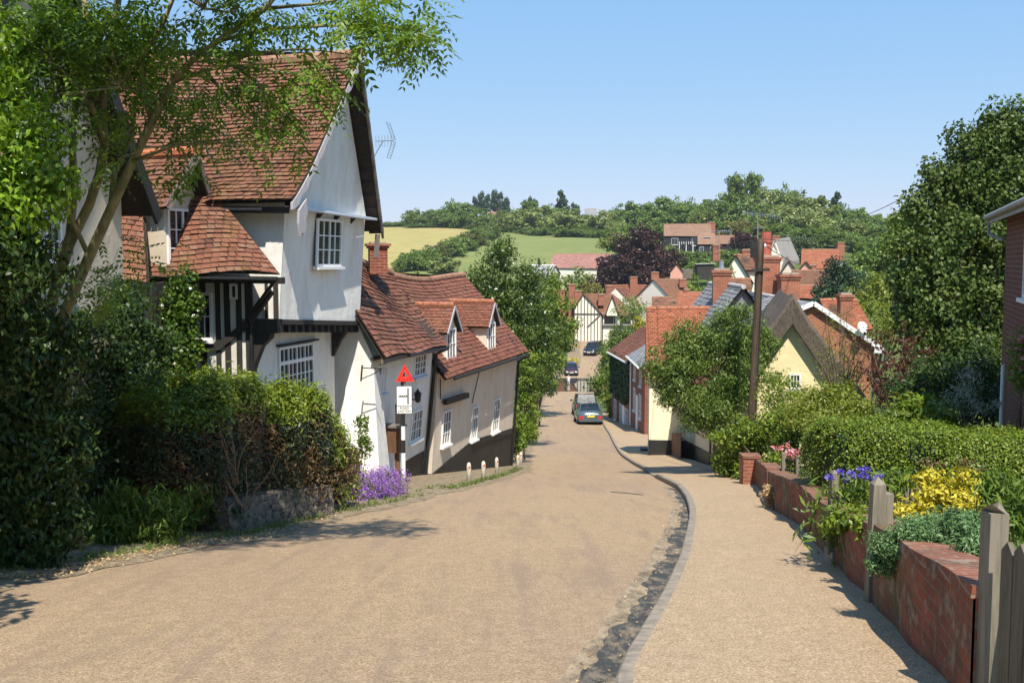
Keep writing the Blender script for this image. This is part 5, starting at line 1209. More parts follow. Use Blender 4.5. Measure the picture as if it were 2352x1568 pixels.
def hedge(name, label, path, halfw, zb, zt, mats, n, leaf, noise=.06, seed=1, pw=.45, facemat=None, core='leaf_dark', jit=.08, tuft=.0, split=.75, kc=.74):
    """clipped hedge swept along a plan path of (x, y); zb, zt functions of t"""
    rng = np.random.default_rng(seed); path = np.array(path, float); seg = np.linalg.norm(np.diff(path, axis=0), axis=1); cum = np.concatenate([[0], np.cumsum(seg)]); Lp = cum[-1]
    def frame(s):
        x = np.interp(s, cum, path[:, 0]); y = np.interp(s, cum, path[:, 1]); e = .05
        dx = np.interp(s + e, cum, path[:, 0]) - np.interp(s - e, cum, path[:, 0]); dy = np.interp(s + e, cum, path[:, 1]) - np.interp(s - e, cum, path[:, 1]); l = np.maximum(np.hypot(dx, dy), 1e-6)
        return x, y, dx / l, dy / l
    def surf(s, th, k=1.0):
        x, y, dx, dy = frame(s); t = s / Lp
        hw = halfw * (1 - .55 * np.exp(-np.minimum(s, Lp - s) / (halfw * .35))) if halfw > 0 else halfw
        c, sn = np.cos(th), np.sin(th); ox = np.sign(c) * np.abs(c) ** pw; oz = np.abs(sn) ** pw * np.sign(sn)
        b = zb(t); h = zt(t) - b - .25 * np.exp(-np.minimum(s, Lp - s) / .15)
        nz = noise * (np.sin(s * 3.1 + th * 2) + .7 * np.sin(s * 7.7 + 1.3 + th * 3) + .5 * np.sin(s * 15 + th * 6)) + 0
        r = k + nz / np.maximum(halfw, .3)
        return np.stack([x - dy * ox * hw * r, y + dx * ox * hw * r, b + h * np.maximum(oz, 0) * (k + nz / 1.4)], -1), np.stack([-dy * c, dx * c, np.maximum(sn, 0)], -1)
    mid = frame(Lp / 2); base = V(mid[0], mid[1], float(zb(.5))); H = thing(name, label, 'hedge', base)
    s = rng.uniform(0, Lp, n); th = rng.uniform(0, math.pi, n); e = int(n * .12)
    th = np.where(rng.random(n) < .42, rng.normal(math.pi / 2, .35, n), th)
    ke = int(n * .16); s[:ke] = np.where(rng.random(ke) < .5, np.abs(rng.normal(0, .12, ke)), Lp - np.abs(rng.normal(0, .12, ke))); depth = np.ones(n); depth[:ke] = rng.uniform(.1, 1, ke) ** .5
    pos, nr = surf(s, th, 1.0); cx_, cy_, _, _ = frame(s); pos[:ke, 0] = cx_[:ke] + (pos[:ke, 0] - cx_[:ke]) * depth[:ke]; pos[:ke, 1] = cy_[:ke] + (pos[:ke, 1] - cy_[:ke]) * depth[:ke]; pos = pos + unit(nr) * rng.normal(-.03, jit, n)[:, None]
    if tuft: k = rng.random(n) < .05; pos[k, 2] += rng.exponential(tuft, k.sum()) * (np.sin(th[k]) > .8)
    nr = nr + rng.normal(size=nr.shape) * .55 + np.array((0, 0, .25)); v, r = leaf_quads(rng, pos, nr, leaf[0], leaf[1], .1)
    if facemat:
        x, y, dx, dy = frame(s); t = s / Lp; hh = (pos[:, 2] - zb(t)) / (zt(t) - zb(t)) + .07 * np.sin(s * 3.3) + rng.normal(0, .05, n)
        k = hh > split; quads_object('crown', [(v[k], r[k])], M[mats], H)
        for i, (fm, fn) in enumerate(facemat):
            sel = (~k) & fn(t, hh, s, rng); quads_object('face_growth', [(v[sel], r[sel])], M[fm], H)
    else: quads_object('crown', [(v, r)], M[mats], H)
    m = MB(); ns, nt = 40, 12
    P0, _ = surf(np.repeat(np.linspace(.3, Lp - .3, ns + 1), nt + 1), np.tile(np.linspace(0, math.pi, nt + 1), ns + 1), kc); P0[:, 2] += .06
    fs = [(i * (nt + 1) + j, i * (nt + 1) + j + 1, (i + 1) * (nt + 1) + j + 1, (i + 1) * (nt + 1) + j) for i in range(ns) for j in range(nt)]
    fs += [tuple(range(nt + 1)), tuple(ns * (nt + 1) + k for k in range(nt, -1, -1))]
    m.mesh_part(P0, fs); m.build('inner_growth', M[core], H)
    return H
L_ = px_lobe
# ------------------------------------------------------------------ ash tree over the left of the road
def ash():
    rng = np.random.default_rng(5)
    base = V(-5.05, 11.2, gz(-5.05, 11.2)); T = thing('ash_tree', 'leaning many stemmed ash with feathery leaves arching over the road at the upper left', 'tree', base)
    def pl(pts, Y0, Y1, r0, r1, wob=.02):
        n = len(pts); q = [P(u, v, Y0 + (Y1 - Y0) * i / (n - 1)) for i, (u, v) in enumerate(pts)]
        return q, [r0 + (r1 - r0) * i / (n - 1) for i in range(n)]
    S = [(pl([(95, 800), (120, 690), (160, 560), (205, 470), (228, 400), (240, 330), (236, 250), (250, 120), (275, -20), (280, -160)], 11.2, 10.4, .062, .03)),
         (pl([(130, 800), (150, 715), (205, 590), (255, 480), (305, 370), (350, 280), (395, 190), (440, 140), (500, 95), (610, 20), (650, -30)], 11.1, 9.6, .066, .02)),
         (pl([(105, 760), (128, 640), (160, 540), (172, 420), (165, 330), (175, 230), (200, 90), (190, -60)], 11.3, 10.8, .055, .025)),
         (pl([(350, 280), (330, 215), (325, 130), (372, 60), (405, -20)], 10.5, 10.1, .036, .018)),
         (pl([(255, 480), (262, 400), (300, 320), (312, 250)], 10.8, 10.9, .036, .014)),
         (pl([(240, 330), (215, 250), (150, 170), (60, 90)], 10.6, 10.0, .03, .01)),
         (pl([(205, 590), (150, 470), (110, 400), (40, 330)], 11, 10.6, .03, .01))]
    m = MB()
    for q, r in S: m.tube([q[0] - V(0, 0, .0)] + q[1:], r, 9)
    m.tube([base - V(0, 0, .4), S[0][0][0]], [.09, .064], 9); m.tube([base + V(.1, 0, -.4), S[1][0][0]], [.09, .068], 9); m.tube([base + V(-.1, .1, -.4), S[2][0][0]], [.08, .057], 9)
    m.build('trunk', M['bark_green'], T, smooth=True)
    Bs = [[(395, 190), (470, 162), (540, 150), (640, 165), (720, 178)], [(440, 140), (520, 142), (600, 120), (700, 112), (820, 128)], [(500, 95), (620, 66), (740, 60), (860, 55), (960, 75), (1008, 95)],
          [(305, 370), (400, 335), (500, 325), (600, 340)], [(610, 20), (720, 10), (830, -10)], [(470, 162), (520, 220), (570, 270), (620, 310)], [(540, 150), (590, 190), (620, 240)], [(405, -20), (470, 20), (540, 30)], [(330, 215), (280, 200), (200, 210)], [(700, 112), (740, 150), (760, 190)]]
    m = MB(); tips = []
    for b in Bs:
        q, r = pl(b, 10.2, 9.6, .022, .006); m.tube(q, r, 5)
        tips += q[1:]
    zones = [(140, 110, 190, 130, 10.5, 420), (60, 250, 90, 90, 10.4, 120), (250, 60, 120, 70, 10.5, 150), (390, 40, 110, 60, 10.3, 84), (330, 200, 85, 60, 10.6, 90), (400, 270, 60, 45, 10.6, 40), (560, 235, 70, 60, 9.9, 52), (620, 305, 65, 40, 9.9, 30), (590, 180, 60, 45, 9.9, 26),
             (655, 255, 40, 50, 9.8, 30), (735, 195, 50, 32, 9.8, 48), (700, 150, 40, 30, 9.8, 16), (560, 35, 120, 45, 10, 84), (720, 55, 110, 35, 9.8, 46), (880, 50, 70, 40, 9.7, 75), (955, 92, 50, 36, 9.6, 62), (830, 8, 100, 30, 9.8, 60), (480, 300, 60, 30, 10.4, 22), (385, 390, 26, 35, 10.7, 18), (290, 640, 70, 60, 11.4, 60), (250, 330, 60, 60, 10.9, 50)]
    pos = []
    for (u, v, ru, rv, Y, n) in zones:
        nn = int(n * (1.5 if u < 330 else 1.25)); kc_ = max(2, nn // 11); cd_ = rng.normal(size=(kc_, 3)) * np.array((.5, .5, .42)); ci_ = rng.integers(0, kc_, nn); jj = rng.normal(size=(nn, 3)) * np.array((30 / ru, 24 / rv, .12)); d = (cd_[ci_] + jj)[:, :2]; yy = Y + (cd_[ci_] + jj)[:, 2]
        pos += [tuple(P(u + a * ru, v + b * rv, y)) for (a, b), y in zip(d, yy)]
    # the part of the crown above the picture, which shades hedge and verge
    for (c, r, n) in (((-3.4, 9.5, 3.3), (1.6, 1.6, .6), 620), ((-3.5, 8.5, 3.2), (1.2, 1.0, .6), 260), ((-3.0, 8.3, 2.85), (1.1, .9, .4), 300), ((-5.4, 8.6, 3.9), (2.0, 2.0, .8), 160)):
        d = unit(rng.normal(size=(n, 3))) * (rng.random(n) ** .4)[:, None]; q = np.array(c) + d * np.array(r)
        vv = (HZ - 0) - (q[:, 2] / q[:, 1]) * FD; pos += [tuple(x) for x, y in zip(q, vv) if y < -12 or x[0] / x[1] * FD + CX < -10]
    pos = np.array(pos); n = len(pos)
    for i in rng.permutation(n)[:170]:
        t = min(tips, key=lambda w: (w - Vector(pos[i])).length); 
        if (t - Vector(pos[i])).length < 1.0: m.tube([t, t.lerp(Vector(pos[i]), .5) + V(0, 0, .04), Vector(pos[i])], [.006, .004, .0025], 4)
    m.build('branch', M['bark_green'], T, smooth=True)
    d = rng.normal(size=(n, 3)); d[:, 2] = d[:, 2] * .4 - .35; d = unit(d); s = unit(np.cross(d, np.array((0, 0, 1.0)) + rng.normal(size=(n, 3)) * .35)); nn = np.cross(s, d)
    Lr = rng.uniform(.2, .34, n); packs = []
    for k in range(5):
        for sd in (-1, 1):
            x = (.2 + .19 * k); bp = pos + d * (Lr * x)[:, None] - np.array((0, 0, 1)) * (Lr * x * x * .35)[:, None]
            ld = unit(d * .6 + s * sd * .85 - np.array((0, 0, .25)) + rng.normal(size=(n, 3)) * .12); l = Lr * rng.uniform(.25, .36, n) * (1 - .25 * abs(k - 1.5) / 3); wv = unit(np.cross(ld, nn)); w = l * .44
            v = np.empty((n, 4, 3)); v[:, 0] = bp; v[:, 1] = bp + ld * (l * .45)[:, None] + wv * (w * .5)[:, None]; v[:, 2] = bp + ld * l[:, None] - np.array((0, 0, 1)) * (l * .15)[:, None]; v[:, 3] = bp + ld * (l * .45)[:, None] - wv * (w * .5)[:, None]
            packs.append((v, np.clip(rng.random(n) * .5 + .25 + rng.normal(size=n) * .1, 0, 1)))
    quads_object('crown', packs, M['leaf_ash'], T)
ash()
# ------------------------------------------------------------------ left foreground
rngv = np.random.default_rng(33)
plant('creeper_clad_tree', 'creeper smothered tree at the extreme left, its sunlit leaves hanging over a dark base', 'tree',
      [L_(60, 440, 100, 90, 9.4, 0, .8, 60), L_(20, 330, 90, 80, 9.5, 0, .8, 30), L_(-60, 200, 160, 180, 9.8, 0, .9, 70)],
      'leaf_bright', m=46, cr=.24, leaf=(.085, .05), base=(-5.6, 9.9, gz(-5.6, 9.9)), droop=1.2, up=.15, trunk=14, r0=.16, seed=1,  # the second crown below is unseen, added beside the frame to block sun
      extra=lambda rng, cc: [('crown', 'leaf_ash', (lambda q: leaf_quads(rng, q, rng.normal(size=q.shape) * .7 + np.array((0, 0, 1)), .2, .11, .5))(np.concatenate([np.array(c) + unit(rng.normal(size=(n, 3))) * (rng.random(n) ** .4)[:, None] * np.array(r) for c, r, n in (((-5.8, 6.8, 1.5), (1.9, 1.2, 1.5), 5200), ((-5.4, 5.2, .6), (2.0, 1.3, 1.4), 3600), ((-7.6, 8.0, 2.6), (1.6, 1.6, 1.6), 3000))]))), ('foliage', 'leaf_dark', cluster_leaves(rng, lobe_clusters(rng, [L_(20, 620, 110, 110, 9.5, 0, .8, 70), L_(-10, 640, 70, 120, 9.0, 0, .8, 40), L_(0, 800, 80, 120, 9.1, 0, .8, 44), L_(40, 800, 100, 140, 9.7, .2, .8, 80), L_(40, 980, 100, 140, 9.6, .3, .7, 80), L_(40, 1150, 100, 130, 9.7, .3, .7, 80), L_(40, 1270, 90, 60, 9.6, .4, .6, 44), L_(125, 820, 46, 100, 10.4, 0, .8, 34), L_(130, 1000, 56, 120, 10.3, 0, .8, 44), L_(130, 1180, 56, 100, 10.2, 0, .8, 44)]), .24, 46, .085, .04, .8, .1, 1.6, .6))])  # lower foliage takes a dark leaf colour to paint in its shade
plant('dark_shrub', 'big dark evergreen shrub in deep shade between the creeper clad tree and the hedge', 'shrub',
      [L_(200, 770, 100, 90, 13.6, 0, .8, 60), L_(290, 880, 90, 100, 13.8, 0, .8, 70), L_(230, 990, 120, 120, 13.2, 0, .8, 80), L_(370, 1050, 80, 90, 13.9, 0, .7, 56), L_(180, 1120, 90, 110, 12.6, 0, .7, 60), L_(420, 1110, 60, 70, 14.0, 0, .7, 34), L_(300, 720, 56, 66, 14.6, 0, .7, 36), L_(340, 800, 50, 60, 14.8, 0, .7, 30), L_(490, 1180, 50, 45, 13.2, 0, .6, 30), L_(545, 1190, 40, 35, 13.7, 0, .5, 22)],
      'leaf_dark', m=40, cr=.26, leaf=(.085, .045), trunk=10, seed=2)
def orange_specks(rng, cc):
    i = rng.permutation(len(cc))[:0]; return []
plant('long_leaved_plant', 'clump of drooping willow like leaves at the road edge below the dark shrub', 'plant',
      [L_(300, 1185, 110, 75, 12.0, 0, .5, 70), L_(390, 1170, 70, 75, 12.5, 0, .5, 44), L_(240, 1245, 60, 50, 11.7, 0, .5, 30), L_(440, 1140, 50, 70, 12.9, 0, .5, 30), L_(330, 1240, 90, 40, 11.9, 0, .5, 34)], 'leaf_mid', m=26, cr=.17, leaf=(.13, .026), droop=2.2, up=.1, part='foliage', bark='leaf_dark', r0=.02, seed=3)
plant('ivy_column', 'curtain of glossy ivy climbing the framed wall between the dormer and the striped timbers', 'ivy',
      [L_(410, 700, 45, 60, 18.2, 0, .35, 50), L_(405, 800, 50, 70, 18.1, 0, .35, 60), L_(400, 880, 60, 60, 18.0, 0, .35, 50), L_(440, 720, 18, 90, 18.0, 0, .5, 40)], 'leaf_ivy', m=46, cr=.17, leaf=(.07, .06), droop=.6, trunk=6, part='foliage', r0=.03, seed=4)
plant('mixed_climber', 'small leaved climber speckled with orange flowers on the wall above the hedge end', 'shrub',
      [L_(330, 800, 70, 70, 15.2, 0, .6, 36), L_(400, 900, 60, 50, 15.4, 0, .6, 34), L_(410, 990, 50, 60, 15.2, 0, .6, 34)], 'leaf_mid', m=34, cr=.2, leaf=(.05, .03), part='foliage', r0=.03, seed=5,
      extra=lambda rng, cc: [('flower', 'petal_orange', petals(rng, np.repeat(cc[k:k + 1] - np.array((-.1, .2, 0)), 4, axis=0) + rng.normal(size=(4, 3)) * .012, .06, None)) for k in rng.permutation(len(cc))[:12]])
# clipped conifer hedge over the stone wall
_pa = onroad(468, 1240); _pb = onroad(800, 1180)
hp = [(_pa.x - .95, _pa.y + .35), ((_pa.x + _pb.x) / 2 - .92, (_pa.y + _pb.y) / 2 + .15), (_pb.x - .85, _pb.y + .3), (_pb.x - .5, _pb.y + 1.2)]
hedge('conifer_hedge', 'rounded conifer hedge, bright green above, browned and shade coloured below, before the jettied house', hp, .72,
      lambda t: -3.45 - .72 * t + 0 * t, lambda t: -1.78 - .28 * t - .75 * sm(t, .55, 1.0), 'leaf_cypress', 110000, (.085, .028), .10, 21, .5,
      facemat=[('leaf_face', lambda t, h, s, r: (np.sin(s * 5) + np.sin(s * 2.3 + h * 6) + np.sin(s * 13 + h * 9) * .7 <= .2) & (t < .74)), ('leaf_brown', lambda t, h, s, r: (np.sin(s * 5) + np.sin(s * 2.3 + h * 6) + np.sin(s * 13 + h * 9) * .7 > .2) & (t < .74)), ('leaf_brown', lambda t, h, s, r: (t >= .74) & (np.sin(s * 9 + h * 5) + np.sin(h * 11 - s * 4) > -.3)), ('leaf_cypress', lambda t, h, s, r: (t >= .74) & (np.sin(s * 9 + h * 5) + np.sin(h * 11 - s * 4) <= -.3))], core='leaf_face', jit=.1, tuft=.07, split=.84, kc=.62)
def stone_wall():
    a, b = onroad(556, 1230), onroad(792, 1184); T = thing('stone_wall', 'low rubble stone wall in shade under the conifer hedge', 'wall', a.lerp(b, .5))
    m = MB(); n = 60; e = (b - a) / n; nn = V(e.y, -e.x, 0).normalized(); rows = 8; rg = random.Random(3); jit = [[rg.uniform(-.012, .012) for _ in range(n + 1)] for _ in range(rows + 2)]
    def pt(i, j):
        p = a + e * i; h = .58 * j / rows
        return V(p.x, p.y, float(zr(p.y)) - .12 + h + (jit[j][i] * 2.5 if j == rows else jit[j][i])) - nn * (.16 + .06 * j / rows) + nn * jit[(j + 3) % rows][i]
    vs = [pt(i, j) for j in range(rows + 1) for i in range(n + 1)] + [pt(i, rows) - nn * .4 + V(0, 0, .02) for i in range(n + 1)]
    fs = [(j * (n + 1) + i, j * (n + 1) + i + 1, (j + 1) * (n + 1) + i + 1, (j + 1) * (n + 1) + i) for j in range(rows + 1) for i in range(n)]
    m.mesh_part(vs, fs); m.face([pt(n, 0), pt(n, 0) - nn * .5, pt(n, rows) - nn * .4, pt(n, rows)]); m.face([pt(0, 0) - nn * .5, pt(0, 0), pt(0, rows), pt(0, rows) - nn * .4])
    m.build('wall', M['stone'], T)
stone_wall()
def dead_branches():
    T = thing('dead_branches', 'tangle of bare brown dead branches at the left end of the conifer hedge', 'branches', P(500, 1120, 13.0)); m = MB(); rng = random.Random(9)
    for (u0, v0, n) in ((512, 1150, 7), (480, 1120, 6), (540, 1110, 6), (560, 1170, 4)):
        b = P(u0, v0, 13.1)
        for k in range(n):
            q = [b + V(rng.uniform(-.05, .05), 0, 0)]; d = V(rng.uniform(-.5, .5), rng.uniform(-.35, .1), rng.uniform(.5, 1)).normalized(); L = rng.uniform(.5, 1.0)
            for s in range(5): d = (d + V(rng.uniform(-.35, .35), rng.uniform(-.2, .2), rng.uniform(-.2, .3))).normalized(); q.append(q[-1] + d * L / 5)
            m.tube(q, [.014, .012, .01, .007, .005, .002], 5)
            for w in range(2): c = q[rng.randint(2, 4)]; m.tube([c, c + V(rng.uniform(-.15, .15), rng.uniform(-.1, .05), rng.uniform(.02, .16))], [.005, .002], 4)
    m.build('branch', M['twig'], T)
dead_branches()
plant('rose_bush', 'loose green rose bush against the white wall beside the brown hedge end', 'shrub', [L_(832, 1010, 26, 36, 19.6, 0, .9, 22), L_(838, 970, 14, 16, 19.6, 0, .8, 8), L_(815, 1050, 22, 26, 19.4, 0, .8, 14)], 'leaf_mid', m=16, cr=.12, leaf=(.085, .045), part='foliage', r0=.02, seed=7)
plant('purple_flower_mound', 'mound of purple flowers spilling over the verge at the foot of the junction sign', 'flowers',
      [L_(870, 1108, 52, 30, 19.6, 0, .7, 56), L_(905, 1120, 30, 32, 19.6, 0, .7, 36), L_(838, 1130, 42, 32, 18.3, 0, .7, 50), L_(822, 1100, 30, 22, 18.8, 0, .7, 24), L_(880, 1138, 40, 26, 18.8, 0, .7, 40), L_(815, 1150, 26, 22, 17.9, 0, .7, 22)], 'leaf_yellowgreen', m=44, cr=.13, leaf=(.05, .012), part='foliage', up=.6, seed=8, bark='leaf_mid', r0=.015,
      extra=lambda rng, cc: [('flower', 'petal_purple', (lambda b: (lambda q: leaf_quads(rng, q, rng.normal(size=q.shape) + np.array((.2, -.4, .8)), .026, .024))(b + unit(rng.normal(size=b.shape)) * np.array((.15, .15, .13)) + np.array((0, 0, .03))))(np.repeat(cc[cc[:, 0] > P(838, 1110, 20).x], 62, axis=0)))])
def verge_tufts():
    rng = np.random.default_rng(9); packs = []
    def strip_(pts, n, w, h):
        q = [onroad(*p) for p in pts]
        for i in range(n):
            k = rng.integers(0, len(q) - 1); p = q[k].lerp(q[k + 1], rng.random()); x = p.x - abs(rng.normal(0, w)); z = max(gz(x, p.y), float(zr(p.y))) + .02
            b = 10; a = np.tile((x, p.y, z), (b, 1)) + rng.normal(size=(b, 3)) * np.array((.04, .04, 0)); t = a + np.stack([rng.normal(0, .05, b), rng.normal(0, .05, b), rng.uniform(.4, 1, b) * h], 1); s = rng.normal(size=(b, 3)) * .006; s[:, 2] = 0
            v = np.empty((b, 4, 3)); v[:, 0] = a - s; v[:, 1] = a + s; v[:, 2] = t + s * .2; v[:, 3] = t - s * .2; packs.append((v, rng.random(b)))
    strip_([(1075, 1118), (1110, 1107), (1165, 1094), (1200, 1078)], 130, .14, .1); strip_([(0, 1325), (287, 1280), (467, 1246), (588, 1230)], 120, .25, .08); strip_([(588, 1230), (763, 1186), (924, 1152)], 90, .15, .1)
    strip_([(1208, 1030), (1225, 1000), (1236, 960), (1241, 925), (1258, 893)], 500, .7, .3); strip_([(924, 1152), (1040, 1124), (1075, 1118)], 50, .3, .08)
    q = quads_object('verge_grass', packs, M['grass']); tag(q, 'thin grass and weeds growing along the left edge of the road', 'grass', kind='stuff')
    # leaf litter at the edge
    n = 900; pts = [onroad(u, v) for u, v in ((0, 1336), (110, 1326), (287, 1286), (467, 1252), (588, 1234), (660, 1212), (763, 1188))]; pos = []
    for i in range(n):
        k = rng.integers(0, len(pts) - 1); p = pts[k].lerp(pts[k + 1], rng.random()); x = p.x + rng.normal(-.05, .16); pos.append((x, p.y, float(zr(p.y)) + .035 + .01 * rng.random()))
    pos = np.array(pos); nr = rng.normal(size=pos.shape) * .3 + np.array((0, 0, 1)); q = quads_object('leaf_litter', [leaf_quads(rng, pos, nr, .04, .025)], M['leaf_dry']); tag(q, 'dry leaf litter scattered along the shaded road edge', 'leaf litter', kind='stuff')
    # specks of debris in the gutter
    ys = rng.uniform(4.5, 18, 170); xs = np.interp(ys, ry, rx) - rng.uniform(.02, .36, 170); pos = np.stack([xs, ys, zr(ys) + .03], 1); pos = pos
    q = quads_object('gutter_debris', [leaf_quads(rng, pos, rng.normal(size=pos.shape) * .4 + np.array((0, 0, 1)), .03, .02)], M['leaf_dry']); tag(q, 'dead leaves and grit lying in the damp gutter', 'debris', kind='stuff')
verge_tufts()
# ------------------------------------------------------------------ mid distance, left of the road
M['leaf_bay'] = leaf_mat('glossy_bay_leaf', [(0.0354, 0.0648, 0.0108), (0.0649, 0.108, 0.0173), (0.1, 0.151, 0.0245), (0.153, 0.205, 0.0396)], .25, .35, .5)
plant('tall_bay_tree', 'tall dense glossy leaved tree beyond the cream cottage, rising to two pointed tops', 'tree',
      [L_(1152, 590, 34, 50, 50, 0, .9, 34), L_(1215, 640, 30, 45, 50, 0, .9, 24), L_(1130, 680, 55, 60, 50, 0, .9, 60), L_(1190, 700, 70, 70, 50, 0, .9, 70), L_(1160, 770, 90, 80, 50, 0, .9, 90), L_(1235, 770, 70, 70, 50, 0, .9, 60), L_(1220, 850, 70, 60, 50, 0, .8, 60), L_(1100, 640, 30, 40, 50, 0, .9, 20)], 'leaf_bay', m=56, cr=.55, leaf=(.18, .085), trunk=10, r0=.2, base=(-.9, 50, gz(-.9, 50)), seed=10)
plant('roadside_tree', 'lighter leafy tree beyond the tall glossy one, overhanging the road before the ford', 'tree',
      [L_(1270, 720, 45, 50, 78, 0, .8, 44), L_(1288, 780, 32, 40, 78, 0, .8, 34), L_(1252, 830, 40, 44, 76, 0, .8, 40), L_(1255, 680, 30, 40, 80, 0, .8, 20), L_(1305, 745, 18, 22, 76, 0, .8, 10)], 'leaf_hedge', m=34, cr=.65, leaf=(.3, .16), trunk=8, r0=.12, base=(1.6, 78, gz(1.6, 78)), seed=11)
plant('climber_hedge', 'tall rough hedge of climbers on the roadside just past the cream cottage', 'hedge',
      [L_(1206, 850, 26, 50, 40, 0, 2.0, 40), L_(1208, 920, 28, 60, 40, 0, 2.0, 50), L_(1200, 990, 24, 50, 37, 0, 1.5, 40), L_(1218, 970, 18, 40, 42, 0, 1.5, 24), L_(1190, 1020, 14, 30, 36, 0, 1.2, 16)], 'leaf_hedge', m=44, cr=.26, leaf=(.12, .07), part='foliage', r0=.04, seed=12)
plant('bright_shrub', 'bright green shrub on the bank before the ford, below the glossy tree', 'shrub', [L_(1245, 860, 30, 28, 66, 0, .8, 26), L_(1215, 820, 30, 36, 60, 0, .8, 26), L_(1262, 878, 18, 16, 90, 0, .8, 12)], 'leaf_bright', m=30, cr=.4, leaf=(.2, .12), part='foliage', seed=13)
plant('yellow_shrub', 'small yellow flowered shrub beside the far road bend above the maroon car', 'shrub', [L_(1315, 834, 15, 11, 133, 0, .9, 30)], 'leaf_yellow', m=40, cr=.4, leaf=(.2, .14), part='foliage', seed=14)
plant('rounded_bush', 'dark rounded bush with an orange tinge left of the half timbered house', 'shrub', [L_(1300, 770, 24, 30, 150, 0, .9, 24), L_(1272, 790, 24, 30, 140, 0, .9, 20)], 'leaf_far', m=26, cr=.8, leaf=(.4, .25), part='foliage', seed=15)
plant('roadside_conifer', 'shaggy green tree with drooping boughs on the right bank before the ford', 'tree',
      [L_(1445, 765, 26, 40, 84, 0, .8, 30), L_(1418, 805, 34, 36, 84, 0, .8, 36), L_(1400, 850, 32, 34, 84, 0, .8, 34), L_(1378, 880, 24, 18, 82, 0, .8, 16), L_(1400, 905, 24, 30, 82, 0, .8, 20), L_(1440, 820, 24, 50, 84, 0, .8, 24)], 'leaf_mid', m=34, cr=.6, leaf=(.32, .12), droop=.8, trunk=9, r0=.2, seed=16)
plant('silvery_tree', 'grey green willowy tree in front of the white gabled house', 'tree', [L_(1450, 718, 32, 20, 110, 0, .8, 24), L_(1468, 704, 20, 14, 108, 0, .8, 10), L_(1445, 692, 18, 16, 112, 0, .8, 5), L_(1404, 776, 16, 22, 140, 0, .8, 12)], 'leaf_pale', m=20, cr=.8, leaf=(.42, .14), trunk=8, r0=.15, seed=17)
M['leaf_yellow2'] = leaf_mat('golden_ivy_leaf', [(.18, .2, .02), (.3, .3, .03), (.4, .38, .05), (.25, .28, .03)], .3)
plant('golden_ivy', 'golden yellow ivy topping the wall beside the bright orange tile roof', 'ivy', [L_(1467, 745, 11, 24, 74, 0, .6, 20), L_(1455, 780, 12, 14, 74, 0, .6, 12)], 'leaf_yellow2', m=30, cr=.3, leaf=(.16, .13), part='foliage', seed=18)
plant('roadside_shrub', 'yellow green shrub against the brick wall by the parked cars', 'shrub', [L_(1408, 945, 12, 26, 75, 0, .8, 18), L_(1395, 920, 12, 14, 77, 0, .8, 10)], 'leaf_yellowgreen', m=26, cr=.3, leaf=(.2, .12), part='foliage', seed=19)
# ------------------------------------------------------------------ right of the road
M['leaf_street'] = leaf_mat('street_leaf', [(0.059, 0.101, 0.0198), (0.103, 0.169, 0.0306), (0.155, 0.23, 0.045), (0.236, 0.304, 0.072)], .3)
plant('street_tree', 'bushy dark green tree standing in front of the pale cottage and orange roof', 'tree',
      [L_(1660, 770, 75, 55, 27, 0, .8, 70), L_(1590, 830, 70, 60, 27, 0, .8, 64), L_(1690, 850, 90, 70, 27, 0, .75, 90), L_(1640, 920, 100, 50, 26.6, 0, .7, 90), L_(1560, 800, 40, 36, 27, 0, .8, 24), L_(1740, 790, 50, 60, 27.3, 0, .7, 40), L_(1545, 870, 36, 36, 26.8, 0, .8, 24), L_(1620, 965, 60, 28, 26.4, 0, .7, 34), L_(1700, 725, 40, 24, 27, 0, .8, 18), L_(1575, 760, 26, 18, 27.2, 0, .8, 8), L_(1518, 845, 34, 36, 26.8, 0, .8, 20), L_(1535, 900, 36, 34, 26.7, 0, .8, 22)],
      'leaf_street', m=72, cr=.3, leaf=(.115, .035), droop=.7, trunk=12, base=(6.5, 27.2, gz(6.5, 27.2)), r0=.1, seed=20)
plant('garden_shrub', 'rounded leafy green shrub billowing over the fence beside the brick pier', 'shrub',
      [L_(1700, 1010, 56, 50, 23.2, 0, .9, 60), L_(1760, 1000, 60, 46, 22.6, 0, .9, 60), L_(1680, 1060, 44, 40, 23.4, 0, .8, 40), L_(1725, 1080, 30, 40, 22.4, 0, .8, 30), L_(1820, 1000, 50, 40, 21.5, 0, .9, 44), L_(1800, 960, 50, 26, 22, 0, .9, 26)], 'leaf_hedge', m=44, cr=.26, leaf=(.09, .05), part='foliage', r0=.05, seed=21)
plant('yellow_green_shrub', 'yellow green spreading shrub in front of the yellow gable', 'shrub',
      [L_(1905, 925, 90, 34, 20.5, 0, .9, 56), L_(1840, 955, 60, 30, 20.8, 0, .9, 36), L_(1950, 950, 60, 40, 20, 0, .9, 40), L_(1930, 895, 50, 20, 20.5, 0, .9, 18), L_(1880, 965, 70, 24, 19.8, 0, .9, 34)], 'leaf_yellowgreen', m=34, cr=.26, leaf=(.08, .04), part='foliage', r0=.05, seed=22)
plant('feathery_shrub', 'light green feathery shrub between the telegraph pole and the yellow gable', 'shrub', [L_(1790, 890, 50, 30, 24, 0, .9, 28), L_(1780, 925, 46, 30, 24, 0, .9, 26), L_(1840, 910, 40, 26, 23.5, 0, .9, 16)], 'leaf_hedge', m=24, cr=.28, leaf=(.1, .035), part='foliage', r0=.04, seed=23)
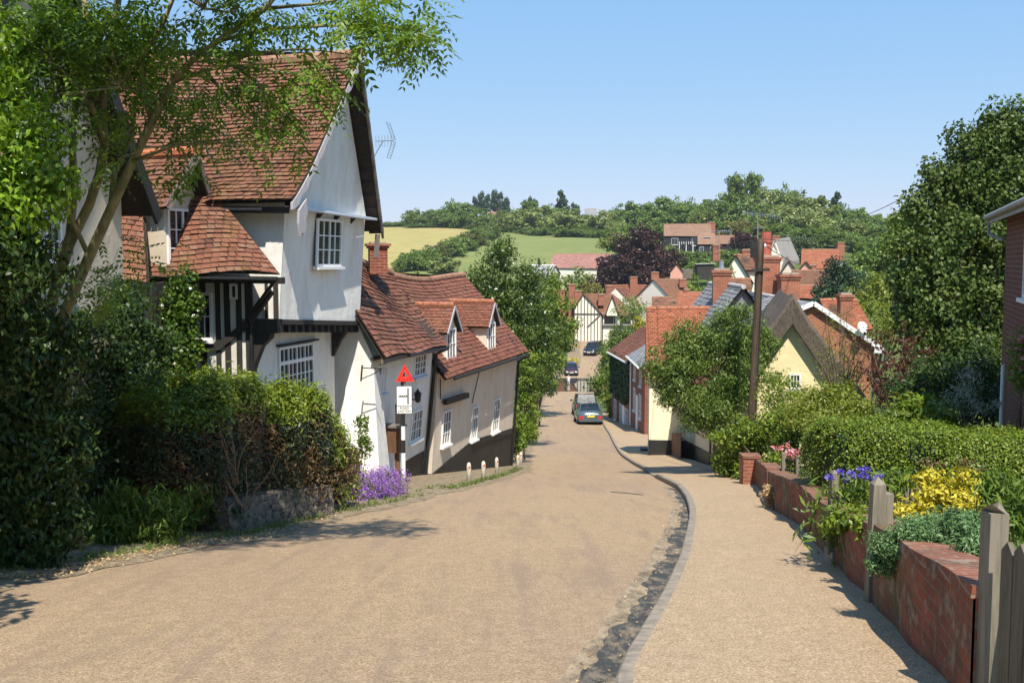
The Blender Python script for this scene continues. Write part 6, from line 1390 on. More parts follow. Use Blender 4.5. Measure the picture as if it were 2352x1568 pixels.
def twiggy(name, label, tips, Y, base, mat, n, leaf, seed, tw='bark'):
    rng = np.random.default_rng(seed); rr = random.Random(seed); b = P(*base, Y); b.z = gz(b.x, b.y); T = thing(name, label, 'shrub', b); m = MB(); pos = []
    top = P(*base, Y)
    for (u, v, w) in tips:
        for k in range(w):
            t = P(u + rr.gauss(0, 26), v + rr.gauss(0, 22), Y + rr.gauss(0, .5)); h = top.lerp(t, .5) + V(rr.uniform(-.2, .2), rr.uniform(-.2, .2), rr.uniform(0, .2)); m.tube([top, h, t], [.022, .013, .003], 5)
            for q in range(5):
                s = h.lerp(t, rr.uniform(0, 1)); e = s + V(rr.gauss(0, .25), rr.gauss(0, .25), rr.uniform(-.05, .3)); m.tube([s, e], [.005, .002], 3); pos += [tuple(s.lerp(e, rr.random())) for _ in range(n)]
    m.tube([b - V(0, 0, .3), top], [.06, .05], 7); m.build('branch', M[tw], T); pos = np.array(pos) + rng.normal(size=(len(pos), 3)) * .06
    quads_object('foliage', [leaf_quads(rng, pos, rng.normal(size=pos.shape) + np.array((0, -.2, .6)), *leaf)], M[mat], T)
twiggy('twiggy_shrub', 'thin leaved twiggy shrub whose bare branches cross the thatch and the orange brick', [(1870, 760, 4), (1905, 730, 5), (1950, 740, 6), (1985, 770, 5), (1940, 800, 5), (1890, 820, 4), (1960, 850, 4), (2000, 820, 4)], 25.5, (1935, 960), 'leaf_yellowgreen', 5, (.08, .028), 41)
twiggy('red_acer', 'deep red leaved shrub with bare stems in front of the orange brick wall', [(2050, 830, 7), (2090, 800, 6), (2020, 870, 6), (2110, 850, 6), (2070, 890, 6), (2000, 800, 3), (2060, 750, 3)], 22.5, (2060, 990), 'leaf_acer', 13, (.09, .05), 42)
M['leaf_syc'] = leaf_mat('sycamore_leaf', [(0.0306, 0.0601, 0.011), (0.0569, 0.0984, 0.0159), (0.092, 0.138, 0.0245), (0.149, 0.18, 0.0459)], .2, .5, .3)
plant('big_sycamore', 'big broadleaf tree filling the right side behind the brick house, its top breaking the skyline', 'tree',
      [L_(2310, 300, 44, 44, 24.5, 0, .8, 34), L_(2265, 400, 70, 50, 24.5, 0, .8, 50), L_(2340, 420, 80, 90, 25, 0, .8, 90), L_(2165, 430, 36, 44, 24, 0, .8, 22), L_(2190, 520, 76, 60, 24, 0, .8, 70), L_(2280, 560, 100, 90, 24.5, 0, .8, 120), L_(2130, 590, 60, 50, 23.5, 0, .8, 44), L_(2170, 680, 110, 80, 24, 0, .8, 120), L_(2280, 720, 100, 110, 24.5, 0, .8, 130), L_(2120, 720, 60, 50, 23.5, 0, .8, 50), L_(2200, 800, 110, 70, 23.5, 0, .8, 90), L_(2085, 640, 40, 40, 23.5, 0, .8, 24), L_(2110, 500, 26, 26, 24, 0, .8, 9), L_(2262, 330, 40, 50, 24.3, 0, .8, 30), L_(2215, 420, 60, 60, 24.2, 0, .8, 50), L_(2335, 340, 50, 80, 24.8, 0, .8, 50), L_(2280, 470, 90, 60, 24.6, 0, .8, 80), L_(2230, 360, 36, 40, 24.2, 0, .8, 18), L_(2142, 388, 18, 24, 24, 0, .8, 6), L_(2098, 462, 22, 26, 24, 0, .8, 7), L_(2200, 306, 16, 22, 24.2, 0, .8, 5), L_(2290, 262, 22, 16, 24.4, 0, .8, 6), L_(2345, 252, 18, 14, 24.6, 0, .8, 5), L_(2068, 540, 20, 24, 23.6, 0, .8, 6)],
      'leaf_syc', m=50, cr=.36, leaf=(.115, .08), droop=.5, trunk=12, r0=.13, base=(11.2, 24.4, gz(11.2, 24.4)), seed=24)
plant('dark_evergreen', 'dark evergreen in the shade at the foot of the big broadleaf tree', 'shrub', [L_(2180, 880, 110, 60, 19, 0, .8, 80), L_(2260, 850, 60, 80, 18.5, 0, .8, 60), L_(2110, 920, 60, 40, 18.6, 0, .8, 36), L_(2250, 930, 60, 60, 17.6, 0, .8, 40)], 'leaf_dark', m=44, cr=.3, leaf=(.09, .05), part='foliage', r0=.06, seed=25)
plant('silver_shrub', 'wispy silver leaved shrub beside the brick house above the clipped hedge', 'shrub', [L_(2200, 900, 30, 44, 15, 0, .8, 13), L_(2230, 860, 24, 40, 15, 0, .8, 10), L_(2250, 930, 40, 34, 15, 0, .8, 12), L_(2180, 950, 24, 26, 15, 0, .8, 8)], 'leaf_silver', m=18, cr=.11, leaf=(.085, .016), droop=-1.2, part='foliage', r0=.03, seed=26)
plant('laurel_bush', 'broad leaved green bush between the red leaved shrub and the silver shrub', 'shrub', [L_(2110, 945, 56, 30, 15.5, 0, .8, 40), L_(2160, 960, 40, 24, 15, 0, .8, 24), L_(2060, 960, 40, 24, 16, 0, .8, 20)], 'leaf_hedge', m=26, cr=.2, leaf=(.11, .05), part='foliage', r0=.04, seed=27)
plant('climbing_rose', 'climbing rose with red blooms on the dark brick house at the right edge', 'shrub', [L_(2350, 800, 26, 50, 13.0, 0, .7, 26), L_(2352, 860, 26, 40, 12.9, 0, .7, 20)], 'leaf_hedge', m=24, cr=.14, leaf=(.06, .035), part='foliage', r0=.02, seed=28,
      extra=lambda rng, cc: [('flower', 'petal_pink', petals(rng, np.repeat(cc[k:k + 1], 8, axis=0) + rng.normal(size=(8, 3)) * .03 - np.array((.1, .1, 0)), .06, None)) for k in range(6)])
plant('pale_willow', 'pale yellow green willow like tree behind the orange brick gable', 'tree', [L_(1990, 690, 60, 40, 58, 0, .8, 44), L_(2030, 650, 40, 24, 58, 0, .8, 20), L_(1950, 730, 40, 34, 56, 0, .8, 24), L_(2030, 740, 60, 50, 55, 0, .8, 44), L_(2060, 690, 40, 50, 56, 0, .8, 24)], 'leaf_yellowgreen', m=26, cr=.6, leaf=(.3, .1), droop=.9, trunk=8, r0=.15, seed=29)
plant('dark_yew', 'dark yew with layered boughs right of the red roofs', 'tree', [L_(1925, 620, 34, 36, 76, 0, .8, 30), L_(1910, 670, 46, 40, 76, 0, .8, 44), L_(1950, 700, 40, 30, 74, 0, .8, 30), L_(1890, 700, 24, 20, 75, 0, .8, 14), L_(1960, 650, 30, 30, 76, 0, .8, 20)], 'leaf_conifer', m=40, cr=.7, leaf=(.32, .12), trunk=8, r0=.2, seed=30)
plant('garden_oak', 'broad mid green tree on the slope between the dark yew and the big broadleaf tree', 'tree', [L_(2010, 610, 60, 36, 105, 0, .8, 44), L_(2060, 590, 50, 40, 104, 0, .8, 40), L_(1980, 640, 40, 24, 104, 0, .8, 20), L_(2090, 640, 50, 50, 100, 0, .8, 30)], 'leaf_far', m=30, cr=1.1, leaf=(.5, .3), trunk=8, r0=.25, seed=31)
plant('light_green_tree', 'light green tree catching the sun just left of the big broadleaf tree', 'tree', [L_(2090, 510, 36, 34, 44, 0, .8, 30), L_(2075, 570, 34, 40, 44, 0, .8, 26), L_(2120, 540, 40, 40, 44, 0, .8, 24)], 'leaf_hedge', m=30, cr=.55, leaf=(.22, .13), trunk=8, r0=.15, seed=32)
# ------------------------------------------------------------------ clipped garden hedge, flowers behind the brick wall
hedge('clipped_hedge', 'long clipped privet hedge behind the brick wall, sunny on top, on the right', [(4.4, 13.4), (4.4, 12.4), (5.0, 11.9), (6.2, 11.85), (7.8, 11.95)], .6, lambda t: -3.05 + 0 * t, lambda t: -2.06 + .05 * np.sin(t * 5), 'leaf_hedge', 120000, (.036, .021), .03, 22, .42, core='leaf_dark', jit=.035, tuft=.03)
plant('yellow_spirea', 'golden yellow leaved shrub with rusty flower heads above the near brick wall', 'shrub', [L_(2150, 1150, 70, 46, 8.4, 0, .6, 44), L_(2210, 1140, 50, 50, 8.2, 0, .6, 34), L_(2110, 1190, 40, 24, 8.2, 0, .6, 16), L_(2240, 1180, 30, 30, 8.0, 0, .6, 14), L_(2130, 1100, 24, 18, 8.5, 0, .6, 7)], 'leaf_yellow', m=34, cr=.11, leaf=(.062, .024), droop=-.6, part='foliage', r0=.015, seed=50,
      extra=lambda rng, cc: [('flower_head', 'leaf_brown', leaf_quads(rng, np.repeat(cc[k:k + 1] + np.array((0, 0, .12)), 26, axis=0) + rng.normal(size=(26, 3)) * np.array((.035, .035, .012)), rng.normal(size=(26, 3)) + np.array((0, 0, 1)), .02, .02)) for k in np.argsort(-cc[:, 2])[:9]])
def cornflower():
    rng = np.random.default_rng(51); T = thing('blue_cornflowers', 'tall leafy plants topped with violet blue flower heads by the weathered gate post', 'flowers', V(3.4, 9.3, -2.5)); m = MB(); pos = []; fl = []
    for (u, v) in [(1930, 1085), (1975, 1080), (1985, 1092), (1968, 1096), (1955, 1088), (1990, 1080), (2020, 1092), (1905, 1098), (2000, 1100), (1945, 1100)]:
        t = P(u, v, 9.2 + rng.normal() * .12); b = V(t.x + rng.normal() * .12, t.y + .1 + rng.normal() * .1, -2.62); m.tube([b, b.lerp(t, .55) + V(rng.normal() * .03, 0, 0), t], [.008, .006, .004], 5); fl.append(tuple(t))
        for k in range(46): s = b.lerp(t, rng.random() ** 1.2 * .9); pos.append(tuple(s + V(*(rng.normal(size=3) * .07))))
    for k in range(420): pos.append(tuple(V(3.32 + rng.normal() * .22, 9.3 + rng.normal() * .2, -2.42 + rng.normal() * .16)))
    m.build('stem', M['leaf_mid'], T); pos = np.array(pos); quads_object('foliage', [leaf_quads(rng, pos, rng.normal(size=pos.shape) + np.array((0, -.4, .5)), .13, .026, .6)], M['leaf_mid'], T)
    for c in fl:
        b = np.repeat(np.array([c]), 34, axis=0); d = unit(rng.normal(size=b.shape) * np.array((1, 1, .45)) + np.array((0, 0, .3))); v, r = leaf_quads(rng, b + d * .03, np.cross(d, rng.normal(size=d.shape)), .05, .014); quads_object('flower_head', [(v, r)], M['petal_blue'], T)
cornflower()
plant('juniper', 'spreading blue green juniper hanging over the near brick wall', 'shrub', [L_(2130, 1232, 95, 36, 6.5, 0, .6, 80), L_(2210, 1225, 60, 46, 6.3, 0, .6, 56), L_(2065, 1265, 56, 30, 6.6, 0, .6, 40), L_(2240, 1270, 34, 44, 5.9, 0, .6, 30), L_(2032, 1292, 34, 20, 6.65, 0, .6, 18), L_(2170, 1205, 60, 22, 6.8, 0, .6, 26)], 'leaf_juniper', m=120, cr=.09, leaf=(.036, .0095), droop=.3, up=.6, part='foliage', r0=.012, seed=52)
plant('bank_perennials', 'rough green stalks and leaves growing at the right behind the near fence post', 'plant', [L_(2300, 1130, 50, 50, 7.6, 0, .6, 30), L_(2340, 1180, 40, 60, 6.8, 0, .6, 26), L_(2060, 1110, 40, 30, 9.6, 0, .7, 24)], 'leaf_mid', m=22, cr=.12, leaf=(.12, .018), droop=-1.2, part='foliage', r0=.012, seed=53)
plant('wall_top_plants', 'low green plants on the wall top between the two near gate posts', 'plant', [L_(1960, 1190, 50, 26, 8.6, 0, .6, 26), L_(1920, 1200, 26, 20, 8.9, 0, .6, 12), L_(1985, 1205, 20, 18, 8.0, 0, .6, 10)], 'leaf_hedge', m=24, cr=.09, leaf=(.07, .03), part='foliage', r0=.01, seed=54)
plant('dried_plant', 'dried straw coloured plant leaning on the foot of the brick wall', 'plant', [L_(1774, 1128, 18, 22, 15.3, 0, .8, 26), L_(1776, 1158, 14, 18, 15.3, 0, .8, 14)], 'leaf_dry', m=28, cr=.08, leaf=(.08, .02), droop=.6, part='foliage', r0=.05, bark='twig', base=tuple(onroad(1770, 1200)), seed=55)
plant('pink_geraniums', 'pink and red flowers over the brick wall beside the pier', 'flowers', [L_(1790, 1050, 30, 16, 19.4, 0, .7, 18), L_(1815, 1060, 24, 20, 18.6, 0, .7, 14), L_(1775, 1065, 20, 16, 19.8, 0, .7, 10)], 'leaf_hedge', m=24, cr=.13, leaf=(.07, .05), part='foliage', r0=.015, seed=56,
      extra=lambda rng, cc: [('flower_head', 'petal_pink', petals(rng, np.repeat(cc[k:k + 1] + np.array((0, -.1, .12)), 16, axis=0) + rng.normal(size=(16, 3)) * .03, .065, None)) for k in np.argsort(-cc[:, 2])[:14]])
# ================================================================== woods on the far hill, hedgerow, village trees
def template(key, fn, n, leaf, seed, trunkh=.25):
    rng = np.random.default_rng(seed); cc, cr = fn(rng); m = max(4, int(n * 1.9) // len(cc)); leaf *= 1.25
    T = bpy.data.objects.new('tree', None)
    packs = [cluster_leaves(rng, cc, cr, m, leaf, leaf * .62, .8, .35, .3, .6)]
    v, r = packs[0]; me_o = quads_object('crown', packs, M['leaf_far']); me_o.parent = None
    tm = MB(); tm.tube([(0, 0, -.05), (0.005, 0, .2), (-.01, .01, .55)], [.022, .018, .008], 6); to = tm.build('trunk', M['bark'])
    return me_o, to
def f_round(rng): 
    return lobe_clusters(rng, [((0, 0, .58), (.40, .40, .36), 80), ((.2, .1, .45), (.26, .26, .22), 24), ((-.22, -.1, .42), (.26, .26, .22), 24), ((.05, -.1, .3), (.4, .4, .2), 34)]), .1
def f_tall(rng):
    return lobe_clusters(rng, [((0, 0, .72), (.28, .28, .24), 44), ((.1, .05, .5), (.38, .38, .22), 44), ((-.12, 0, .34), (.38, .38, .2), 36), ((.02, 0, .9), (.15, .15, .09), 12)]), .1
def f_lobed(rng):
    L = []
    for k in range(9):
        a = k * 2.4; L.append(((.28 * math.cos(a), .28 * math.sin(a), .35 + .06 * (k % 5) + .1 * (k % 2)), (.19, .19, .17), 16))
    return lobe_clusters(rng, L + [((0, 0, .8), (.22, .22, .17), 22), ((0, 0, .25), (.42, .42, .16), 30)]), .085
def f_pine(rng):
    L = []
    for k in range(8): a = k * 2.1; L.append(((.2 * math.cos(a), .2 * math.sin(a), .45 + .065 * k), (.2 * (1 - k * .06), .2 * (1 - k * .06), .06), 13))
    return lobe_clusters(rng, L), .1
def f_cone(rng):
    L = []
    for k in range(9): t = k / 9; L.append(((.03 * math.cos(k * 2), .03 * math.sin(k * 2), .12 + .86 * t), (.42 * (1 - t) + .05, .42 * (1 - t) + .05, .05), int(14 * (1 - t) + 4)))
    return lobe_clusters(rng, L), .065
TPL = {k: template(k, f, n, lf, sd) for k, f, n, lf, sd in (('round', f_round, 2600, .055, 61), ('tall', f_tall, 2600, .055, 62), ('lobed', f_lobed, 2600, .055, 63), ('pine', f_pine, 1900, .05, 64), ('cone', f_cone, 2000, .055, 65))}
_first = {k: True for k in TPL}
def put_tree(kind, mat, u, vt, wpx, Y, label, group=None, name='tree', cat='tree', sink=.4, minh=None):
    top = P(u, vt, Y); g = gz(top.x, Y); h = top.z - g + sink; w = wpx * Y / FD * 1.35
    t = thing(name, label, cat, V(top.x, Y, g - sink), group); t.scale = (w, w, h / .97); t.rotation_euler = (0, 0, random.uniform(0, 6.28))
    for src in TPL[kind]:
        c = src.copy() if not _first[kind] else src
        if not _first[kind]: COL.objects.link(c)
        c.parent = t; c.location = (0, 0, 0)
        if src is TPL[kind][0]: c.material_slots[0].link = 'OBJECT'; c.material_slots[0].material = M[mat]
    _first[kind] = False
    return t
random.seed(5)
# skyline and belt above the fields
GB, GW, GP = 'trees of the belt above the fields', 'trees of the hillside wood', 'pines on the skyline'
LB = 'broadleaf tree in the belt that closes the top of the fields'; LW = 'broadleaf tree in the wood covering the hillside behind the village roofs'; LP = 'dark pine rising out of the tree belt on the skyline'
for (u, vt, w, Y, k, m) in [(948, 477, 40, 415, 'round', 'leaf_far'), (978, 482, 44, 410, 'lobed', 'leaf_far'), (1010, 474, 50, 412, 'round', 'leaf_far'), (1040, 455, 46, 420, 'round', 'leaf_far'), (1072, 470, 50, 405, 'tall', 'leaf_far'), (1100, 476, 50, 400, 'lobed', 'leaf_far'), (1030, 490, 60, 400, 'lobed', 'leaf_far'), (1060, 492, 60, 396, 'round', 'leaf_far'), (1120, 490, 50, 392, 'round', 'leaf_far'),
                           (1160, 476, 56, 380, 'round', 'leaf_far'), (1195, 478, 66, 372, 'lobed', 'leaf_pale'), (1215, 466, 60, 385, 'tall', 'leaf_far'), (1245, 472, 76, 362, 'lobed', 'leaf_pale'), (1275, 468, 60, 375, 'round', 'leaf_far'), (1310, 480, 80, 352, 'lobed', 'leaf_pale'), (1335, 492, 60, 350, 'lobed', 'leaf_pale'), (1395, 482, 72, 340, 'lobed', 'leaf_pale'), (1430, 472, 60, 345, 'round', 'leaf_far'), (1455, 462, 70, 335, 'lobed', 'leaf_far'), (1490, 470, 56, 330, 'tall', 'leaf_far'),
                           (1180, 510, 50, 370, 'round', 'leaf_far'), (1270, 512, 50, 352, 'round', 'leaf_far'), (1350, 508, 60, 342, 'round', 'leaf_far'), (1420, 505, 60, 330, 'round', 'leaf_pale')]:
    put_tree(k, m, u, vt, w, Y, LB, GB)
for (u, vt, w, Y) in [(1095, 450, 26, 425), (1115, 444, 30, 424), (1140, 440, 34, 422), (1160, 456, 30, 420), (1225, 455, 28, 415), (1322, 468, 24, 405), (1208, 462, 24, 418)]: put_tree('pine', 'leaf_conifer', u, vt, w, Y, LP, GP, 'pine_tree')
put_tree('cone', 'leaf_conifer', 1290, 436, 52, 400, 'tall dark conifer standing alone above the middle of the tree belt', None, 'conifer_tree')
put_tree('cone', 'leaf_conifer', 1921, 440, 56, 300, 'dark layered conifer sharp against the sky at the right end of the wood', None, 'conifer_tree')
put_tree('tall', 'leaf_thin', 1803, 422, 40, 330, 'thin crowned pale tree standing above the wood', None, 'tree') if 'leaf_thin' in M else None
for (u, vt, w, Y, k, m) in [(1688, 420, 54, 318, 'tall', 'leaf_mid'), (1730, 418, 56, 316, 'tall', 'leaf_mid'), (1640, 456, 60, 320, 'round', 'leaf_far'), (1600, 466, 60, 322, 'round', 'leaf_far'), (1560, 462, 60, 325, 'round', 'leaf_far'), (1525, 470, 60, 328, 'tall', 'leaf_far'), (1765, 440, 70, 310, 'lobed', 'leaf_pale'), (1805, 432, 60, 312, 'round', 'leaf_far'), (1850, 450, 80, 300, 'round', 'leaf_pale2'), (1885, 462, 66, 300, 'lobed', 'leaf_pale2'),
                           (1955, 480, 70, 295, 'round', 'leaf_far'), (1995, 488, 70, 295, 'round', 'leaf_far'), (2030, 498, 70, 300, 'round', 'leaf_far'), (2065, 500, 60, 300, 'round', 'leaf_far'), (2110, 505, 80, 290, 'round', 'leaf_far'), (2180, 500, 90, 290, 'round', 'leaf_far'), (2260, 490, 90, 290, 'round', 'leaf_far'), (2340, 490, 90, 290, 'round', 'leaf_far'),
                           (1510, 492, 60, 300, 'lobed', 'leaf_far'), (1570, 490, 66, 295, 'tall', 'leaf_far'), (1620, 488, 60, 290, 'round', 'leaf_pale2'), (1660, 480, 60, 290, 'tall', 'leaf_far'), (1700, 480, 60, 285, 'tall', 'leaf_far'), (1740, 478, 60, 280, 'lobed', 'leaf_far'), (1780, 480, 70, 275, 'round', 'leaf_pale2'), (1825, 482, 70, 270, 'lobed', 'leaf_pale'), (1870, 492, 70, 265, 'lobed', 'leaf_pale'), (1915, 500, 60, 265, 'round', 'leaf_far'), (1965, 508, 70, 262, 'round', 'leaf_pale2'), (2010, 515, 70, 260, 'round', 'leaf_far'),
                           (1695, 505, 70, 258, 'round', 'leaf_brownish'), (1650, 505, 60, 262, 'round', 'leaf_far'), (1740, 510, 60, 252, 'lobed', 'leaf_pale2'), (1790, 512, 70, 248, 'round', 'leaf_mid'), (1830, 522, 70, 240, 'round', 'leaf_far'), (1880, 520, 70, 236, 'round', 'leaf_mid'), (1930, 530, 70, 232, 'round', 'leaf_far'), (1975, 540, 60, 225, 'round', 'leaf_far'), (2040, 545, 90, 215, 'round', 'leaf_far'), (1850, 540, 60, 215, 'round', 'leaf_dark2'), (1810, 535, 50, 220, 'round', 'leaf_dark2'),
                           (1480, 520, 50, 262, 'round', 'leaf_far'), (1520, 515, 50, 258, 'round', 'leaf_far'), (1440, 515, 44, 275, 'round', 'leaf_far'), (2120, 550, 90, 205, 'round', 'leaf_far'), (2200, 560, 90, 190, 'round', 'leaf_far')]:
    if m in ('leaf_pale2', 'leaf_brownish', 'leaf_dark2') and m not in M:
        M['leaf_pale2'] = leaf_mat('light_wood_leaf', [(0.0885, 0.13, 0.0252), (0.142, 0.189, 0.036), (0.195, 0.238, 0.0504), (0.248, 0.275, 0.072)], .25)
        M['leaf_brownish'] = leaf_mat('brownish_wood_leaf', [(0.1, 0.103, 0.0216), (0.159, 0.146, 0.0324), (0.201, 0.184, 0.0432), (0.236, 0.227, 0.0576)], .25)
        M['leaf_dark2'] = leaf_mat('dark_wood_leaf', [(0.0413, 0.0648, 0.0202), (0.0649, 0.0972, 0.0259), (0.0944, 0.13, 0.0324), (0.13, 0.162, 0.0468)], .2)
    put_tree(k, m, u, vt - (12 if 1500 < u < 1960 and vt < 500 else 4), w * (1.15 if vt < 500 else 1), Y, LW, GW)
# bushes of the hedgerow between the fields
M['leaf_olive'] = leaf_mat('olive_hedgerow_leaf', [(0.059, 0.081, 0.018), (0.1, 0.124, 0.0252), (0.136, 0.157, 0.036), (0.177, 0.194, 0.0504)], .25)
GH = 'bushes of the hedgerow between the two fields'; LH = 'rounded dark bush in the hedgerow dividing the yellow field from the green one'
for (u, vt, w, Y, m) in [(945, 578, 56, 240, 'leaf_far'), (975, 570, 60, 246, 'leaf_far'), (1005, 560, 56, 256, 'leaf_olive'), (1030, 552, 56, 268, 'leaf_far'), (1055, 544, 56, 284, 'leaf_far'), (1080, 536, 56, 300, 'leaf_olive'), (1100, 526, 50, 322, 'leaf_far'), (1122, 518, 46, 345, 'leaf_far'), (1142, 512, 44, 366, 'leaf_olive'), (1070, 554, 40, 285, 'leaf_far'), (1095, 543, 36, 305, 'leaf_far'), (930, 592, 40, 236, 'leaf_far'), (1120, 530, 40, 330, 'leaf_olive'), (960, 590, 50, 238, 'leaf_far')]:
    put_tree('round', m, u, vt - 4, w * 1.15, Y, LH, GH, 'hedgerow_bush', 'bush', .6)
GU = 'low bushes along the foot of the tree belt'; LU = 'low bush where the tree belt meets the upper edge of the fields'
for (u, vt, w, Y) in [(900, 508, 40, 428), (925, 508, 40, 425), (890, 512, 30, 432), (960, 512, 50, 405), (1000, 512, 50, 402), (1050, 514, 50, 398), (1090, 512, 40, 392), (1215, 520, 50, 352), (1240, 522, 50, 345), (1300, 523, 56, 336), (1340, 524, 50, 332), (1380, 524, 50, 326), (1440, 526, 50, 312), (1465, 528, 40, 300)]: put_tree('round', 'leaf_far', u, vt, w, Y, LU, GU, 'bush', 'bush', .6)
put_tree('lobed', 'leaf_pale', 1020, 588, 60, 232, 'grey green bushy tree at the foot of the hedgerow, left of the tall glossy tree', None, 'tree')
put_tree('round', 'leaf_pale2', 1425, 524, 84, 236, 'bright green round tree beside the top left of the copper beech', None, 'tree')
put_tree('round', 'leaf_brownish', 1360, 632, 50, 176, 'small olive brown tree left of the white gables', None, 'tree')
put_tree('round', 'leaf_copper', 1706, 526, 48, 225, 'small dark copper tree beside the tan roofed garage', None, 'tree')
put_tree('round', 'leaf_pale2', 1255, 612, 90, 182, 'broad bright green tree in front of the faded pink roof, at its left end', None, 'tree'); put_tree('round', 'leaf_pale2', 1318, 610, 110, 180, 'broad bright green tree in front of the faded pink roof, nearer the copper beech', None, 'tree')
put_tree('round', 'leaf_mid', 1235, 650, 70, 160, 'green tree low between the conservatory and the lighter roadside tree', None, 'tree'); put_tree('round', 'leaf_mid', 1352, 660, 50, 178, 'dark green bush behind the half timbered house chimney', None, 'bush', 'bush')
put_tree('round', 'leaf_hedge', 1605, 628, 84, 140, 'bright rounded bush left of the big chimney with the metal cowl', None, 'bush', 'bush')
put_tree('round', 'leaf_mid', 1640, 615, 44, 150, 'small green tree behind the chimney with the metal cowl', None, 'tree')
put_tree('tall', 'leaf_conifer', 1238, 596, 12, 226, 'small dark fir on the green field near the pink roof', None, 'fir_tree')
GG = 'garden bushes below the black boarded house'; LG = 'garden bush on the slope below the black boarded house'
for (u, vt, w, Y, m) in [(1560, 572, 50, 215, 'leaf_mid'), (1600, 574, 54, 214, 'leaf_far'), (1640, 572, 50, 214, 'leaf_far'), (1680, 570, 50, 212, 'leaf_mid'), (1620, 586, 60, 205, 'leaf_far'), (1570, 590, 50, 205, 'leaf_mid'), (1662, 590, 50, 204, 'leaf_mid'), (1538, 560, 40, 222, 'leaf_pale2'), (1600, 596, 60, 198, 'leaf_far')]: put_tree('round', m, u, vt, w, Y, LG, GG, 'garden_bush', 'bush', .6)
GV = 'trees in the gardens left of the stream'; LV = 'green tree among the gardens left of the road, partly behind the cottages'
for (u, vt, w, Y, m) in [(1080, 640, 60, 130, 'leaf_far'), (1110, 655, 60, 120, 'leaf_mid'), (1040, 632, 50, 150, 'leaf_dark2'), (1070, 660, 40, 110, 'leaf_pale2'), (1000, 628, 50, 170, 'leaf_far'), (960, 620, 50, 180, 'leaf_far'), (920, 612, 50, 190, 'leaf_pale2'), (1130, 645, 60, 140, 'leaf_far'), (890, 606, 40, 200, 'leaf_far')]: put_tree('round', m, u, vt, w, Y, LV, GV)
# the big copper beech
plant('copper_beech', 'huge dark purple copper beech spreading above the village roofs', 'tree',
      [L_(1465, 570, 46, 40, 204, 0, .9, 60), L_(1440, 610, 60, 36, 204, 0, .9, 80), L_(1500, 605, 54, 40, 204, 0, .9, 80), L_(1410, 640, 50, 26, 204, 0, .9, 50), L_(1530, 640, 40, 30, 204, 0, .9, 44), L_(1465, 650, 80, 30, 203, 0, .9, 90), L_(1395, 612, 24, 16, 204, 0, .9, 12), L_(1545, 600, 22, 20, 204, 0, .9, 12), L_(1475, 540, 26, 20, 205, 0, .9, 16)], 'leaf_copper', m=60, cr=1.35, leaf=(.62, .42), droop=.3, trunk=10, r0=.5, seed=71)
# pole on the hill
def far_pole():
    b = P(1146, 512, 368); t = P(1146, 476, 368); T = thing('hillside_pole', 'thin wooden pole where the hedgerow meets the tree belt', 'pole', V(b.x, b.y, gz(b.x, b.y))); m = MB(); m.tube([(b.x, b.y, gz(b.x, b.y) - .5), t], [.22, .16], 6); m.build('pole', M['pole'], T); m = MB(); m.beam(t + V(-1.2, 0, -.6), t + V(1.2, 0, -.6), .18, .18); m.build('crossarm', M['pole'], T)
far_pole()
# ================================================================== street furniture
def text_obj(name, body, pl, s, t, size, width, mat, par, h=.004):
    cu = bpy.data.curves.new(name, 'FONT'); cu.body = body; cu.size = size; cu.align_x = 'CENTER'; cu.align_y = 'CENTER'; cu.extrude = .0012; cu.offset = size * .012
    tmp = bpy.data.objects.new(name + '_src', cu); COL.objects.link(tmp)
    me = bpy.data.meshes.new_from_object(tmp.evaluated_get(bpy.context.evaluated_depsgraph_get())); COL.objects.unlink(tmp); bpy.data.objects.remove(tmp)
    co = np.empty(len(me.vertices) * 3); me.vertices.foreach_get('co', co); co = co.reshape(-1, 3); sc = width / max(1e-6, np.ptp(co[:, 0]))
    o = pl.at(s, t, h); L = root_loc(par); X, Y, Z = np.array(pl.e), np.array(pl.up), np.array(pl.n)
    w = np.array(o - L) + co[:, :1] * sc * X + co[:, 1:2] * Y + co[:, 2:3] * Z
    me.vertices.foreach_set('co', w.ravel().astype(np.float32)); me.materials.clear(); me.materials.append(mat); me.name = name; me.update(); return link(name, me, par)
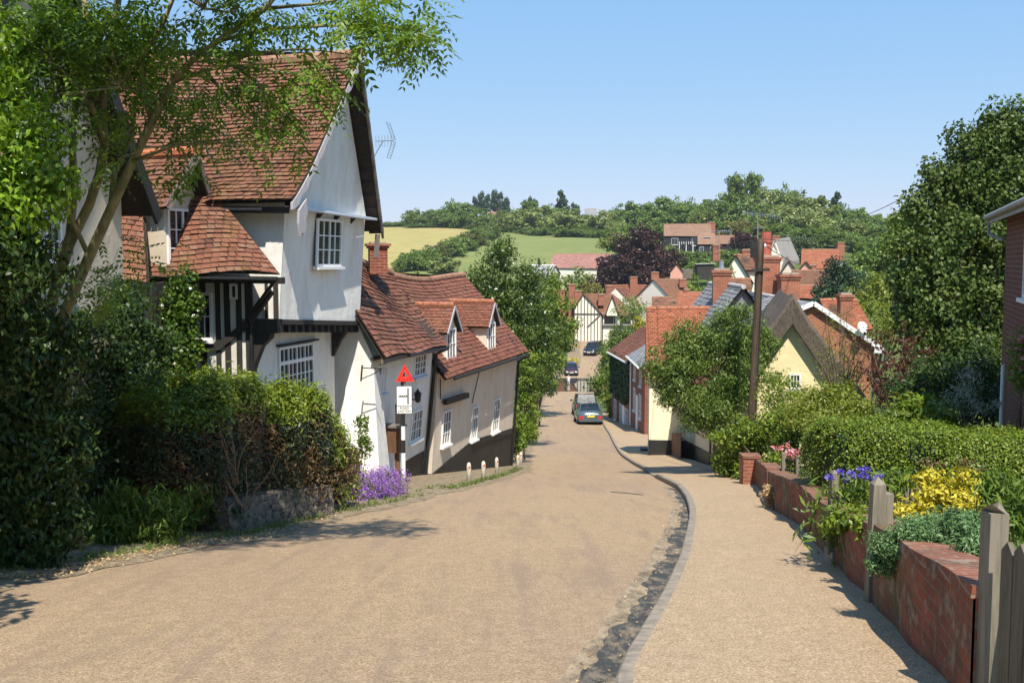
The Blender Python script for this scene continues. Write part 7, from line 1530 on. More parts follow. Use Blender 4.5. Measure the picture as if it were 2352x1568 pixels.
def road_sign():
    Y = 22.6; b = P(922, 1112, Y); g = max(gz(b.x, Y), float(zr(Y))); tp = P(930, 866, Y); x, y = (b.x + tp.x) / 2, Y
    T = thing('road_junction_sign', 'old road junction sign with a red triangle on a black and white banded post', 'road sign', V(x, y, g)); H = tp.z - g
    m = MB(); seg = [(-.3, .75, 0), (.75, 1.05, 1), (1.05, 1.37, 0), (1.37, H + .12, 1)]
    for a, c, k in seg: m.lathe([(.048, a), (.048, c)], (x, y, g), 12, k)
    m.build('post', [M['white'], M['black']], T, smooth=False)
    n = V(.12, -.99, 0).normalized(); e = V(-n.y, n.x, 0)
    if e.x < 0: e = -e
    pl = Plane(V(x, y, 0) + n * .055, e)
    c = pl.pick(928.5, 919); w, h = .335, .62; s0, t0 = c[0] - w / 2, c[1] - .30
    m = MB(); m.obox(pl.at(s0 - .01, t0 - .01, -.012), pl.e * (w + .02), UP * (h + .02), pl.n * .012, 1); m.obox(pl.at(s0, t0, .0005), pl.e * w, UP * h, pl.n * .006, 0); pn = m.build('plate', [M['sign_white'], M['black']], T)
    m = MB(); m.obox(pl.at(s0 + .0, t0 + .17, .0066), pl.e * w, UP * .012, pl.n * .002); m.obox(pl.at(s0 + w * .70, t0 + .215, .0066), pl.e * .042, UP * .36, pl.n * .003); m.obox(pl.at(s0 + .04, t0 + .375, .0066), pl.e * (w * .70 - .042), UP * .042, pl.n * .003); m.build('junction_symbol', M['black'], pn)
    for k in range(8): m = MB(); m.box(pl.at(s0 + w * .70 + .021, t0 + .24 + k * .042, .011), (.018, .004, .018)); m.build('reflector_stud', M['sign_white'], pn)
    for k in range(4): m = MB(); m.box(pl.at(s0 + .065 + k * .045, t0 + .387, .011), (.018, .004, .018)); m.build('reflector_stud', M['sign_white'], pn)
    text_obj('lettering', 'ROAD', pl, s0 + w / 2, t0 + .122, .085, .2, M['black'], pn, .0068); text_obj('lettering', 'JUNCTION', pl, s0 + w / 2, t0 + .046, .085, .29, M['black'], pn, .0068)
    a = pl.pick(930, 876); sz = .43; ht = sz * .93; o = lambda s, t, h_=0: pl.at(a[0] + s, a[1] + t, h_)
    m = MB(); A = [(-sz / 2, 0), (sz / 2, 0), (0, ht)]; B = [(-sz * .14, ht * .30), (sz * .14, ht * .30), (0, ht * .62)]
    for i in range(3):
        j = (i + 1) % 3; m.prism([o(*A[i]), o(*A[j]), o(*B[j]), o(*B[i])], pl.n * .02)
    tr = m.build('warning_triangle', M['red'], T)
    for i in range(3):
        j = (i + 1) % 3
        for k in range(5):
            f = (k + .5) / 5; p = [(A[i][q] * .62 + B[i][q] * .38) * (1 - f) + (A[j][q] * .62 + B[j][q] * .38) * f for q in (0, 1)]; m = MB(); m.tube([o(*p, .02), o(*p, .026)], .016, 8); m.build('reflector_stud', M['red_dark'], tr)
    m = MB(); m.tube([o(0, -.2, -.03), o(0, ht * .3, -.03)], .03, 8); m.build('finial', M['timber_grey'], T)
M['sign_white'] = plain('sign_white', (.80, .80, .76), .4, var=.08, vs=8); M['red_dark'] = plain('dark_red_reflector', (.38, .02, .02), .3)
road_sign()
def notice_box():
    c = P(912, 1015, 23.4); g = gz(c.x, 23.4); T = thing('wooden_notice_box', 'brown wooden box on a post standing just behind the junction sign', 'notice box', V(c.x, 23.4, g))
    m = MB(); m.box((c.x - .0, 23.4, g - .2), (.11, .11, 1.3)); m.build('post', M['timber_brown'], T); top = P(910, 978, 23.4).z
    m = MB(); m.box((c.x - .07, 23.4, top - .62), (.40, .3, .6), rz=-.3); m.build('box', M['timber_brown'], T); m = MB(); m.box((c.x - .07, 23.4, top - .02), (.5, .4, .05), rz=-.3); m.build('lid', M['timber_grey'], T)
    m = MB(); m.box((c.x + .02, 23.55, top), (.14, .1, .5)); m.build('upright', M['timber'], T)
notice_box()
def bollards():
    first = None
    for i, (u, v, lab) in enumerate([(1077, 1106, 'first white bollard from the junction sign, red reflector facing the road'), (1110, 1101, 'second white bollard from the junction sign, red reflector facing the road'), (1141, 1087, 'third white bollard from the junction sign, short and leaning a little'), (1190, 1078, 'fourth white bollard from the junction sign, under the roadside climbers'), (1196, 1068, 'white bollard furthest down the bend, close behind another')]):
        p = onroad(u, v); p.z = max(gz(p.x, p.y), float(zr(p.y)))
        if first is None:
            T = thing('bollard', lab, 'bollard', p, 'white bollards along the cottage front'); m = MB(); n = 10
            pr = [(.055, -.2), (.055, .36), (.05, .42), (.035, .46), (.012, .475)]; m.lathe(pr, p, 12); m.build('post', M['bollard_white'], T, smooth=True)
            m = MB(); m.lathe([(.058, .02), (.056, .1)], p, 12); 
            q = MB(); q.tube([p + V(.015, -.05, .37), p + V(.017, -.058, .37)], .024, 10); q.build('reflector', M['red'], T); first = T
        else: r = dup(first, p, random.uniform(-.3, .3), 1.0, lab); r.rotation_euler = (random.uniform(-.05, .05), random.uniform(-.07, .07), r.rotation_euler[2])
M['bollard_white'] = plain('bollard_white', (.55, .51, .42), .75, var=.3, vs=9)
bollards()
def telegraph_pole():
    b = P(1724, 990, 25.0); t = P(1747, 548, 25.0); g = gz(b.x, 25); b2 = b + (b - t) * ((b.z - g) / (t.z - b.z)) 
    T = thing('telegraph_pole', 'tall leaning brown telegraph pole with a cap box, in front of the thatched gable', 'telegraph pole', b2)
    m = MB(); n = 12; pts = [b2.lerp(t, i / n) for i in range(-1, n + 1)]; m.tube([b2 - V(0, 0, .6)] + pts[1:], [.105] + [.102 - .027 * i / n for i in range(n + 1)], 12); m.build('pole', M['pole'], T, smooth=True)
    m = MB(); q = b2.lerp(t, .93); m.box((q.x - .16, q.y - .08, q.z - .05), (.16, .14, .42)); m.build('junction_box', M['black_paint'], T)
    m = MB(); q = b2.lerp(t, .87); m.beam(q + V(-.2, -.1, 0), q + V(.24, -.1, .02), .05, .07); m.build('bracket', M['timber'], T)
    m = MB(); m.tube([t.lerp(b2, .02) + V(.07, -.05, 0), t.lerp(b2, .3) + V(.085, -.05, 0), t.lerp(b2, .55) + V(.095, -.05, 0), t.lerp(b2, .98) + V(.105, -.05, 0)], .018, 6); m.build('cable_duct', M['timber'], T)
    m = MB(); q = t.lerp(b2, .04); 
    for dx in (-.12, .12): m.lathe([(.02, 0), (.035, .03), (.03, .08), (.015, .1)], q + V(dx, 0, .02), 8)
    m.build('insulator', M['white'], T)
    # wires
    def wire(a, c, sag, lab, r=.009):
        a, c = Vector(a), Vector(c); n = 18; pts = [a.lerp(c, i / n) - V(0, 0, sag * 4 * (i / n) * (1 - i / n)) for i in range(n + 1)]; k = MB(); k.tube(pts, r, 4); o = k.build('overhead_wire', M['wire'], None, origin=a); tag(o, lab, 'wire'); return o
    wire(P(1945, 508, 40), P(2235, 360, 17), .15, 'dark overhead wire rising towards the big broadleaf tree across the sky', .012)
    wire(t, P(1945, 508, 40), .3, 'thin overhead wire from the telegraph pole towards the skyline trees', .008)
    wire(t + V(-.05, 0, -.1), P(1250, 618, 150), 1.2, 'thin pale wire crossing low in front of the copper beech', .009)
    wire(t + V(-.05, 0, -.02), P(1300, 596, 160), 1.0, 'thin pale wire crossing higher in front of the copper beech', .009)
    wire(t + V(0, 0, -.1), P(1880, 606, 90), .4, 'thin wire dipping from the telegraph pole towards the pink house', .012)
telegraph_pole()
def aerial(name, label, top, base, n, L, el, dr, rad=.012, refl=True):
    T = thing(name, label, 'aerial', base); m = MB(); top = Vector(top); m.tube([base, top], rad * 1.3, 6); m.build('mast', M['metal'], T)
    dr = Vector(dr).normalized(); sd = dr.cross(UP).normalized() if abs(dr.z) < .9 else V(1, 0, 0); k = MB(); k.tube([top - dr * L * .4, top + dr * L * .6], rad, 5)
    ev = Vector(el).normalized()
    for i in range(n): c = top - dr * L * .4 + dr * L * i / max(1, n - 1); k.tube([c - ev * .13, c + ev * .13], rad * .6, 4)
    k.build('boom', M['metal'], T)
    if refl:
        for sgn in (-1, 1):
            f = MB(); c = top + dr * L * .62; ax = (ev * sgn * .85 + dr * -.3 * 1).normalized() * .42
            wv = dr.cross(ev).normalized() * .12
            for q in range(7): p = c + ax * (.1 + q / 7); f.tube([p - wv, p + wv], rad * .55, 4)
            f.tube([c + ax * .05 - wv, c + ax - wv], rad * .7, 4); f.tube([c + ax * .05 + wv, c + ax + wv], rad * .7, 4); f.build('reflector', M['metal'], T)
# set-top aerial on the gable of the jettied house
tp = P(880, 324, 22.4); aerial('television_aerial', 'television aerial with mesh reflector sticking out beyond the tall gable', tp, V(tp.x - .3, 22.4, tp.z - .5), 7, .42, (0, 0, 1), (.95, -.2, 0.02), .008)
tp = P(1740, 492, 45); aerial('television_aerial', 'large horizontal television aerial on the tall stack behind the telegraph pole', tp, P(1740, 590, 45), 16, 1.9, (.0, .25, 1), (1, .3, -.09), .012, False)
tp = P(1741, 524, 45); aerial('radio_aerial', 'small crossed aerial lower on the mast behind the telegraph pole', tp, P(1741, 588, 45), 6, .5, (.3, 1, 0), (1, .2, 0), .012, False)
tp = P(1652, 531, 92); aerial('television_aerial', 'slender aerial on a mast left of the telegraph pole above the creeper clad gable', tp, P(1652, 600, 92), 10, 1.9, (0, .2, 1), (1, .2, 0), .03, True)
# ------------------------------------------------------------------ brick garden wall, posts, fence
def garden_wall():
    xwv = lambda y: float(np.interp(y, wy, wx)) + .02
    def seg(ya, yb, label, top, thick=.3, name='brick_garden_wall', steps=14):
        a = V(xwv(ya), ya, 0); b = V(xwv(yb), yb, 0); T = thing(name, label, 'wall', V((a.x + b.x) / 2 + .1, (ya + yb) / 2, float(zr((ya + yb) / 2)))); m = MB(); mc = MB(); ys = np.linspace(ya, yb, steps + 1)
        for i in range(steps):
            y0, y1 = ys[i], ys[i + 1]; p0, p1 = V(xwv(y0), y0, 0), V(xwv(y1), y1, 0); d = p1 - p0; nn = V(d.y, -d.x, 0).normalized()
            if nn.x < 0: nn = -nn
            z0, z1 = float(zr(y0)), float(zr(y1)); t0, t1 = top(y0) + z0, top(y1) + z1; w0 = .012 * math.sin(y0 * 5); w1 = .012 * math.sin(y1 * 5)
            f0, f1 = p0 + nn * w0, p1 + nn * w1; g0, g1 = f0 + nn * thick, f1 + nn * thick; Z = lambda p, z: V(p.x, p.y, z)
            m.face([Z(f0, z0 - .5), Z(f1, z1 - .5), Z(f1, t1), Z(f0, t0)]); m.face([Z(g1, z1 - .5), Z(g0, z0 - .5), Z(g0, t0), Z(g1, t1)])
            mc.mesh_part([Z(f0 - nn * .012, t0 - .01), Z(f1 - nn * .012, t1 - .01), Z(g1, t1 - .01), Z(g0, t0 - .01), Z(f0 - nn * .005, t0 + .055), Z(f1 - nn * .005, t1 + .055), Z(g1, t1 + .06), Z(g0, t0 + .06)], [(4, 5, 6, 7), (0, 1, 5, 4), (2, 3, 7, 6), (3, 2, 1, 0), (1, 2, 6, 5), (3, 0, 4, 7)])
        for (p, z, t) in ((V(xwv(ya), ya, 0), float(zr(ya)), top(ya) + float(zr(ya))), (V(xwv(yb), yb, 0), float(zr(yb)), top(yb) + float(zr(yb)))):
            m.face([V(p.x, p.y, z - .5), V(p.x + thick, p.y, z - .5), V(p.x + thick, p.y, t), V(p.x, p.y, t)])
        m.build('wall', M['brick_wall'], T); mc.build('coping', M['coping'], T)
    seg(4.70, 7.33, 'nearest stretch of old red brick wall with a worn brick on edge top', lambda y: .70 - .0 * y)
    seg(7.52, 9.38, 'short stretch of old brick wall between the two grey wooden posts', lambda y: .66)
    seg(9.62, 16.8, 'long stretch of old brick wall running under the clipped hedge', lambda y: .62 + .03 * math.sin(y))
    seg(17.0, 21.2, 'far stretch of old brick wall between the iron gate frame and the brick pier', lambda y: .62)
    # pier
    p = P(1747, 1130, 21.5); g = float(zr(21.5)); T = thing('brick_pier', 'square red brick pier ending the garden wall', 'pier', V(p.x, 21.4, g)); m = MB(); px_ = xwv(20.9) - .06; m.box((px_, 20.9, g - .3), (.36, .36, 1.12)); m.build('pier', M['brick_chim'], T); m = MB(); m.box((px_, 20.9, g + .82), (.40, .40, .05)); m.build('cap', M['coping'], T)
    # posts
    def post(px, v0, v1, Y, w, label, mat='post', point=.06, dep=None, lean=0, ragged=False):
        a = P(px, v0, Y); z1 = P(px, v1, Y).z if v1 else float(zr(Y)) - .2; T = thing('gate_post', label, 'post', V(a.x, Y, z1), 'weathered wooden posts along the garden wall'); m = MB(); d = dep or w
        m.obox((a.x - w / 2, Y - d / 2, z1), (w, 0, 0), (0, d, 0), (lean, 0, a.z - point - z1))
        t = V(a.x + lean, Y, a.z); h = a.z - point; c = [V(a.x + lean - w / 2, Y - d / 2, h), V(a.x + lean + w / 2, Y - d / 2, h), V(a.x + lean + w / 2, Y + d / 2, h), V(a.x + lean - w / 2, Y + d / 2, h)]
        if ragged:
            hh = [.05, -.01, .035, .0]; c = [q + V(0, 0, z) for q, z in zip(c, hh)]; t = t - V(0, 0, .05)
            m.face([c[3], c[2], c[1] - V(0, 0, .03), c[0] - V(0, 0, .06)])
        for i in range(4): m.face([c[i], c[(i + 1) % 4], t])
        m.build('post', M[mat], T); return T
    post(2008, 1094, None, 7.42, .092, 'tall grey wooden post with a pointed top in the gap of the near wall', lean=.03, point=.055)
    post(2036, 1128, 1260, 7.66, .085, 'short pale wooden post stub close behind the tall pointed one', point=.015)
    post(1912, 1078, 1270, 9.5, .07, 'slim split grey post with a ragged top on a stone block', point=.03, lean=.02, dep=.1)
    post(1924, 1108, 1220, 9.62, .07, 'short broken post stub beside the slim split post', point=.02)
    post(2286, 1160, None, 4.66, .088, 'stout weathered end post of the picket fence, nearest on the right', point=.03, dep=.1, ragged=True)
    T = thing('post_base', 'worn stone block carrying the slim split post', 'stone block', V(3.05, 9.5, float(zr(9.5)))); m = MB(); m.box((float(np.interp(9.5, wy, wx)) + .13, 9.5, float(zr(9.5)) - .3), (.3, .24, .56)); m.build('block', M['concrete'], T)
    # picket fence running out of frame towards the camera
    T = thing('picket_fence', 'close boarded weathered fence of pointed pales at the right edge', 'fence', V(2.2, 4, float(zr(4)))); n = 13
    a = V(float(np.interp(4.5, wy, wx)) + .1, 4.52, 0); b = V(float(np.interp(3.0, wy, wx)) + .34, 3.0, 0); d = (b - a); e = d.normalized(); nn = V(e.y, -e.x, 0)
    for i in range(n):
        p = a + d * (i / n); z0 = float(zr(p.y)) - .1; h = 1.06 + .015 * math.sin(i * 2.7); w = d.length / n * .9; m = MB(); q = [p, p + e * w, p + e * w, p + e * w * .5, p]; zz = [z0, z0, z0 + h, z0 + h + .05, z0 + h]
        m.prism([V(c.x, c.y, z) for c, z in zip(q, zz)], nn * .022 * (1 if i % 1 == 0 else 1)); m.build('pale', M['fence'], T)
    m = MB(); m.beam(V(a.x + .07, a.y, float(zr(4.5)) + .3), V(b.x + .07, b.y, float(zr(3)) + .3), .04, .08); m.beam(V(a.x + .07, a.y, float(zr(4.5)) + .8), V(b.x + .07, b.y, float(zr(3)) + .8), .04, .08); m.build('rail', M['fence'], T)
    # low trellis fence behind the flowers
    T = thing('low_paling', 'low weathered paling half hidden behind the yellow leaved shrub', 'fence', V(4, 10, -2.6)); a, b = P(2030, 1150, 9.9), P(2110, 1150, 9.7)
    for i in range(7): p = a.lerp(b, i / 6.5); m = MB(); m.obox(p - V(0, 0, .5), (.08, 0, 0), (0, .02, 0), (0, 0, .5 + .13)); m.build('pale', M['post'], T)
    m = MB(); m.beam(a + V(0, .03, -.02), b + V(.1, .03, -.02), .03, .06); m.build('rail', M['post'], T)
    # framed iron gate in the wall
    T = thing('iron_gate', 'pale wooden frame around a small iron gate above the brick wall', 'gate', V(4.2, 16.9, float(zr(16.9)))); x0 = float(np.interp(16.9, wy, wx)) + .1; g = float(zr(16.9)); 
    c0, c1 = P(1799, 1100, 16.9), P(1832, 1100, 16.6); zt = P(1800, 1040, 16.9).z
    for c in (c0, c1): m = MB(); m.box((c.x, c.y, g + .2), (.07, .07, zt - g - .2)); m.build('jamb', M['post'], T)
    m = MB()
    for k in range(6): p = c0.lerp(c1, (k + .5) / 6); m.tube([V(p.x, p.y, g + .6), V(p.x, p.y, zt - .05)], .008, 5)
    for zz in (g + .68, zt - .1): m.beam(V(c0.x, c0.y, zz), V(c1.x, c1.y, zz), .014, .02)
    m.build('iron_bars', M['iron'], T)
    # scaffold fence below garden shrub
    T = thing('boarded_fence', 'short brown boarded fence under the leafy shrub next to the thatched cottage', 'fence', V(5.9, 26.5, float(zr(26.5)))); a, b = V(float(xw(28.6)) + .1, 28.6, 0), V(float(xw(22.0)) + .1, 22.0, 0)
    for i in range(22): p = a.lerp(b, i / 22); z = float(zr(p.y)); q = a.lerp(b, (i + .92) / 22); m = MB(); m.obox(V(p.x, p.y, z - .2), V(q.x - p.x, q.y - p.y, 0), V(.03, 0, 0), V(0, 0, 1.05 + .02 * (i % 3))); m.build('board', M['timber_brown'] if i < 6 else M['fence'], T)
M['coping'] = brick_mat('worn_coping', (.30, .10, .055), (.22, .075, .045), (.3, .25, .19), stain=.65, green=.5)
garden_wall()
# ------------------------------------------------------------------ vehicles
def paint(name, c, rough=.25):
    k = NM(name); k.col(c); k.b.inputs['Coat Weight'].default_value = .6; k.b.inputs['Coat Roughness'].default_value = .08; return k.set(rough, .25, .5)
M['paint_silver'] = paint('blue_grey_paint', (.085, .115, .125)); M['paint_dark'] = paint('dark_blue_paint', (.025, .03, .045)); M['paint_maroon'] = paint('maroon_paint', (.05, .012, .02)); M['paint_black'] = paint('black_paint_car', (.014, .018, .018))
M['car_glass'] = glass_mat('car_glass', (.012, .016, .018)); M['rubber'] = plain('tyre_rubber', (.018, .018, .018), .85); M['rim'] = plain('alloy_rim', (.45, .46, .47), .35, .8); M['plate_y'] = plain('yellow_number_plate', (.75, .58, .05), .4, var=.03); M['plate_w'] = plain('white_number_plate', (.75, .75, .72), .4, var=.03)
M['lamp_red'] = plain('tail_lamp_red', (.55, .02, .02), .2, var=.2); M['lamp_clear'] = plain('headlamp_clear', (.72, .74, .76), .15, .2, var=.1); M['trim'] = plain('black_trim', (.02, .02, .021), .6)
def car(name, label, cat, pos, yaw, paintm, L=4.6, W=1.78, Ht=1.43, kind='saloon'):
    """x forward, built from lofted sections"""
    T = thing(name, label, cat, pos)
    R = Matrix.Rotation(yaw, 4, 'Z'); base = Vector(pos); pitch = math.atan((float(zr(pos[1] + 1.5)) - float(zr(pos[1] - 1.5))) / 3.0)
    fw = R @ V(1, 0, 0); fw.z = pitch * (1 if fw.y > 0 else -1) * abs(fw.y); fw.normalize(); lf = R @ V(0, 1, 0); upv = fw.cross(lf).normalized()
    q = lambda x, y, z: base + fw * x + lf * y + upv * z
    if kind == 'saloon': prof = [(-.5, .32, .62, .80), (-.485, .24, .86, .92), (-.40, .2, .95, .98), (-.30, .19, .97, 1), (.0, .18, .96, 1), (.22, .18, .93, 1), (.40, .2, .82, .97), (.475, .25, .68, .88), (.5, .34, .56, .74)]; gh = [(-.385, .96, .84), (-.25, Ht, .70), (.0, Ht + .01, .71), (.12, Ht - .05, .70), (.27, .94, .84)]
    elif kind == 'suv': prof = [(-.5, .42, .9, .86), (-.485, .34, 1.1, .95), (-.40, .28, 1.12, 1), (.0, .26, 1.1, 1), (.24, .26, 1.08, 1), (.43, .28, 1.02, .98), (.485, .32, .92, .92), (.5, .42, .72, .82)]; gh = [(-.485, 1.1, .86), (-.42, Ht, .74), (.0, Ht + .02, .75), (.10, Ht - .04, .74), (.25, 1.08, .86)]
    else: prof = [(-.5, .34, .8, .82), (-.48, .25, .95, .93), (-.38, .2, 1.0, 1), (.0, .19, .98, 1), (.24, .19, .94, 1), (.42, .21, .82, .96), (.48, .26, .68, .86), (.5, .34, .58, .74)]; gh = [(-.47, .98, .84), (-.38, Ht - .03, .71), (.0, Ht + .01, .72), (.11, Ht - .06, .71), (.28, .93, .85)]
    b = MB(); secs = []
    for (x, z0, z1, k) in prof:
        hw = W / 2 * k; s = [(-hw * .94, z0), (-hw, z0 + (z1 - z0) * .35), (-hw * .99, z0 + (z1 - z0) * .72), (-hw * .88, z1 - .01), (-hw * .45, z1 + .02), (0, z1 + .03), (hw * .45, z1 + .02), (hw * .88, z1 - .01), (hw * .99, z0 + (z1 - z0) * .72), (hw, z0 + (z1 - z0) * .35), (hw * .94, z0)]
        secs.append([q(x * L, y, z) for y, z in s])
    vs = [p for s in secs for p in s]; n = 11; fs = []
    for i in range(len(secs) - 1):
        for k in range(n): k2 = (k + 1) % n; fs.append((i * n + k, i * n + k2, (i + 1) * n + k2, (i + 1) * n + k))
    fs += [tuple(range(n - 1, -1, -1)), tuple((len(secs) - 1) * n + k for k in range(n))]
    b.mesh_part(vs, fs); b.build('body', M[paintm], T, smooth=True)
    # greenhouse: painted pillars and roof, dark glass set in
    g = MB(); rows = []
    for (x, z, k) in gh: hw = W / 2 * k; rows.append((x * L, z, hw))
    def P3(i, y, z=None): return q(rows[i][0], y * rows[i][2], rows[i][1] if z is None else z)
    belt = prof[3][2] - .02
    gl = MB()
    i0, i1, i2, i3, i4 = range(5)
    gl.face([P3(i0, -.93), P3(i0, .93), P3(i1, .93), P3(i1, -.93)][::1]); gl.face([P3(i3, -.93), P3(i3, .93), P3(i4, .93), P3(i4, -.93)])
    for s in (-1, 1):
        gl.face([P3(i0, s), P3(i1, s), P3(i2, s), P3(i3, s), P3(i4, s)])
    gl.build('glass', M['car_glass'], T)
    rf = MB(); rf.grid(lambda s, t: q(*( (lambda a: (a[0], (s * 2 - 1) * a[2] * 1.0, a[1] + .03 * (1 - (s * 2 - 1) ** 2) + .006))([rows[1], rows[2], rows[3]][0] if t < .01 else (rows[3] if t > .99 else (rows[1][0] + (rows[3][0] - rows[1][0]) * t, rows[1][1] + (rows[2][1] - rows[1][1]) * min(1, t * 2) + (rows[3][1] - rows[2][1]) * max(0, t * 2 - 1), rows[2][2])))) if False else (lambda x, z, w: (x, (s * 2 - 1) * w, z + .03 * (1 - (s * 2 - 1) ** 2) + .008))(*( (rows[1][0] + (rows[3][0] - rows[1][0]) * t), np.interp(t, [0, .55, 1], [rows[1][1], rows[2][1], rows[3][1]]), rows[2][2] * 1.01))), 6, 6)
    for s in (-1, 1):
        for (a, c) in ((i0, i1), (i3, i4)): rf.beam(P3(a, s * .97), P3(c, s * .97), .07, .07, upv)
        mx = (rows[1][0] + rows[3][0]) / 2; rf.beam(q(mx, s * rows[2][2] * 1.13, belt), q(mx, s * rows[2][2] * 1.005, rows[2][1]), .08, .04, fw)
    rf.build('roof', M[paintm], T)
    wr = .33 if kind != 'suv' else .38
    for x in (-.30 * L, .31 * L):
        for s in (-1, 1):
            w = MB(); c = q(x, s * (W / 2 - .11), wr); w.tube([c - lf * .11 * 1, c + lf * .11 * 1], wr, 20); wo = w.build('wheel', M['rubber'], T); k = MB(); k.tube([c + lf * s * .09, c + lf * s * .118], wr * .62, 14); k.build('rim', M['rim'], wo)
    zl = prof[0][1] + (prof[0][2] - prof[0][1]) * .62
    for s in (-1, 1):
        k = MB(); xx = -L / 2 - .012; k.obox(q(xx, s * W * .30 - .0, zl - .08 if kind != 'suv' else zl - .1), lf * s * W * .135, upv * (.19 if kind != 'suv' else .34), fw * .12); k.build('tail_lamp', M['lamp_red'], T)
        k = MB(); zz = prof[-1][1] + (prof[-1][2] - prof[-1][1]) * .55; k.obox(q(L / 2 - .12, s * W * .24, zz - .02), lf * s * W * .17, upv * .17, fw * .13); k.build('headlight', M['lamp_clear'], T)
        k = MB(); k.obox(q(rows[4][0] - .25, s * (W / 2 - .02), belt + .0), lf * s * .2, upv * .13, fw * .1); k.build('wing_mirror', M[paintm], T)
    k = MB(); k.obox(q(-L / 2 - .03, -.26, prof[0][1] + .22), lf * .52, upv * .12, fw * .05); k.build('number_plate', M['plate_y'], T); k = MB(); k.obox(q(L / 2 - .02, -.26, prof[-1][1] + .06), lf * .52, upv * .11, fw * .05); k.build('number_plate', M['plate_w'], T)
    k = MB(); k.obox(q(-L / 2 - .05, -W * .46, prof[0][1] - .1), lf * W * .92, upv * .2, fw * .2); k.build('bumper', M[paintm] if kind == 'saloon' else M['trim'], T); k = MB(); k.obox(q(L / 2 - .15, -W * .44, prof[-1][1] - .12), lf * W * .88, upv * .18, fw * .2); k.build('bumper', M[paintm] if kind == 'saloon' else M['trim'], T)
    k = MB(); k.obox(q(L / 2 - .06, -W * .22, prof[-1][1] + .2), lf * W * .44, upv * .12, fw * .07); k.build('grille', M['rim'] if kind == 'suv' else M['trim'], T)
    k = MB(); k.obox(q(-L * .42, -W * .44, .17), lf * W * .88, upv * .16, fw * L * .84); k.build('underbody', M['trim'], T)
    return T
def put_car(name, label, cat, u, v, yaw, *a, back=None, **k):
    p = onroad(u, v); L = k.get('L', 4.6); c = V(p.x, p.y, p.z); f = V(math.cos(yaw), math.sin(yaw), 0); c = c + f * (L / 2) * (1 if back else -1); c.z = float(zr(c.y)) + .02
    return car(name, label, cat, c, yaw, *a, **k)
put_car('saloon_car', 'blue grey saloon parked at the kerb, seen from behind with yellow number plate', 'car', 1357.5, 976, math.radians(91), 'paint_silver', L=4.6, W=1.8, Ht=1.43, back=True)
put_car('dark_car', 'dark blue estate parked directly in front of the blue grey saloon', 'car', 1347, 957, math.radians(90), 'paint_dark', L=4.6, W=1.85, Ht=1.72, kind='suv', back=True)
put_car('hatchback_car', 'dark maroon hatchback facing the ford on the far side of the water', 'car', 1313, 864, math.radians(-92), 'paint_maroon', L=4.0, W=1.72, Ht=1.47, kind='hatch', back=False)
put_car('off_road_car', 'big black off road car with a silver grille coming down from the half timbered house', 'car', 1352, 818, math.radians(-112), 'paint_black', L=4.7, W=1.95, Ht=1.85, kind='suv', back=False)
# ------------------------------------------------------------------ child by the water
def child():
    p = onroad(1306, 884); p.z = float(zr(p.y)) + .0; s = 1.28 / 1.0; T = thing('person', 'small child in a white top and pale trousers standing at the edge of the ford', 'person', p)
    def skin(name, J, E, mat, par):
        me = bpy.data.meshes.new(name); me.from_pydata([tuple(Vector(j[:3]) * s) for j in J], E, []); o = link(name, me, par); md = o.modifiers.new('skin', 'SKIN'); sv = me.skin_vertices[0].data
        for k, j in enumerate(J): sv[k].radius = (j[3] * s, j[3] * s)
        sv[0].use_root = True; o.modifiers.new('sub', 'SUBSURF').levels = 1; o.modifiers['sub'].render_levels = 1; me.materials.append(mat); return o
    bj = [(0, 0, .48, .085), (0, 0, .6, .08), (0, 0, .74, .085), (0, 0, .80, .035), (0, .005, .86, .055), (0, 0, .95, .05), (.10, 0, .75, .035), (.15, .01, .62, .027), (.16, -.03, .50, .022), (-.10, 0, .75, .035), (-.15, .01, .62, .027), (-.155, -.05, .51, .022), (.055, 0, .44, .058), (.06, -.01, .24, .04), (.06, .0, .05, .03), (.062, -.07, .03, .024), (-.055, 0, .44, .058), (-.06, .03, .24, .04), (-.06, .05, .05, .03), (-.062, -.02, .03, .024)]
    be = [(0, 1), (1, 2), (2, 3), (3, 4), (4, 5), (2, 6), (6, 7), (7, 8), (2, 9), (9, 10), (10, 11), (0, 12), (12, 13), (13, 14), (14, 15), (0, 16), (16, 17), (17, 18), (18, 19)]
    body = skin('body', bj, be, M['skin'], T)
    skin('shirt', [(0, 0, .46, .1), (0, 0, .6, .095), (0, 0, .74, .098), (.105, 0, .745, .045), (.145, .008, .65, .038), (-.105, 0, .745, .045), (-.145, .008, .65, .038)], [(0, 1), (1, 2), (2, 3), (3, 4), (2, 5), (5, 6)], M['shirt'], T)
    skin('trousers', [(0, 0, .47, .1), (.055, 0, .42, .07), (.06, -.008, .24, .052), (.06, 0, .12, .045), (-.055, 0, .42, .07), (-.06, .028, .24, .052), (-.06, .045, .12, .045)], [(0, 1), (1, 2), (2, 3), (0, 4), (4, 5), (5, 6)], M['trouser'], T)
    skin('hair', [(0, .03, .90, .05), (0, .02, .975, .05)], [(0, 1)], M['hair'], T)
M['skin'] = plain('skin', (.55, .34, .25), .6, var=.05); M['shirt'] = plain('white_shirt', (.8, .78, .76), .8, var=.04); M['trouser'] = plain('pale_trousers', (.72, .66, .62), .8, var=.05); M['hair'] = plain('brown_hair', (.12, .07, .04), .6)
child()
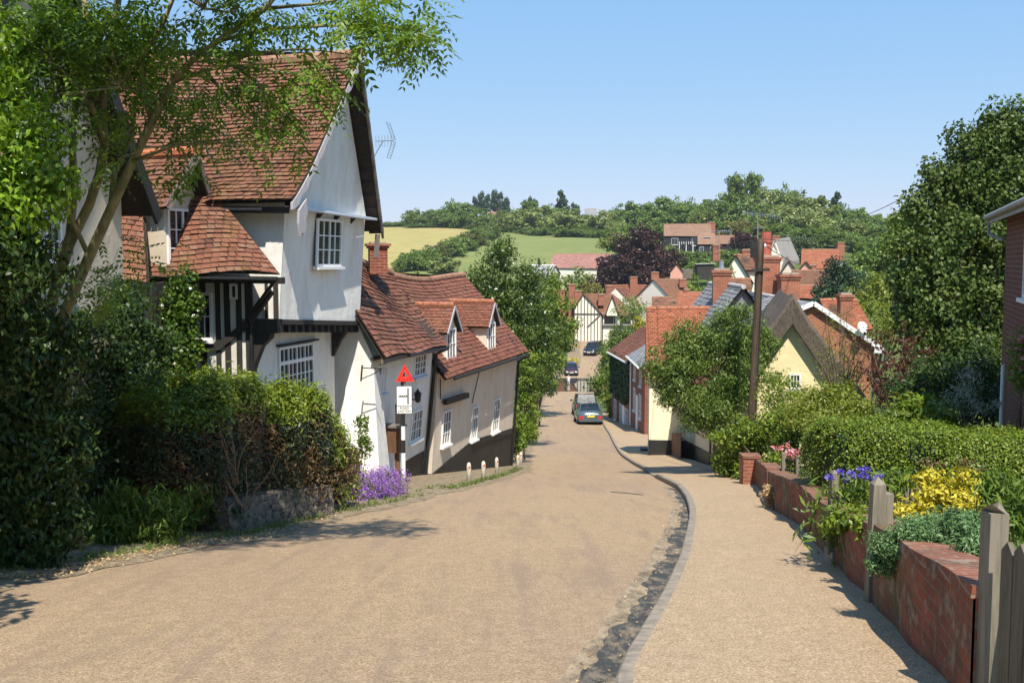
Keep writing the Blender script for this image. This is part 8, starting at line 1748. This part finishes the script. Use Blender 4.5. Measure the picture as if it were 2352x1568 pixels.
def extras():
    # satellite flashings: ridge vent pipe on the pink roof and drain cover in the road
    pts = [(1408, 1132), (1440, 1133), (1470, 1138), (1462, 1140), (1430, 1136)]
    patch('tar_seam', M['seam'], [(1403, 1131), (1440, 1132.5), (1478, 1137), (1478, 1138.5), (1440, 1135), (1403, 1133)], .012)
    T = thing('boot_scraper_step', 'dark stone step on the footway beside the pale cottage', 'step', onroad(1484, 1042)); p = onroad(1484, 1042); m = MB(); m.box((p.x + .1, p.y, p.z + .05), (.7, .5, .22)); m.build('step', M['black_paint'], T)
    # bleached sun umbrella-like orange glow is flowers in the street tree
M['seam'] = plain('tar_seam', (.24, .18, .13), .85, var=.3, vs=20)
extras()
# ------------------------------------------------------------------ camera, sun, sky
SUN_H = Vector((.14, -.990, 0)).normalized(); SUN_EL = math.radians(57)
w = bpy.data.worlds.new('World'); scene.world = w; w.use_nodes = True
nt = w.node_tree; sky = nt.nodes.new('ShaderNodeTexSky'); sky.sky_type = 'NISHITA'; sky.sun_disc = False
sky.sun_elevation = SUN_EL; sky.sun_rotation = math.atan2(SUN_H.x, SUN_H.y)
sky.altitude = 0; sky.air_density = 1.0; sky.dust_density = .1; sky.ozone_density = 3.5
sep = nt.nodes.new('ShaderNodeSeparateColor'); comb = nt.nodes.new('ShaderNodeCombineColor'); nt.links.new(sky.outputs[0], sep.inputs[0])
for _i, (_p, _k) in enumerate(((.67, 1.361), (.40, 2.42), (.15, 4.95))):      # soften the contrast between zenith and horizon, as in the photograph
    _a = nt.nodes.new('ShaderNodeMath'); _a.operation = 'POWER'; _b = nt.nodes.new('ShaderNodeMath'); _b.operation = 'MULTIPLY'
    nt.links.new(sep.outputs[_i], _a.inputs[0]); _a.inputs[1].default_value = _p; nt.links.new(_a.outputs[0], _b.inputs[0]); _b.inputs[1].default_value = _k; nt.links.new(_b.outputs[0], comb.inputs[_i])
nt.links.new(comb.outputs[0], nt.nodes['Background'].inputs[0]); nt.nodes['Background'].inputs[1].default_value = .09
sd = bpy.data.lights.new('sun', 'SUN'); sd.energy = 4.6; sd.angle = math.radians(.53); sd.color = (1, .93, .82)
so = bpy.data.objects.new('sun', sd); COL.objects.link(so)
Sdir = Vector((SUN_H.x * math.cos(SUN_EL), SUN_H.y * math.cos(SUN_EL), math.sin(SUN_EL)))
so.rotation_euler = Sdir.to_track_quat('Z', 'Y').to_euler(); so.location = (0, 0, 60)
cd = bpy.data.cameras.new('camera'); cam = bpy.data.objects.new('camera', cd); COL.objects.link(cam)
cd.sensor_width = 36; cd.lens = FD / 2352 * 36; cd.clip_start = .05; cd.clip_end = 5000
cam.location = (0, 0, 0); cam.rotation_euler = (math.pi / 2 - PITCH, 0, 0); scene.camera = cam
scene.view_settings.view_transform = 'Standard'; scene.view_settings.look = 'None'
scene.view_settings.exposure = .7; scene.view_settings.gamma = 1
scene.cycles.max_bounces = 6; scene.cycles.diffuse_bounces = 3; scene.cycles.glossy_bounces = 3
scene.cycles.transmission_bounces = 3; scene.cycles.transparent_max_bounces = 4; scene.cycles.volume_bounces = 0
scene.cycles.sample_clamp_indirect = 4
# ------------------------------------------------------------------ summer haze over the valley
def haze():
    hm = bpy.data.materials.new('haze_air'); hm.use_nodes = True; t = hm.node_tree; t.nodes.clear(); o = t.nodes.new('ShaderNodeOutputMaterial'); p = t.nodes.new('ShaderNodeVolumePrincipled')
    p.inputs['Color'].default_value = (.93, .96, 1, 1); p.inputs['Density'].default_value = .00018; p.inputs['Anisotropy'].default_value = .3; t.links.new(p.outputs[0], o.inputs['Volume'])
    m = MB(); m.obox((-430, -16, -30), (860, 0, 0), (0, 1530, 0), (0, 0, 64)); tag(m.build('haze', hm), kind='stuff')
haze()
